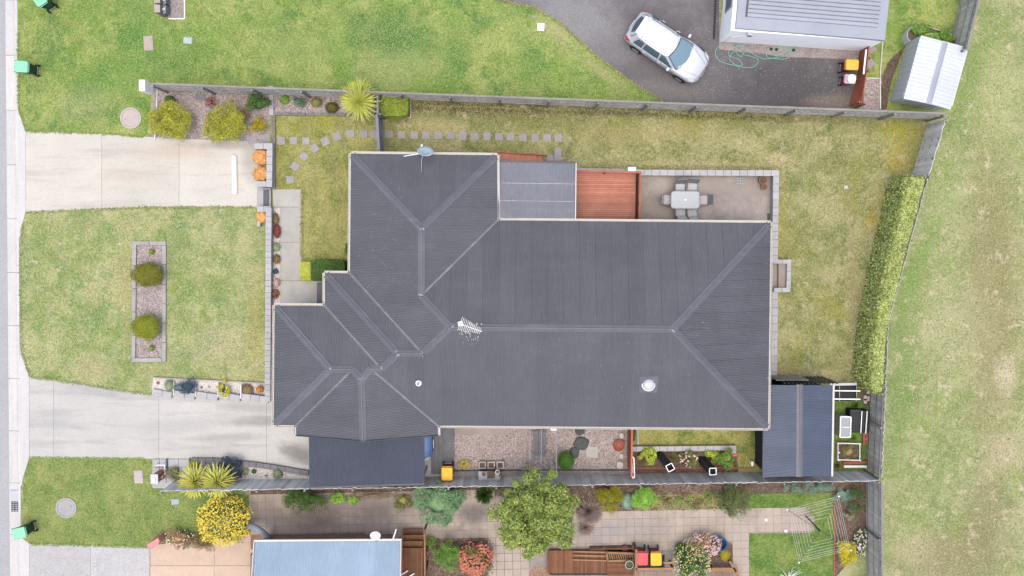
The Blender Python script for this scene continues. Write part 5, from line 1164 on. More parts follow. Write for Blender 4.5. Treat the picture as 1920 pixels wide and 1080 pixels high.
MB().lathe((0, 0, .722), [(.045, 0), (.045, .012), (.03, .016)], 14).build('umbrella_cap', M['white'], tbl, local=True)
def chair(label, px, py, rz, dark=True):
    "faces local +x, backrest at -x; px,py of the seat centre"
    c = W(px, py, .43); root = empty('patio_chair', (c.x, c.y, 0), label, 'chair', 'chairs round the glass patio table', rz)
    mb = MB(); mb.prism([(-.22, -.23), (.24, -.23), (.24, .23), (-.22, .23)], .415, .43); mb.build('seat', M['sling'], root, local=True)
    mb = MB(); mb.add([(-.22, -.23, .44), (-.22, .23, .44), (-.40, .23, .94), (-.40, -.23, .94), (-.235, -.23, .44), (-.235, .23, .44), (-.415, .23, .94), (-.415, -.23, .94)], [(0, 1, 2, 3), (7, 6, 5, 4), (0, 4, 5, 1), (1, 5, 6, 2), (2, 6, 7, 3), (3, 7, 4, 0)])
    mb.build('backrest', M['sling_d'] if dark else M['sling'], root, local=True)
    for s_ in (-1, 1):
        MB().tube([(.26, s_*.25, .0), (.24, s_*.25, .42), (-.22, s_*.25, .42), (-.42, s_*.25, .97)], .014, 6).build('side_frame', M['frame'], root, local=True)
        MB().tube([(-.22, s_*.25, .42), (-.30, s_*.25, .0)], .014, 6).build('leg', M['frame'], root, local=True)
        MB().tube([(.25, s_*.26, .40), (.24, s_*.27, .64), (-.28, s_*.27, .64)], .014, 6).build('armrest', M['frame'], root, local=True)
    MB().tube([(-.42, -.25, .97), (-.42, .25, .97)], .014, 6).build('top_rail', M['frame'], root, local=True)
chair('grey sling patio chair at the upper left of the glass table', 1275.5, 353, R(-90)+.05); chair('grey sling patio chair at the upper right of the glass table', 1298, 352, R(-90)-.07)
chair('grey sling patio chair at the lower left of the glass table', 1276, 396, R(90)+.06, False); chair('grey sling patio chair at the lower right of the glass table', 1297.5, 397, R(90)+.09, False)
chair('grey sling patio chair at the left end of the glass table', 1253, 374.5, R(-2), False); chair('grey sling patio chair at the right end of the glass table', 1318, 375, R(181))
# ---- cars
M['silver'] = m_plain('silver_car_paint', P(222, 226, 234), .28, .02, spec=.6, metal=.25, fine=10); M['bluecar'] = m_plain('blue_car_paint', P(110, 150, 205), .3, .03, spec=.6, metal=.2, fine=10)
M['cglass'] = m_glass('car_glass', (.045, .075, .095, 1)); M['cglass_l'] = m_glass('windscreen_glass', P(128, 156, 172)); M['tail'] = m_plain('red_tail_lamp', P(226, 44, 50), .2, .03, spec=.6); M['headl'] = m_plain('clear_head_lamp', P(216, 220, 224), .15, .04, spec=.7)
M['trim'] = m_plain('black_trim', P(40, 42, 46), .4, .1); M['rim'] = m_plain('alloy_rim', P(200, 200, 204), .3, .05, metal=.5)
def car(name, label, px, py, rz, paint, L=4.35):
    c = W(px, py, .9); root = empty(name, (c.x, c.y, .012), label, 'car', rz=rz); k = L/4.35
    st = [(-2.16, .60, .62, .34), (-2.13, .74, .80, .25), (-2.05, .82, .92, .22), (-1.8, .875, 1.0, .2), (-1.35, .90, 1.02, .2), (-.5, .905, 1.0, .2), (.4, .905, .985, .2), (.95, .90, .97, .2), (1.25, .89, .93, .2), (1.6, .865, .86, .2), (1.88, .80, .77, .22), (2.05, .68, .69, .25), (2.15, .5, .60, .3), (2.18, .38, .5, .36)]
    vs = []; m = 9
    for x, w, zt, zb in st:
        half = [(0, zt), (w*.5, zt-.005), (w*.84, zt-.035), (w*.955, zt-.10), (w, zt-.24 if zt > .8 else zt-.14), (w*.99, (zt+zb)/2-.05), (w*.95, zb+.05), (w*.8, zb), (0, zb)]
        for y, z in half: vs.append((x*k, y, max(z, zb)))
        for y, z in half[1:-1][::-1]: vs.append((x*k, -y, max(z, zb)))
    n = 16; fs = [(i*n+j, (i+1)*n+j, (i+1)*n+(j+1) % n, i*n+(j+1) % n) for i in range(len(st)-1) for j in range(n)]
    fs += [tuple(range(n)), tuple((len(st)-1)*n+j for j in range(n-1, -1, -1))]
    b = MB().add(vs, fs).build('body', paint, root, local=True, smooth=True); sb = b.modifiers.new('s', 'SUBSURF'); sb.levels = sb.render_levels = 2
    # cabin: bottom and top rings
    bx = [(-2.0, .60), (-1.75, .78), (-1.0, .83), (.0, .83), (.72, .80), (1.12, .60), (1.2, .3)]; tx = [(-1.72, .42), (-1.58, .55), (-.95, .61), (-.3, .615), (.10, .59), (.26, .45), (.30, .22)]
    B = [(x*k, y, .955 if x < .8 else .90) for x, y in bx]; T = [(x*k, y, 1.40 if -1.6 < x < .05 else 1.375) for x, y in tx]
    Bf = B+[(x, -y, z) for x, y, z in B[::-1]]; Tf = T+[(x, -y, z) for x, y, z in T[::-1]]; n = len(Bf)
    mid = [((b_[0]*.45+t_[0]*.55), (b_[1]*.42+t_[1]*.58)*1.02, b_[2]*.45+t_[2]*.55) for b_, t_ in zip(Bf, Tf)]
    cb = MB().add(Bf+mid+Tf, [(j, (j+1) % n, n+(j+1) % n, n+j) for j in range(n)]+[(n+j, n+(j+1) % n, 2*n+(j+1) % n, 2*n+j) for j in range(n)]).build('cabin', paint, root, local=True, smooth=True)
    # crowned roof skin
    mb = MB(); vs = []; cols = 9
    for (x, y, z) in T:
        for j in range(cols): s_ = -1+2*j/(cols-1); vs.append((x, y*s_, z+.055*(1-abs(s_)**2.4)*(1 if -1.65 < x < .2 else .55)))
    mb.add(vs, [(i*cols+j, (i+1)*cols+j, (i+1)*cols+j+1, i*cols+j+1) for i in range(len(T)-1) for j in range(cols-1)]); mb.build('roof', paint, root, local=True, smooth=True)
    def patch(name, pts, m, off=.008, par=root):
        P_ = [Vector(p) for p in pts]; nn = (P_[1]-P_[0]).cross(P_[3]-P_[0]).normalized(); cen = sum(P_, Vector())/4
        if nn.dot(cen-Vector((-.4, 0, .6))) < 0: nn = -nn
        vs = []; N = 6
        for i in range(N+1):
            for j in range(N+1):
                u, v = i/N, j/N; p = P_[0]*(1-u)*(1-v)+P_[1]*u*(1-v)+P_[2]*u*v+P_[3]*(1-u)*v; vs.append(p+nn*(off+.035*math.sin(math.pi*v)*math.sin(math.pi*u)**.5))
        return MB().add(vs, [(i*(N+1)+j, (i+1)*(N+1)+j, (i+1)*(N+1)+j+1, i*(N+1)+j+1) for i in range(N) for j in range(N)]).build(name, m, par, local=True, smooth=True)
    lerp = lambda a, b, t: tuple(a[i]+(b[i]-a[i])*t for i in range(3))
    # windscreen wraps between the two front corner points
    fl_b, fr_b, fl_t, fr_t = (1.0*k, .735, .93), (1.0*k, -.735, .93), (.27*k, .53, 1.385), (.27*k, -.53, 1.385)
    ws_ = MB(); vs = []; N = 10
    for i in range(N+1):
        s_ = -1+2*i/N
        for j in range(7):
            t = j/6; x = (1.16-.22*abs(s_)**2.2)*(1-t)+(.33-.08*abs(s_)**2)*t; y = s_*(.76*(1-t)+.545*t); z = .915*(1-t)+1.40*t+.03*math.sin(math.pi*t)+.015*(1-s_*s_)*t; vs.append((x*k, y, z+.008))
    ws_.add(vs, [(i*7+j, (i+1)*7+j, (i+1)*7+j+1, i*7+j+1) for i in range(N) for j in range(6)]); ws_.build('windscreen', M['cglass_l'], root, local=True, smooth=True)
    rim_pts = [vs[i*7] for i in range(N+1)]+[vs[N*7+j] for j in range(1, 7)]+[vs[i*7+6] for i in range(N-1, -1, -1)]+[vs[j] for j in range(5, 0, -1)]
    MB().tube([Vector(v) for v in rim_pts], .018, 5, close=True).build('windscreen_seal', M['trim'], root, local=True)
    for s_ in (-1, 1):
        MB().bar((1.04*k, s_*.38-.2, .955), (.98*k, s_*.38+.22, .985), .02, .015).build('wiper', M['trim'], root, local=True)
    rg_ = MB(); vs = []
    for i in range(N+1):
        s_ = -1+2*i/N
        for j in range(5):
            t = j/4; x = -((2.05-.16*abs(s_)**2.2)*(1-t)+(1.74-.12*abs(s_)**2)*t); y = s_*(.66*(1-t)+.50*t); z = .985*(1-t)+1.385*t+.015*math.sin(math.pi*t); vs.append((x*k, y, z+.01))
    rg_.add(vs, [(i*5+j, i*5+j+1, (i+1)*5+j+1, (i+1)*5+j) for i in range(N) for j in range(4)]); rg_.build('rear_window', M['cglass'], root, local=True, smooth=True)
    MB().bar((-1.72*k, -.48, 1.42), (-1.72*k, .48, 1.42), .16, .03).build('spoiler', paint, root, local=True, bevel=.01)
    for s_ in (-1, 1):
        for x0, x1, t0, t1 in ((-1.62, -1.12, -1.45, -1.1), (-1.04, -.16, -1.02, -.2), (-.08, .72, -.1, .14)):
            patch('side_window', [(x0*k, s_*.825, 1.0), (x1*k, s_*.825, .985), (t1*k, s_*.64, 1.345), (t0*k, s_*.64, 1.345)], M['cglass'], .012)
        MB().tube([(-1.45*k, s_*.52, 1.44), (-.7*k, s_*.555, 1.465), (.1*k, s_*.535, 1.44)], .014, 6).build('roof_rail', M['trim'], root, local=True)
        mo = MB().box((.56*k, s_*.97, 1.02), (.14, .2, .13)).build('mirror', paint, root, local=True, bevel=.04, segs=2); MB().bar((.58*k, s_*.84, .98), (.56*k, s_*.92, 1.0), .05, .04).build('mirror_arm', M['trim'], mo, local=True)
        for x in (-.9, .0): MB().box((x*k, s_*.905, .86), (.17, .03, .03)).build('door_handle', paint, root, local=True, bevel=.008)
        for x in (-.12, .85, -1.1): MB().bar((x*k, s_*.907, .95), (x*k, s_*.90, .35), .008, .008).build('door_seam', M['trim'], root, local=True)
        # lamps
        tl = MB(); vs = []
        for x, y, z in ((-1.86, .80, .99), (-2.07, .70, .965), (-2.13, .70, .78), (-1.98, .845, .80), (-1.72, .875, .985)): vs.append((x*k-.012, s_*(y+.012), z+.012))
        cc_ = tuple(sum(v[i] for v in vs)/5 + (.02 if i == 2 else (-.03 if i == 0 else s_*.02)) for i in range(3)); tl.add(vs+[cc_], [(i, (i+1) % 5, 5) for i in range(5)]); tl.build('tail_lamp', M['tail'], root, local=True)
        hl = MB(); vs = []
        for x, y, z in ((1.62, .80, .845), (1.90, .60, .775), (2.04, .60, .68), (1.95, .755, .68), (1.72, .84, .74)): vs.append((x*k+.008, s_*(y+.006), z+.014))
        cc_ = tuple(sum(v[i] for v in vs)/5 + (.02 if i == 2 else (.02 if i == 0 else s_*.015)) for i in range(3)); hl.add(vs+[cc_], [(i, (i+1) % 5, 5) for i in range(5)]); hl.build('headlight', M['headl'], root, local=True)
        for x in (-1.3, 1.33):
            w = MB().lathe((0, 0, 0), [(.2, -.1), (.31, -.1), (.325, -.07), (.325, .07), (.31, .1), (.2, .1)], 26).build('tyre', M['rubber'], root, local=True); w.location = (x*k, s_*.82, .32); w.rotation_euler = (R(90), 0, 0)
            rm_ = MB().lathe((0, 0, 0), [(.21, -.105), (.2, -.112), (.05, -.095)], 20); rm_.lathe((0, 0, 0), [(.05, .095), (.2, .112), (.21, .105)], 20); ro = rm_.build('rim', M['rim'], w, local=True)
            for q in range(5):
                for yy in (-.112, .112): MB().bar((0, 0, yy), (.19*math.cos(q*1.2566), .19*math.sin(q*1.2566), yy), .03, .01).build('spoke', M['galv'], w, local=True) if False else None
            MB().tube([((x+.36*math.cos(a))*k, s_*.905, .32+.36*math.sin(a)) for a in [R(10+16*j) for j in range(11)]], .022, 5).build('wheel_arch', M['trim'], root, local=True)
    for a, b in (((-.55, 0), (0, 0)),): pass
    MB().lathe((-1.30*k, 0, 1.44), [(.02, 0), (.012, .05), (.004, .08)], 8).build('aerial_base', M['trim'], root, local=True)
    MB().box((-2.165*k, 0, .55), (.015, .5, .11)).build('number_plate', M['white'], root, local=True); MB().box((2.185*k, 0, .42), (.015, .5, .11)).build('number_plate', M['white'], root, local=True)
    for s_ in (-1, 1): MB().tube([(1.12*k, s_*.62, .945), (1.6*k, s_*.48, .875), (1.98*k, s_*.36, .735)], .006, 4).build('bonnet_seam', M['trim'], root, local=True)
    MB().tube([(2.0*k, .62, .71), (2.08*k, .3, .695), (2.1*k, 0, .69), (2.08*k, -.3, .695), (2.0*k, -.62, .71)], .007, 4).build('bonnet_seam', M['trim'], root, local=True)
    MB().box((2.155*k, 0, .55), (.04, .7, .1)).build('grille', M['trim'], root, local=True, bevel=.02)
    return root
car('parked_car', 'silver hatchback parked on the asphalt drive beside the white house', 1254, 88, R(-33.5), M['silver'])
car('parked_car', 'blue car mostly hidden under the dark carport roof', 731, 836, R(0), M['bluecar'])
# hose
hm = m_plain('teal_hose', P(130, 200, 184), .5, .05, fine=5)
hp = [(1358, 82), (1346, 88), (1341, 100), (1350, 115), (1372, 122), (1398, 127), (1415, 124), (1421, 112), (1408, 106), (1396, 103), (1384, 96), (1372, 100), (1368, 112), (1380, 122), (1392, 122), (1385, 112), (1366, 104), (1372, 90), (1392, 86), (1396, 96), (1388, 106), (1378, 92), (1394, 88), (1410, 100), (1430, 110), (1450, 110), (1470, 111), (1484, 104), (1486, 94), (1472, 88), (1450, 90), (1436, 96), (1440, 108), (1460, 108), (1480, 100), (1470, 92), (1448, 96), (1456, 106), (1478, 92), (1490, 90), (1496, 98), (1505, 96)]
hpt = [W(x, y, .0) for x, y in hp]; ctr = []
for i in range(len(hpt)-1):
    p0_, p1_, p2_, p3_ = hpt[max(i-1, 0)], hpt[i], hpt[i+1], hpt[min(i+2, len(hpt)-1)]
    for j in range(6):
        t = j/6; q = .5*((2*p1_)+(-p0_+p2_)*t+(2*p0_-5*p1_+4*p2_-p3_)*t*t+(-p0_+3*p1_-3*p2_+p3_)*t**3); q.z = .028+.012*math.sin(i*2.1+t*3); ctr.append(q)
ho = MB().tube(ctr, .016, 6).build('garden_hose', hm, at=hpt[0]); tag(ho, 'loosely coiled teal garden hose on the asphalt below the white house', 'hose')
for i, (x, y) in enumerate(((1446, 92), (1456, 93), (1488, 94))):
    p = W(x, y, .1); o = MB().lathe((0, 0, 0), [(.05, 0), (.07, .12), (.06, .12)], 10).build('plant_pot', M['black'], at=(0, 0, 0)); o.location = (p.x, p.y, .016); tag(o, ('small black pot left of the hose coils by the wall', 'small black pot among the hose coils by the wall', 'small black pot right of the hose coils by the wall')[i], 'pot')
# curved galvanised bed by the shed
cb_ = empty('raised_bed', W(1750, 70, 0), 'curved galvanised steel raised bed behind the white shed', 'raised bed')
arc = [(1708, 78), (1702, 70), (1702, 60), (1708, 52), (1720, 49), (1735, 50), (1755, 55), (1775, 61), (1790, 68)]
pw_ = [W(x, y, .6) for x, y in arc]; mb = MB()
for i in range(len(pw_)-1):
    a, b = pw_[i].copy(), pw_[i+1].copy(); mb.add([(a.x, a.y, 0), (b.x, b.y, 0), (b.x, b.y, .6), (a.x, a.y, .6)], [(0, 1, 2, 3)])
o = mb.build('steel_wall', M['steelw'], cb_); sm = o.modifiers.new('t', 'SOLIDIFY'); sm.thickness = .02
MB().prism([W(x, y, .5) for x, y in arc]+[W(1800, 92, .5), W(1725, 76, .5)], 0, .48).build('soil', M['soil'], cb_)
# clothesline frame and slatted bench in the gravel yard
cl = empty('clothesline', W(1018, 845, 0), 'white folding clothesline frame over the grey slatted bench', 'clothesline')
Z = 1.7; A1, A2, A3, A4 = W(994, 804, Z), W(1043, 803, Z), W(1043, 884, Z), W(993.5, 884, Z)
for a, b in ((A1, A2), (A2, A3), (A3, A4), (A4, A1), (W(1015, 804, Z), W(1014.5, 884, Z))): MB().tube([a, b], .015, 6).build('tube', M['galv'], cl)
for i in range(6): f = .1+.8*i/5; MB().tube([A1+(A4-A1)*f, A2+(A3-A2)*f], .004, 4).build('line', M['galv'], cl) if i in (0, 5) else None
for p in (A4, A3): MB().box((p.x, p.y, Z/2), (.05, .05, Z)).build('post', M['galv'], cl)
MB().box(W(1038, 804, Z+.04), (.3, .16, .12)).build('bracket', M['white'], cl, bevel=.02)
bn = empty('slatted_bench', W(1012, 832, 0), 'long grey slatted bench standing in the gravel yard', 'bench')
for i in range(5):
    x = 1003+4.3*i; MB().bar(W(x, 806, .45), W(x, 856, .45), .085, .04).build('slat', M['deckgr'], bn)
for y in (812, 850): a, b = W(1002, y, .41), W(1022, y, .41); MB().bar(a, b, .06, .05).build('bearer', M['darkgrey'], bn); [MB().box((q.x, q.y, .19), (.06, .06, .38)).build('leg', M['darkgrey'], bn) for q in (a, b)]
# stone planters and potting bench
for i, x in enumerate((904.5, 921, 938)):
    pot('stone_planter', ('left', 'middle', 'right')[i]+'most of three square stone planters in the gravel yard', x, 872.5, .19, .3, M['cov_p'], 'planter', sq=True, group='square stone planters')
pb = empty('potting_bench', W(916, 893, 0), 'pale grey bench with potted plants against the lower fence', 'bench')
MB().prism([W(897, 884, .75), W(938, 884, .75), W(938, 901, .75), W(897, 901, .75)], .71, .75).build('bench_top', M['rooflg'], pb); MB().prism([W(900, 901.5, .8), W(937, 901, .8), W(937, 904.5, .8), W(900, 905, .8)], .7, .8).build('front_rail', M['fence_gr'], pb)
for p in ((899, 886), (936, 886), (899, 900), (936, 900)): q = W(*p, .7); MB().box((q.x, q.y, .35), (.07, .07, .7)).build('leg', M['rooflg'], pb)
pot('flower_pot', 'small pale pot with a green plant at the left of the bench', 907, 889, .13, .16, M['cov_p'], z0=.75)
MB_ = pot('flower_pot', 'wide square tray of dry brown plants on the bench', 920.5, 890, .19, .14, M['soil'], z0=.75, sq=True)
pot('flower_pot', 'small white pot at the upper right of the bench', 933, 885, .11, .15, M['white'], z0=.75); pot('flower_pot', 'small red pot at the right end of the bench', 938.5, 891, .1, .16, M['brickred'], z0=.75)
hr = W(983, 876, .3); o = MB().tube([Vector((.17*math.cos(a), .17*math.sin(a), .1*math.sin(a))) for a in [i*math.pi/8 for i in range(16)]], .02, 6, close=True).build('hoop', m_plain('pale_yellow_plastic', P(228, 214, 150), .5, .05), at=(0, 0, 0)); o.location = hr; tag(o, 'pale yellow hoop beside the big tree crown in the gravel yard', 'hoop')
# dark flat rocks and white stones
def rock(label, px, py, rx, ry, h, m, name='rock', cat='rock', group=None, seed=0):
    c = W(px, py, h/2); b = bmesh.new(); bmesh.ops.create_icosphere(b, subdivisions=3, radius=1)
    for v in b.verts:
        k = 1+.22*noise.noise(v.co*1.7+Vector((seed, 0, 0)))+.08*noise.noise(v.co*5+Vector((seed, 3, 0))); v.co = Vector((v.co.x*rx*k, v.co.y*ry*k, (v.co.z*k*.5+.5)*h))
    me = bpy.data.meshes.new(name); b.to_mesh(me); b.free(); me.materials.append(m); o = link(name, me, None, None, (c.x, c.y, 0)); me.polygons.foreach_set('use_smooth', [True]*len(me.polygons)); tag(o, label, cat, group); return o
M['rockd'] = m_concrete('mossy_dark_stone', P(92, 98, 98), P(120, 128, 120), .15, 3); M['rockw'] = m_concrete('white_stone', P(232, 226, 218), P(200, 190, 178), .08, 4)
rock('dark flat stone ornament nearest the house gutter in the gravel', 1087, 808, .26, .22, .16, M['rockd'], seed=1); rock('largest dark flat stone ornament in the gravel yard', 1090, 831, .38, .36, .14, M['rockd'], seed=5); rock('dark flat stone ornament beside the round green bush', 1077, 849, .26, .30, .18, M['rockd'], seed=9)
rock('uppermost white stone along the red fence', 1164, 803, .12, .12, .12, M['rockw'], seed=2); rock('white stone below the uppermost one along the red fence', 1166, 817, .13, .17, .12, M['rockw'], seed=3)
rock('white stone in the middle along the red fence', 1165.5, 855, .12, .15, .13, M['rockw'], seed=4); rock('largest white stone near the lower fence and red fence', 1163, 872, .22, .22, .18, M['rockw'], seed=6)
bwl = MB().lathe((0, 0, 0), [(.08, .0), (.24, .06), (.31, .14), (.29, .14), (.2, .06), (.05, .03)], 24, cap=False).build('copper_bowl', M['fence_red'], at=(0, 0, 0)); p = W(1160, 835, .1); bwl.location = (p.x, p.y, .012); tag(bwl, 'rusty copper bowl with dried stems beside the red fence', 'bowl')
# shade cloth plant covers (obelisks)
def obelisk(label, bx, by, tx_, ty_, rz, wb=.24, wt=.24):
    H_ = 1.25; b = W(bx, by, 0); t = W(tx_, ty_, H_); root = empty('plant_cover', (b.x, b.y, 0), label, 'plant cover', 'mesh plant covers in the rose bed')
    dv = Vector((t.x-b.x, t.y-b.y, H_)); ring = lambda c, w, a: [c+Vector((w*math.cos(a+R(45+90*i)), w*math.sin(a+R(45+90*i)), 0)) for i in range(4)]
    B_r, T_r = ring(Vector((0, 0, .0)), wb, rz), ring(dv, wt, rz)
    for i in range(4):
        MB().bar(T_r[i], T_r[(i+1) % 4], .035, .03).build('top_frame', M['white'], root, local=True); MB().tube([B_r[i], T_r[i]], .012, 5).build('stake', M['darkgrey'], root, local=True)
        mb = MB(); mb.add([B_r[i], B_r[(i+1) % 4], T_r[(i+1) % 4]-Vector((0, 0, .02)), T_r[i]-Vector((0, 0, .02))], [(0, 1, 2, 3)]); mb.build('mesh_side', M['mesh'], root, local=True)
    mb = MB(); q = [v-Vector((0, 0, .25)) for v in T_r]; mb.add(q, [(0, 1, 2, 3)]); mb.build('mesh_top', M['mesh'], root, local=True)
obelisk('black mesh plant cover with tilted white square top left in the rose bed', 1236, 852, 1256.5, 876.5, R(28)); obelisk('black mesh plant cover with square white top right in the rose bed', 1315, 861, 1336.5, 884, R(2))
wp_ = MB().box((0, 0, .2), (.1, .24, .4)).build('white_marker', M['white'], at=(0, 0, 0), bevel=.01); p = W(1411, 870, .4); wp_.location = (p.x, p.y, 0); tag(wp_, 'small white post beside the dark workshop wall', 'post')
# ---- objects behind the workshop
pf = empty('planter_frame', W(1588, 737, 0), 'dark planter frame with white bars beside the hedge foot', 'planter')
MB().prism([W(1562, 723, .3), W(1608, 724, .3), W(1607, 752, .3), W(1562, 752, .3)], 0, .28).build('planter_box', M['black'], pf)
MB().bar(W(1556, 721, .6), W(1606, 720, .6), .12, .05).build('back_rail', M['galv'], pf)
for y in (732.5, 748): MB().bar(W(1563, y, .75), W(1613, y+.5, .75), .05, .05).build('cross_bar', M['white'], pf); 
for x, y in ((1566, 732), (1612, 733), (1566, 748), (1612, 749)): p = W(x, y, .7); MB().box((p.x, p.y, .36), (.04, .04, .72)).build('post', M['galv'], pf)
for x in (1574, 1606): MB().bar(W(x, 724, .5), W(x, 752, .5), .025, .03).build('side_bar', M['galv'], pf)
bks = empty('loose_bricks', W(1628, 744, 0), 'small stack of pale concrete blocks at the hedge foot', 'blocks')
for i, (x, y) in enumerate(((1628, 736), (1622, 746), (1628.5, 747), (1635, 746.5), (1622, 752), (1634, 752))): p = W(x, y, .1); MB().box((p.x, p.y, .07), (.16, .26 if i else .16, .14), random.uniform(-.1, .1)).build('block', M['cov_p'], bks, bevel=.006)
sheet('soil_patch', [(1612, 728), (1640, 734), (1640, 760), (1610, 760)], .012, M['soil'])
gh = empty('mini_greenhouse', W(1576, 800, 0), 'small clear lidded greenhouse beside the workshop gutter', 'greenhouse')
q = [W(1568.5, 783, .9), W(1590, 783, .9), W(1588, 827, .9), W(1567, 827, .9)]; b_ = [W(1563, 774, 0), W(1582, 775, 0), W(1581, 812, 0), W(1562, 812, 0)]
pan = NT('clear_panel', .25, .5); M['panel'] = pan.out(P(150, 158, 160))
MB().prism([(v.x, v.y) for v in b_], .0, .87).build('panel_box', M['panel'], gh)
for i in range(4): MB().bar(Vector((b_[i].x, b_[i].y, .89)), Vector((b_[(i+1) % 4].x, b_[(i+1) % 4].y, .89)), .05, .05).build('frame', M['white'], gh)
m_a, m_b = (b_[0]+b_[3])/2, (b_[1]+b_[2])/2; MB().bar(Vector((m_a.x, m_a.y, .9)), Vector((m_b.x, m_b.y, .9)), .03, .05).build('glazing_bar', M['white'], gh)
cbn = empty('compost_box', W(1612, 790, 0), 'black plastic compost box with two white rods across its lid', 'compost bin')
MB().prism([W(1594, 768, .6), W(1630, 770, .6), W(1630, 813, .6), W(1593, 811, .6)], 0, .55).build('box_body', M['black'], cbn, bevel=.03); MB().prism([W(1594, 768, .66), W(1616, 768, .66), W(1615, 812, .66), W(1593, 810, .66)], .56, .63).build('lid', M['black'], cbn, bevel=.03); MB().prism([W(1617, 769, .64), W(1630, 771, .64), W(1630, 812, .64), W(1616, 812, .64)], .56, .61).build('lid', M['black'], cbn, bevel=.02)
for a, b in (((1616, 771), (1614, 812)), ((1626, 771), (1623, 813))): MB().tube([W(*a, .7), W(*b, .7)], .025, 6).build('white_rod', M['white'], cbn)
for i in range(6): MB().box(W(1597+3*i, 770, .66), (.03, .1, .04)).build('lid_rib', M['darkgrey'], cbn)
rb_ = empty('raised_bed', W(1590, 848, 0), 'square weedy raised bed with white pipe frame', 'raised bed')
q = [(1571, 831), (1612, 832), (1612, 863), (1571, 862)]; MB().prism([W(*p, .25) for p in q], 0, .25).build('soil', M['soil'], rb_)
MB().tube([W(*p, .42) for p in q], .035, 8, close=True).build('pipe_frame', M['white'], rb_)
for p in q+[(1573, 848)]: v = W(*p, .3); MB().box((v.x, v.y, .2), (.05, .05, .4)).build('leg', M['white'], rb_)
for i in range(4): a, b = W(*q[i], .25), W(*q[(i+1) % 4], .25); MB().bar(Vector((a.x, a.y, .13)), Vector((b.x, b.y, .13)), .03, .26).build('side_board', M['fence'], rb_)
tp = empty('terracotta_pots', W(1628, 826, 0), 'cluster of red terracotta bricks and broken pots by the right fence', 'bricks')
for i in range(11): p = W(1620+6.0*(i % 4)+random.uniform(-1, 1), 815+7.5*(i//4)+random.uniform(-1, 1), .15); MB().box((p.x, p.y, .08), (.12, .22, .13), random.uniform(-.3, .3)).build('brick', M['brickred'] if i % 4 != 3 else M['cov_p'], tp, bevel=.005)
pln = empty('board_stack', W(1603, 871, 0), 'red board and white gutter length lying beside the lower fence', 'boards')
MB().bar(W(1580, 868, .1), W(1628, 866, .1), .16, .1).build('red_board', M['fence_red'], pln); MB().bar(W(1582, 874.5, .12), W(1627, 874.5, .12), .12, .08).build('white_gutter', M['white'], pln)
# ---- neighbour's timber stair, deck, bin bay, planters
sn = empty('timber_stair', W(776, 1030, 0), 'brown timber stair and landing beside the light blue roof', 'stair')
for i, (y0, y1, z) in enumerate(((992, 1002, .25), (1003, 1013.5, .5), (1014.5, 1026, .75))): MB().prism([W(755, y0, z), W(793, y0, z), W(793, y1, z), W(755, y1, z)], z-.04, z).build('tread', M['deckbr'], sn); MB().prism([W(755, y1, z), W(793, y1, z), W(793, y1+.8, z), W(755, y1+.8, z)], z-.02, z+.2).build('riser', M['rubber'], sn)
for i in range(10): x = 752+4.1*i; MB().prism([W(x+.15, 1027.5, 1.0), W(x+3.8, 1027.5, 1.0), W(x+3.8, 1120, 1.0), W(x+.15, 1120, 1.0)], .96, 1.0).build('board', M['deckbr'], sn)
for x, z0_, z1_ in ((754, .6, 1.05), (797, 1.1, 1.9)): MB().bar(W(x, 991, z0_), W(x, 1028, z1_), .07, .12).build('stringer', M['deckbr2'], sn)
MB().bar(W(796, 1000, 1.5), W(797, 1120, 1.9), .09, .05).build('handrail', M['deckbr2'], sn)
for y in (992, 1040, 1075): p = W(797, y, 1.5); MB().box((p.x, p.y, .8), (.09, .09, 1.6)).build('post', M['deckbr'], sn)
MB().prism([W(754, 1030, .9), W(794, 1030, .9), W(794, 1120, .9), W(754, 1120, .9)], 0, .93).build('substructure', M['rubber'], sn)
for a, b in (((752, 1078), (765, 1070)), ((760, 1085), (777, 1075))): o = MB().tube([W(*a, 1.1), W(*b, 1.1)], .03, 6).build('white_stick', M['white'], at=W(*a, 1.1)); tag(o, 'white stick lying on the brown landing, '+('left one' if a[0] == 752 else 'right one'), 'stick')
nd = empty('timber_deck', W(1110, 1050, 0), 'brown timber ramp and deck below the big tree', 'deck')
for i in range(30): x = 1026+3.72*i; MB().prism([W(x+.2, 1032+.0*i, .35), W(x+3.5, 1032, .35), W(x+3.5, 1075, .35), W(x+.2, 1075, .35)], .31, .35).build('board', M['deckbr'], nd)
for i in range(9): y = 1051+3.2*i; MB().prism([W(1138, y+.2, .42), W(1188, y+.2, .42), W(1188, y+3, .42), W(1138, y+3, .42)], .38, .42).build('landing_board', M['deckbr'], nd)
for y in (1034, 1041, 1049.5): MB().bar(W(1075, y, .44), W(1138, y+1.5, .44), .07, .04).build('batten', M['deckbr2'], nd)
for a, b in (((1136, 1036), (1192, 1038)), ((1138, 1052), (1193, 1050)), ((1137, 1034), (1140, 1053))): MB().bar(W(*a, .55), W(*b, .55), .1, .05).build('rail', M['deckbr2'], nd)
for i in range(12): MB().bar(W(1142+4.2*i, 1038, .48), W(1145+4.2*i, 1050, .48), .05, .03).build('slat', M['deckbr2'], nd)
MB().prism([W(1030, 1034, .3), W(1188, 1034, .3), W(1188, 1078, .3), W(1030, 1078, .3)], 0, .3).build('substructure', M['rubber'], nd)
bb = empty('bin_bay', W(1225, 1055, 0), 'timber framed bin bay with slatted top beside the deck', 'bin bay')
for a, b in (((1193, 1030), (1192, 1090)), ((1192, 1067), (1262, 1066)), ((1244, 1055), (1262, 1055))): MB().bar(W(*a, 1.0), W(*b, 1.0), .11, .05).build('rail', M['deckbr2'], bb)
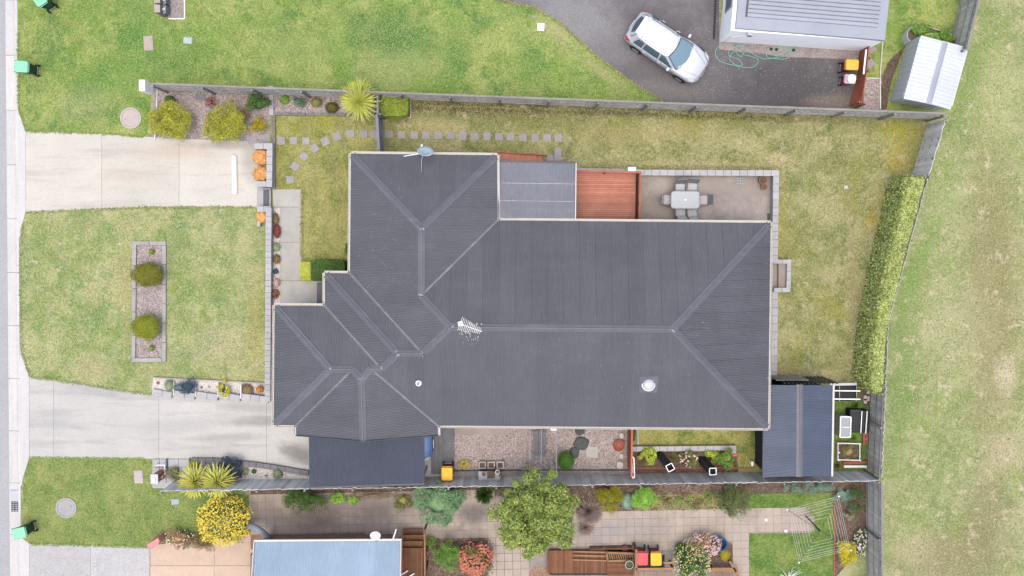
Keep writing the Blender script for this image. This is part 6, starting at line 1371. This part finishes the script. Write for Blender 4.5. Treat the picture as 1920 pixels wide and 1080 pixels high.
for i in range(13): MB().bar(W(1196+5*i, 1071, .95), W(1199+5*i, 1090, .95), .06, .03).build('slat', M['deckbr2'], bb)
for p in ((1193, 1031), (1193, 1067), (1262, 1066)): v = W(*p, 1.0); MB().box((v.x, v.y, .5), (.1, .1, 1.0)).build('post', M['deckbr'], bb)
MB().prism([W(1196, 1040, .0), W(1246, 1040, 0), W(1246, 1064, 0), W(1196, 1064, 0)], 0, .04).build('bay_floor', M['rubber'], bb)
bf = empty('planter_frame', W(1160, 1028, 0), 'long low timber planter with dry weeds and a maroon pot', 'planter')
for a, b in (((1106, 1030), (1186, 1028)), ((1186, 1022), (1186, 1032)), ((1132, 1024), (1132, 1031))): MB().bar(W(*a, .3), W(*b, .3), .06, .05).build('edge_board', M['deckbr'], bf)
MB().prism([W(1106, 1026, .2), W(1184, 1024, .2), W(1184, 1030, .2), W(1106, 1031, .2)], 0, .2).build('soil', M['soil'], bf)
pot('flower_pot', 'small maroon pot in the long low timber planter', 1172, 1029, .16, .3, M['bin_r'])
rp = pot('ring_pot', 'dark round pot with pale green rim on the brown deck', 1180, 1059, .2, .35, M['soil'], z0=.42); MB().tube([Vector((.21*math.cos(a), .21*math.sin(a), .36)) for a in [i*math.pi/10 for i in range(20)]], .022, 6, close=True).build('rim_ring', m_plain('pale_green_plastic', P(178, 204, 172), .5, .05), rp, local=True)
fp = empty('planter_frame', W(1350, 1066, 0), 'brown timber planter frame with slats at the bottom edge', 'planter')
for a, b in (((1334, 1066), (1382, 1066)), ((1368, 1052), (1392, 1092)), ((1334, 1069.5), (1384, 1070))): MB().bar(W(*a, .5), W(*b, .5), .1, .05).build('edge_board', M['deckbr2'], fp)
for i in range(9): MB().bar(W(1337+5.4*i, 1072, .46), W(1340+5.4*i, 1095, .46), .06, .03).build('slat', M['deckbr2'], fp)
for p in ((1336, 1066), (1370, 1054), (1385, 1080)): v = W(*p, .5); MB().box((v.x, v.y, .24), (.08, .08, .48)).build('post', M['deckbr'], fp)
# grey arched pipe and dark statue near the yellow bush
ap = MB().tube([W(462, 986, .55), W(470, 986, .9), W(480, 990, 1.15), (W(492, 998, 1.15)), W(501, 1006, .9), W(505, 1013, .4)], .17, 10).build('arched_pipe', m_plain('blue_grey_plastic', P(150, 156, 168), .5, .06), at=W(485, 1000, 0), smooth=True); tag(ap, 'blue grey arched pipe beside the yellow flowering bush', 'pipe')
sb_ = MB().tube([W(344, 1029, .15), W(350, 1022, .3), W(356, 1014, .4), W(360, 1009, .35)], [.05, .12, .10, .02], 8).tube([W(343, 1022, .2), W(350, 1024, .3), W(354, 1028, .2)], [.02, .06, .02], 6).build('bird_ornament', M['block_dk'], at=W(351, 1019, 0), smooth=True); tag(sb_, 'dark grey bird ornament perched among the rose bushes', 'ornament')
# ---- rotary clothes hoist
ch_ = empty('clothes_hoist', W(1510, 967, 0), 'rotary clothes hoist with square web of lines over the lower lawn', 'clothes hoist')
Zh = 2.0; ctr_ = W(1537, 995, 1.85); MB().tube([W(1510, 967, 0), W(1522, 979, 1.0)+Vector((0, 0, 0)), ctr_], .04, 8).build('mast', M['darkgrey'], ch_)
MB().tube([ctr_-Vector((0, 0, .25)), ctr_+Vector((0, 0, .1))], .06, 8).build('hub', M['darkgrey'], ch_)
cor = [W(1475.5, 955.5, Zh+.15), W(1572.5, 930.5, Zh+.15), W(1595, 1031.5, Zh+.15), W(1498, 1054.5, Zh+.15)]
for c in cor: MB().tube([ctr_, c], .012, 6).build('arm', M['darkgrey'], ch_); MB().box(c, (.06, .06, .06)).build('arm_tip', M['white'], ch_)
for k_ in (.40, .52, .63, .74, .84, .92, .99):
    for i in range(4):
        a, b = ctr_+(cor[i]-ctr_)*k_, ctr_+(cor[(i+1) % 4]-ctr_)*k_; MB().tube([a, (a+b)/2-Vector((0, 0, .02)), b], .0065, 4).build('line', M['cream'], ch_)
for i, (x, y) in enumerate(((1473, 995), (1436, 974))):
    v = W(x, y, .05); o = MB().lathe((0, 0, 0), [(.07, 0), (.09, .05), (.05, .1)], 12).build('garden_light', M['white'], at=(0, 0, 0)); o.location = (v.x, v.y, .03); tag(o, ('small white garden light at the edge of the path by the hoist', 'small white garden light beside the olive shrub on the path')[i], 'garden light')
bp = MB().lathe((0, 0, 0), [(.22, 0), (.34, .25), (.38, .5), (.33, .55), (.3, .5)], 24, cap=False).build('pot_body', m_plain('cobalt_glaze', P(72, 112, 170), .3, .1), at=(0, 0, 0)); bpw = W(1350, 1019, .4); bp.location = (bpw.x, bpw.y, .02); bp.name = 'blue_pot'; tag(bp, 'cobalt blue glazed pot beside the pink flowering shrub', 'pot')
# ================================================================== PLANTS
LM = {}
def lm(key, *cols, trans=.3):
    if key not in LM: LM[key] = m_leaf(key+'_leaves', [tintn(c, 1.55) for c in lin(*cols)], trans=trans)
    return LM[key]
yg = lm('yellow_green', (146, 156, 50), (190, 188, 72), (208, 196, 92), (120, 140, 48), (176, 180, 58))
dg = lm('dark_green', (60, 92, 46), (92, 122, 56), (70, 104, 52), (112, 136, 68))
mg = lm('mid_green', (92, 134, 56), (122, 162, 72), (144, 180, 82), (84, 122, 52))
bg = lm('bright_green', (120, 178, 66), (150, 200, 80), (172, 210, 100), (104, 156, 60))
ol = lm('olive', (104, 110, 56), (136, 138, 76), (160, 158, 96), (88, 98, 52))
br = lm('brown_leaf', (110, 88, 66), (150, 124, 90), (128, 116, 78), (170, 146, 110))
og = lm('orange', (232, 172, 96), (242, 196, 126), (224, 156, 88), (248, 214, 166))
rd = lm('red', (140, 70, 62), (160, 92, 80), (126, 64, 60), (170, 112, 92))
bl = lm('blue_grey', (66, 80, 100), (88, 104, 128), (76, 98, 108), (104, 122, 144))
gy_ = lm('grey_green', (146, 156, 126), (174, 182, 150), (130, 146, 112), (194, 198, 172))
te = lm('blue_green_conifer', (104, 142, 104), (128, 164, 118), (144, 178, 128), (92, 128, 94), (160, 188, 134))
tr = lm('tree_leaf', (104, 130, 60), (142, 162, 78), (168, 182, 96), (86, 112, 56), (188, 196, 112), (122, 146, 70))
hd = lm('hedge_leaf', (112, 136, 64), (162, 178, 92), (198, 204, 124), (84, 110, 50), (210, 212, 146), (138, 158, 78))
bx = lm('box_hedge_leaf', (98, 124, 50), (146, 166, 62), (176, 186, 78), (84, 112, 48))
pk_ = lm('pink_bronze', (176, 120, 92), (140, 140, 84), (200, 150, 120), (118, 128, 70))
gd = lm('golden', (170, 160, 40), (200, 178, 52), (140, 146, 44), (186, 150, 40))
def fmat(n, *c): return m_leaf(n, lin(*c), trans=.15)
F_Y = fmat('yellow_petals', (252, 230, 70), (248, 218, 50), (254, 240, 120)); F_W = fmat('white_petals', (250, 246, 240), (240, 226, 224)); F_P = fmat('pink_petals', (236, 200, 192), (244, 220, 210), (220, 170, 170)); F_R = fmat('red_leaf_tips', (206, 116, 92), (224, 146, 116), (180, 84, 76)); F_LY = fmat('lemon_petals', (222, 220, 96), (206, 204, 110)); F_RR = fmat('red_petals', (200, 60, 60), (220, 90, 70))
S_ = 'shrub'
# top bed
bush('shrub', 'large rounded yellow green shrub nearest the left end of the gravel bed', S_, 320, 227, 41, 38, 1.2, yg, 9000, (.10, .03), 60, .27)
bush('shrub', 'large rounded yellow green shrub in the middle of the gravel bed', S_, 423, 232, 43, 37, 1.2, yg, 9000, (.10, .03), 60, .27)
bush('shrub', 'small dark green shrub behind the leftmost yellow green shrub', S_, 318, 186, 10, 7, .4, dg, 500, (.06, .03))
bush('shrub', 'sparse burgundy shrub beside the dark slab in the gravel bed', S_, 395, 192, 12, 11, .4, rd, 260, (.07, .03), core=False)
bush('shrub', 'round dark green shrub at the right of the gravel bed', S_, 483, 193, 21, 19, .9, dg, 2200, (.07, .035), 14, .22)
bush('shrub', 'mottled yellow and brown shrub under the dark green one', S_, 482, 234, 19, 15, .6, gd, 1300, (.07, .035), 10, .18)
bush('shrub', 'small brown leafed shrub between the gravel bed shrubs', S_, 458, 214, 12, 10, .35, br, 420, (.06, .03), core=False)
bush('shrub', 'small grey green shrub leftmost in the narrow front bed', S_, 534, 187, 9, 9, .35, mg, 420, (.05, .025))
bush('shrub', 'spreading blue green shrub second in the narrow front bed', S_, 559, 190, 15, 12, .4, lm('blue_green_low', (84, 114, 92), (112, 140, 116), (96, 128, 84)), 900, (.05, .025), 8, .16)
bush('shrub', 'round olive green shrub third in the narrow front bed', S_, 593, 192, 11, 9, .4, ol, 600, (.05, .025))
bush('shrub', 'dark reddish green shrub beside the yellow green yucca', S_, 622, 202, 13, 11, .4, lm('dark_red_green', (72, 60, 40), (110, 116, 50), (90, 50, 44)), 700, (.06, .03))
M['yucca'] = m_leaf('yucca_leaves', [tintn(c, 1.5) for c in lin((160, 168, 62), (206, 206, 110), (182, 188, 84), (140, 156, 52))], trans=.3)
rosette('cabbage_tree', 'spiky yellow green cabbage tree in front of the dark grey fence', 'palm', 674, 192, 34, 1.7, M['yucca'], 'ct', 150, .12)
rosette('cabbage_tree', 'smaller spiky cabbage tree head behind the larger one', 'palm', 661, 180, 27, 1.0, M['yucca'], 'ct2', 80, .09)
rosette('cabbage_tree', 'uppermost spiky cabbage tree head rising over the long fence', 'palm', 675, 173, 28, 1.45, M['yucca'], 'ct3', 80, .09)
bush('box_hedge', 'clipped rectangular box hedge right of the dark grey gate', 'hedge', 739, 200, 29, 20, 1.0, bx, 5200, (.06, .035), box=True)
# house front
for x, y, rx, ry, mt, lab in ((517, 411, 7, 12, br, 'brown green shrub uppermost in the pebble strip'), (519, 433, 7.5, 15, rd, 'bright red brown shrub second in the pebble strip'), (518, 463, 7, 9, gy_, 'pale grey green cushion plant in the pebble strip'),
        (519, 486, 7, 10, br, 'brown shrub below the pale cushion plant'), (517, 509, 5, 5, bl, 'tiny dark blue plant in the pebble strip'), (518, 530, 7, 9, F_P, 'pinkish white shrub in the pebble strip'), (517, 551, 7, 10, rd, 'reddish maple like shrub lowest in the pebble strip')):
    bush('shrub', lab, S_, x, y, rx, ry, .3, mt, 420, (.05, .028), core=(mt is not rd or y < 500))
bush('shrub', 'square lime yellow shrub at the corner of the entry path', S_, 574, 508, 11, 18, .55, lm('lime', (196, 204, 84), (214, 216, 110), (172, 188, 70)), 1700, (.06, .03), box=True)
bush('clipped_hedge', 'dark green clipped hedge under the house eave by the entry', 'hedge', 618, 507, 33, 21, .9, dg, 5200, (.06, .03), box=True)
bush('shrub', 'narrow dark green shrub peeking from under the left eave', S_, 655, 466, 8, 14, .9, dg, 900, (.06, .03))
for x, y, r, lab in ((488, 294.5, 14.5, 'uppermost of the pair of orange grasses in the block planter'), (489, 326, 14.5, 'lower of the pair of orange grasses in the block planter'), (491.5, 406.5, 10.5, 'single orange grass at the head of the long block wall'), (487, 730, 6.5, 'small orange brown shrub at the foot of the block wall')):
    bush('orange_grass', lab, 'ornamental grass', x, y, r, r, .5, og if y < 600 else lm('rust', (206, 140, 72), (226, 160, 90), (180, 120, 60)), 2400 if r > 8 else 500, (.11, .02))
# ball bushes
ball = lm('ball_bush', (104, 108, 40), (134, 134, 52), (154, 152, 60), (88, 98, 38)); ball2 = lm('ball_bush_light', (134, 146, 42), (162, 170, 52), (150, 154, 60), (116, 132, 38))
bush('ball_bush', 'upper clipped olive ball bush in the stone bordered bed', S_, 276, 515, 30.5, 24, 1.0, ball, 7000, (.045, .025))
bush('ball_bush', 'lower clipped brighter green ball bush in the stone bordered bed', S_, 273, 613.5, 28.5, 25, 1.0, ball2, 7000, (.045, .025))
bush('shrub', 'tiny green shrub at the top of the stone bordered bed', S_, 284, 472, 5, 6, .3, mg, 260, (.04, .02)); bush('shrub', 'tiny green shrub at the bottom of the stone bordered bed', S_, 284, 653, 5, 6, .3, mg, 260, (.04, .02))
# terraces
bush('shrub', 'tiny red plant leftmost in the pebble terraces', S_, 296, 718, 3.5, 3.5, .12, F_RR, 60, (.05, .02), core=False, branches=False)
bush('shrub', 'grey green dome shrub in the pebble terraces', S_, 317, 723, 10, 12, .4, gy_, 1100, (.035, .015)); bush('shrub', 'wide blue grey shrub spilling over the terraced wall', S_, 350, 725, 21, 13, .5, bl, 2600, (.05, .022), 16, .18)
bush('shrub', 'tiny dark plant in the middle pebble terrace', S_, 378, 726, 2.5, 2.5, .1, bl, 40, (.04, .02), core=False, branches=False); bush('shrub', 'tiny pink plant in the middle pebble terrace', S_, 392, 726, 2.5, 2.5, .1, F_P, 40, (.04, .02), core=False, branches=False)
bush('flowering_plant', 'yellow flowering plant hanging over the terraced wall', 'plant', 419, 729, 13, 15, .4, lm('yellow_leaf', (196, 196, 60), (224, 214, 80), (120, 140, 60)), 900, (.07, .045), 12, .12, core=False)
bush('dry_grass', 'tan dry grass mound beside the end of the block wall', 'ornamental grass', 463, 733, 12, 14, .3, lm('tan_grass', (150, 128, 92), (172, 150, 110), (130, 112, 78)), 1700, (.08, .01))
# lower bed
M['yucca2'] = m_leaf('yucca_blades', [tintn(c, 1.5) for c in lin((142, 160, 50), (186, 196, 82), (206, 204, 110), (120, 146, 48))], trans=.3)
rosette('yucca', 'left one of the two spiky yuccas beside the brick letterbox', 'yucca', 366, 902, 33, 1.0, M['yucca2'], 'yc', 150, .13); rosette('yucca', 'right one of the two spiky yuccas below the dark shrub', 'yucca', 408, 903, 33, 1.1, M['yucca2'], 'yc', 150, .13)
bush('shrub', 'rounded dark slate blue shrub behind the right yucca', S_, 430, 878, 26, 22, .9, lm('slate', (52, 64, 78), (78, 90, 108), (64, 80, 88)), 3600, (.07, .03), 22, .22)
bush('shrub', 'green and tan shrub right of the brick letterbox', S_, 326, 887, 15, 18, .5, lm('tan_green', (150, 146, 104), (184, 176, 140), (104, 124, 56), (168, 160, 120)), 1700, (.05, .02), 12, .16); bush('shrub', 'small yellow green plant above the left yucca', S_, 364, 870, 10, 8, .35, yg, 420, (.07, .03)); bush('flowering_plant', 'small white flowering plant between the yuccas', 'plant', 381, 873, 8, 6, .3, F_W, 200, (.04, .03), core=False)
bush('shrub', 'small pale green ball plant left in the white pebble bed', S_, 460, 884, 6.5, 7, .3, gy_, 420, (.04, .02)); bush('shrub', 'tiny dark green plant in the white pebble bed', S_, 476, 884, 4.5, 4.5, .25, dg, 220, (.04, .02)); bush('shrub', 'round olive ball plant right in the white pebble bed', S_, 520, 888.5, 10, 10, .4, gy_, 1000, (.04, .02)); bush('shrub', 'tiny red plant in the white pebble bed', S_, 499, 892, 4, 2.5, .1, F_RR, 50, (.04, .02), core=False, branches=False)
# verge side neighbour
bush('flowering_bush', 'big round bush covered in bright yellow flowers', 'bush', 420, 977, 50, 48, 1.7, ol, 6500, (.07, .03), 45, .28, flowers=(F_Y, 1500, .036))
bush('rose_bush', 'green rose bush with pale pink blossoms beside the pink letterbox', 'bush', 335, 1010, 26, 17, .8, pk_, 1900, (.06, .035), 18, .2, flowers=(F_P, 60, .04)); bush('shrub', 'brownish twiggy shrub below the yellow flowering bush', S_, 382, 1016, 26, 18, .7, br, 2400, (.06, .02), 18, .2)
# yard
bush('ball_bush', 'round dark green bush at the foot of the gravel yard', S_, 1061, 864, 16.5, 18.5, .9, lm('deep_green', (58, 98, 40), (84, 126, 48), (104, 142, 60)), 3000, (.045, .022)); bush('shrub', 'small bright yellow shrub near the boardwalk', S_, 871, 871, 12, 10, .35, lm('yellow_shrub', (210, 196, 70), (226, 212, 96), (180, 164, 70)), 420, (.06, .03), core=False)
bush('shrub', 'strip of dark green plants right of the red fence', S_, 1187, 812, 5, 20, .4, dg, 700, (.06, .03))
bush('shrub', 'bright lime shrub leftmost in the rose bed', S_, 1214, 857, 19, 15, .6, lm('lime2', (146, 172, 50), (176, 196, 70), (196, 208, 90)), 1500, (.08, .045), 12, .18, core=False)
bush('rose_bush', 'green rose bush with pink blossoms in the middle of the rose bed', 'bush', 1291, 860, 18, 16, .7, lm('rose_leaf', (112, 136, 66), (140, 158, 80), (94, 116, 60), (160, 140, 90)), 1300, (.06, .03), 12, .18, core=False, flowers=(F_P, 26, .05)); bush('shrub', 'sparse dull green shrub left of the pink rose', S_, 1262, 860, 12, 13, .4, ol, 420, (.05, .02), core=False)
bush('shrub', 'yellow green shrub beside the right mesh plant cover', S_, 1334, 857, 14, 12, .5, lm('lime2'), 800, (.07, .04), 9, .16, core=False); bush('rose_bush', 'bushy green plant with small red flowers at the end of the rose bed', 'bush', 1362, 859, 23, 17, .8, mg, 1900, (.08, .04), 14, .2, flowers=(F_RR, 14, .05))
bush('weeds', 'weedy tan and green growth in the square raised bed', 'weeds', 1591, 847, 19, 15, .3, lm('weed', (130, 118, 76), (158, 142, 100), (110, 126, 66)), 1500, (.06, .02), 14, .14, base=.2)
tuft('grass_clump', 'thick green grass above the black compost box', 'grass', 1606, 760, 16, .25, mg, 500); tuft('grass_clump', 'thick green grass below the black compost box', 'grass', 1602, 822, 14, .2, mg, 420); tuft('grass_clump', 'dull grass clump beside the white gutter length', 'grass', 1571, 873, 9, .2, ol, 260)
bush('ivy', 'dense green leaves filling the curved galvanised bed', 'plants', 1752, 68, 48, 14, .35, mg, 3600, (.08, .05), 26, .16, rz=R(-14), base=.42)
# tall hedge: clipped, following the right boundary
def hedge(name, label, left, right, h, mat, n, leafsz):
    L = [W(*p, h) for p in left]; Rr = [W(*p, h) for p in right]; org = L[0].copy(); org.z = 0; root = empty(name, org, label, 'hedge'); off = np.array(org)
    segs = len(L)-1; ar = [((L[i+1]-L[i]).length)*((Rr[i]-L[i]).length+(Rr[i+1]-L[i+1]).length)/2 for i in range(segs)]; cc, nn = [], []
    for i in range(segs):
        k = int(n*ar[i]/sum(ar)*.62); t = rng.random(k)[:, None]; s_ = rng.random(k)[:, None]; a = np.array(L[i])+(np.array(L[i+1])-np.array(L[i]))*t; b = np.array(Rr[i])+(np.array(Rr[i+1])-np.array(Rr[i]))*t; p = a+(b-a)*s_
        bmp = np.array([noise.noise(Vector(q)*1.6) for q in p]); edge = np.minimum(s_, 1-s_)[:, 0]; p[:, 2] = h+.10*bmp-.45*np.maximum(0, .16-edge)/.16*.5+rng.uniform(-.08, .03, k); cc.append(p); nn.append(np.tile([0, 0, 1.], (k, 1)))
        for side, (A_s, B_s), dr in ((0, (L[i], L[i+1]), -1), (1, (Rr[i], Rr[i+1]), 1)):
            k2 = int(n*ar[i]/sum(ar)*.19); t = rng.random(k2)[:, None]; p = np.array(A_s)+(np.array(B_s)-np.array(A_s))*t; z = rng.random(k2)*h; p[:, 2] = z; p[:, 0] += dr*(.10*(1-z/h)+rng.uniform(-.08, .05, k2)); cc.append(p); nn.append(np.tile([dr*1., 0, .3], (k2, 1)))
    for A_s, B_s, dy in ((L[0], Rr[0], 1), (L[-1], Rr[-1], -1)):
        k2 = int(n*.03); t = rng.random(k2)[:, None]; p = np.array(A_s)+(np.array(B_s)-np.array(A_s))*t; p[:, 2] = rng.random(k2)*h; p[:, 1] += rng.uniform(-.06, .06, k2)+dy*.04; cc.append(p); nn.append(np.tile([0, dy*1., .3], (k2, 1)))
    C_c = np.concatenate(cc); N_n = np.concatenate(nn); link('foliage', fast_mesh('foliage', leaves_mesh(C_c, N_n, *leafsz, up_bias=.3)-off, 4), mat, root)
    mb = MB(); inn = [(l*.93+r*.07, l*.07+r*.93) for l, r in zip(L, Rr)]
    for i in range(segs): q = [inn[i][0], inn[i][1], inn[i+1][1], inn[i+1][0]]; mb.prism([(v.x, v.y) for v in q], .05, h-.14)
    mb.build('inner_foliage', mat, root)
    for i in range(segs): v = (L[i]+Rr[i+1])/2; MB().tube([(v.x, v.y, 0), (v.x, v.y, h*.6)], [.05, .03], 6).build('stem', M['bark'], root)
hedge('tall_hedge', 'tall clipped yellow green hedge along the right side of the back lawn', [(1700, 331), (1686, 400), (1666, 480), (1651, 550), (1641, 600), (1633, 660), (1630, 710), (1638, 733)], [(1739, 338), (1722, 400), (1700, 480), (1682, 550), (1668, 605), (1661, 660), (1659, 715), (1655, 738)], 1.75, hd, 40000, (.12, .075))
# neighbour garden
bush('shrub', 'broad dark green shrub below the carport across the fence', S_, 568, 938, 46, 22, 1.2, dg, 5200, (.08, .025), 40, .25); bush('shrub', 'small bright green leafy plant right of the broad dark shrub', S_, 632, 934, 15, 11, .5, bg, 420, (.10, .06), core=False); bush('shrub', 'trailing bright green plant left of the olive twigs', S_, 662, 938, 12, 8, .3, bg, 260, (.08, .05), core=False)
bush('shrub', 'low twiggy brown growth at the foot of the fence', S_, 700, 928, 45, 8, .35, br, 900, (.08, .02), core=False); bush('shrub', 'dull olive shrub left of the blue green conifer', S_, 756, 940, 19, 16, .8, ol, 1500, (.07, .025), 14, .2)
bush('conifer', 'feathery blue green conifer below the yellow bin', 'tree', 822, 942, 48, 46, 2.2, te, 9000, (.14, .028), 60, .26); tuft('flax', 'dark green flax between conifer and large tree', 'plant', 908, 930, 22, .8, dg, 260, .016)
bush('shrub', 'dense mid green shrub beside the timber stair', S_, 837, 1040, 29, 30, 1.1, mg, 5200, (.055, .03), 30, .25); bush('shrub', 'green shrub covered in coral red new leaves', S_, 892, 1048, 33, 32, 1.3, lm('photinia', (84, 104, 52), (120, 130, 66), (104, 90, 56)), 3600, (.09, .045), 26, .28, flowers=(F_R, 620, .05)); bush('shrub', 'small green plant between stair and mid green shrub', S_, 806, 1016, 12, 12, .5, mg, 420, (.08, .04), core=False)
tuft('flax', 'large bronze purple flax right of the big tree', 'plant', 1106, 963, 30, .9, lm('bronze', (206, 182, 184), (226, 208, 200), (184, 158, 164), (238, 226, 202)), 620, .013); tuft('flax', 'lower bronze purple flax clump near the path edge', 'plant', 1099, 992, 20, .6, lm('bronze'), 380, .012)
bush('shrub', 'golden green dome shrub right of the bronze flax', S_, 1144, 932, 30, 24, 1.2, lm('gold_dome', (176, 160, 30), (150, 148, 36), (110, 128, 40), (196, 176, 50)), 6000, (.05, .025), 40, .2); bush('shrub', 'round bright green shrub right of the golden dome', S_, 1208, 934, 25, 24, 1.1, bg, 5000, (.05, .03), 32, .22)
bush('ground_cover', 'pale blue green ground cover between the golden and bright shrubs', 'ground cover', 1176, 940, 12, 18, .3, lm('sea_green', (124, 156, 136), (150, 178, 156), (104, 140, 124)), 900, (.04, .02)); bush('shrub', 'rounded dull olive shrub overhanging the pale path', S_, 1376, 938, 37, 31, 1.3, lm('dull_olive', (84, 100, 56), (112, 124, 72), (134, 142, 88), (72, 88, 52)), 6500, (.09, .02), 46, .26)
for i, (x, y, r) in enumerate(((1250, 938, 13), (1282, 935, 15), (1305, 945, 13), (1330, 930, 12))): bush('weed_clump', ('leftmost', 'second', 'third', 'rightmost')[i]+' weed clump in the rough bed between bright and olive shrubs', 'weeds', x, y, r*1.2, r, .25, mg if i % 2 else ol, 420, (.06, .02), 8, .16, core=False, group='weed clumps')
bush('ground_cover', 'wide blue green ground cover mat above the clothes hoist', 'ground cover', 1518, 915, 62, 10, .35, lm('sea_green'), 5200, (.05, .02), 50, .16, core=False); bush('ground_cover', 'blue green ground cover drooping at the hoist corner', 'ground cover', 1580, 928, 22, 14, .4, lm('sea_green'), 2000, (.05, .02), 20, .16)
bush('shrub', 'twiggy green shrub by the fence right of the hoist', S_, 1606, 940, 17, 26, .8, dg, 1700, (.06, .025), 20, .18, core=False); bush('shrub', 'grey green sprawling plant under the hoist corner', S_, 1592, 962, 14, 12, .4, gy_, 700, (.05, .02), 8, .14, core=False)
bush('flowering_bush', 'bright yellow flowering bush at the right corner of the hoist', 'bush', 1587, 1033, 20, 25, 1.0, lm('yellow_bush', (206, 192, 32), (226, 212, 50), (176, 172, 40)), 4200, (.07, .015), 30, .2); bush('flowering_plant', 'clump of white daffodils by the right fence', 'plant', 1614, 1010, 14, 20, .4, dg, 700, (.10, .015), core=False, flowers=(F_W, 60, .045)); bush('flowering_plant', 'sparse white flowers below the daffodil clump', 'plant', 1612, 1036, 11, 7, .3, dg, 160, (.08, .015), core=False, flowers=(F_W, 18, .04))
bush('shrub', 'dense green shrub speckled with white and yellow flowers', S_, 1297, 1055, 38, 40, 1.4, dg, 5200, (.06, .035), 40, .26, flowers=(fmat('cream_petals', (236, 234, 196), (226, 214, 90)), 420, .03)); bush('flowering_bush', 'pink blossoming shrub behind the speckled green shrub', 'bush', 1318, 1022, 34, 24, 1.0, pk_, 2200, (.06, .03), 26, .24, flowers=(F_P, 420, .035)); bush('shrub', 'small golden tufted plant beside the cobalt pot', S_, 1359, 1040, 11, 13, .5, gd, 900, (.08, .012))
bush('shrub', 'dark green small shrub at the left of the speckled shrub', S_, 1276, 1030, 11, 11, .8, dg, 700, (.06, .03))
tw = empty('bare_shrub', W(1475, 1082, 0), 'bare pale twigged shrub at the bottom of the hoist lawn', 'shrub')
for i in range(16):
    a = R(20+140*i/15+random.uniform(-8, 8)); l = random.uniform(.5, .9); e = Vector((math.cos(a)*l, math.sin(a)*l*.8, .5)); MB().tube([(0, 0, 0), e*.5+Vector((0, 0, .1)), e, e*1.25+Vector((random.uniform(-.1, .1), 0, 0))], [.014, .01, .007, .004], 4).build('branch', M['white'], tw, local=True)
# the large tree
rng = np.random.default_rng(5)
def tree(label, px, py, rx, ry, h, zc, mat, n, leafsz, clumps, clump_r):
    c = W(px, py, zc); root = empty('tree', (c.x, c.y, 0), label, 'tree'); off = np.array([c.x, c.y, 0]); s_ = F/(CH-zc); r = np.array([rx/s_, ry/s_, h-zc])
    d = rng.normal(0, 1, (clumps, 3)); d /= np.linalg.norm(d, axis=1, keepdims=True); d[:, 2] = np.abs(d[:, 2])*1.0-.25
    rad = rng.uniform(.2, .95, (clumps, 1))**.8; cc = np.array([0, 0, zc])+d*r*rad; cr = clump_r*rng.uniform(.6, 1.25, clumps)
    k = rng.integers(0, clumps, n); e = rng.normal(0, 1, (n, 3)); e /= np.linalg.norm(e, axis=1, keepdims=True); p = cc[k]+e*cr[k][:, None]*rng.uniform(.5, 1.05, (n, 1))*np.array([1, 1, .8])
    link('foliage', fast_mesh('foliage', leaves_mesh(p, e, *leafsz, up_bias=.5), 4), mat, root)
    MB().tube([(0, 0, 0), (.05, .03, h*.2), (-.04, .02, h*.42)], [.16, .13, .10], 10).build('trunk', M['bark'], root, local=True)
    for i in range(9):
        q = cc[i*clumps//9]; MB().tube([(-.04, .02, h*.35), Vector(q)*.5+Vector((0, 0, h*.2)), Vector(q)], [.07, .045, .015], 6).build('branch', M['bark'], root, local=True)
tree('large leafy yellow green tree overhanging the lower fence', 1008, 968, 88, 90, 4.4, 2.7, tr, 46000, (.14, .06), 150, .37)
bush('shrub', 'dark low shrub under the left side of the large tree', S_, 930, 912, 12, 8, .5, dg, 400, (.07, .03), core=False)
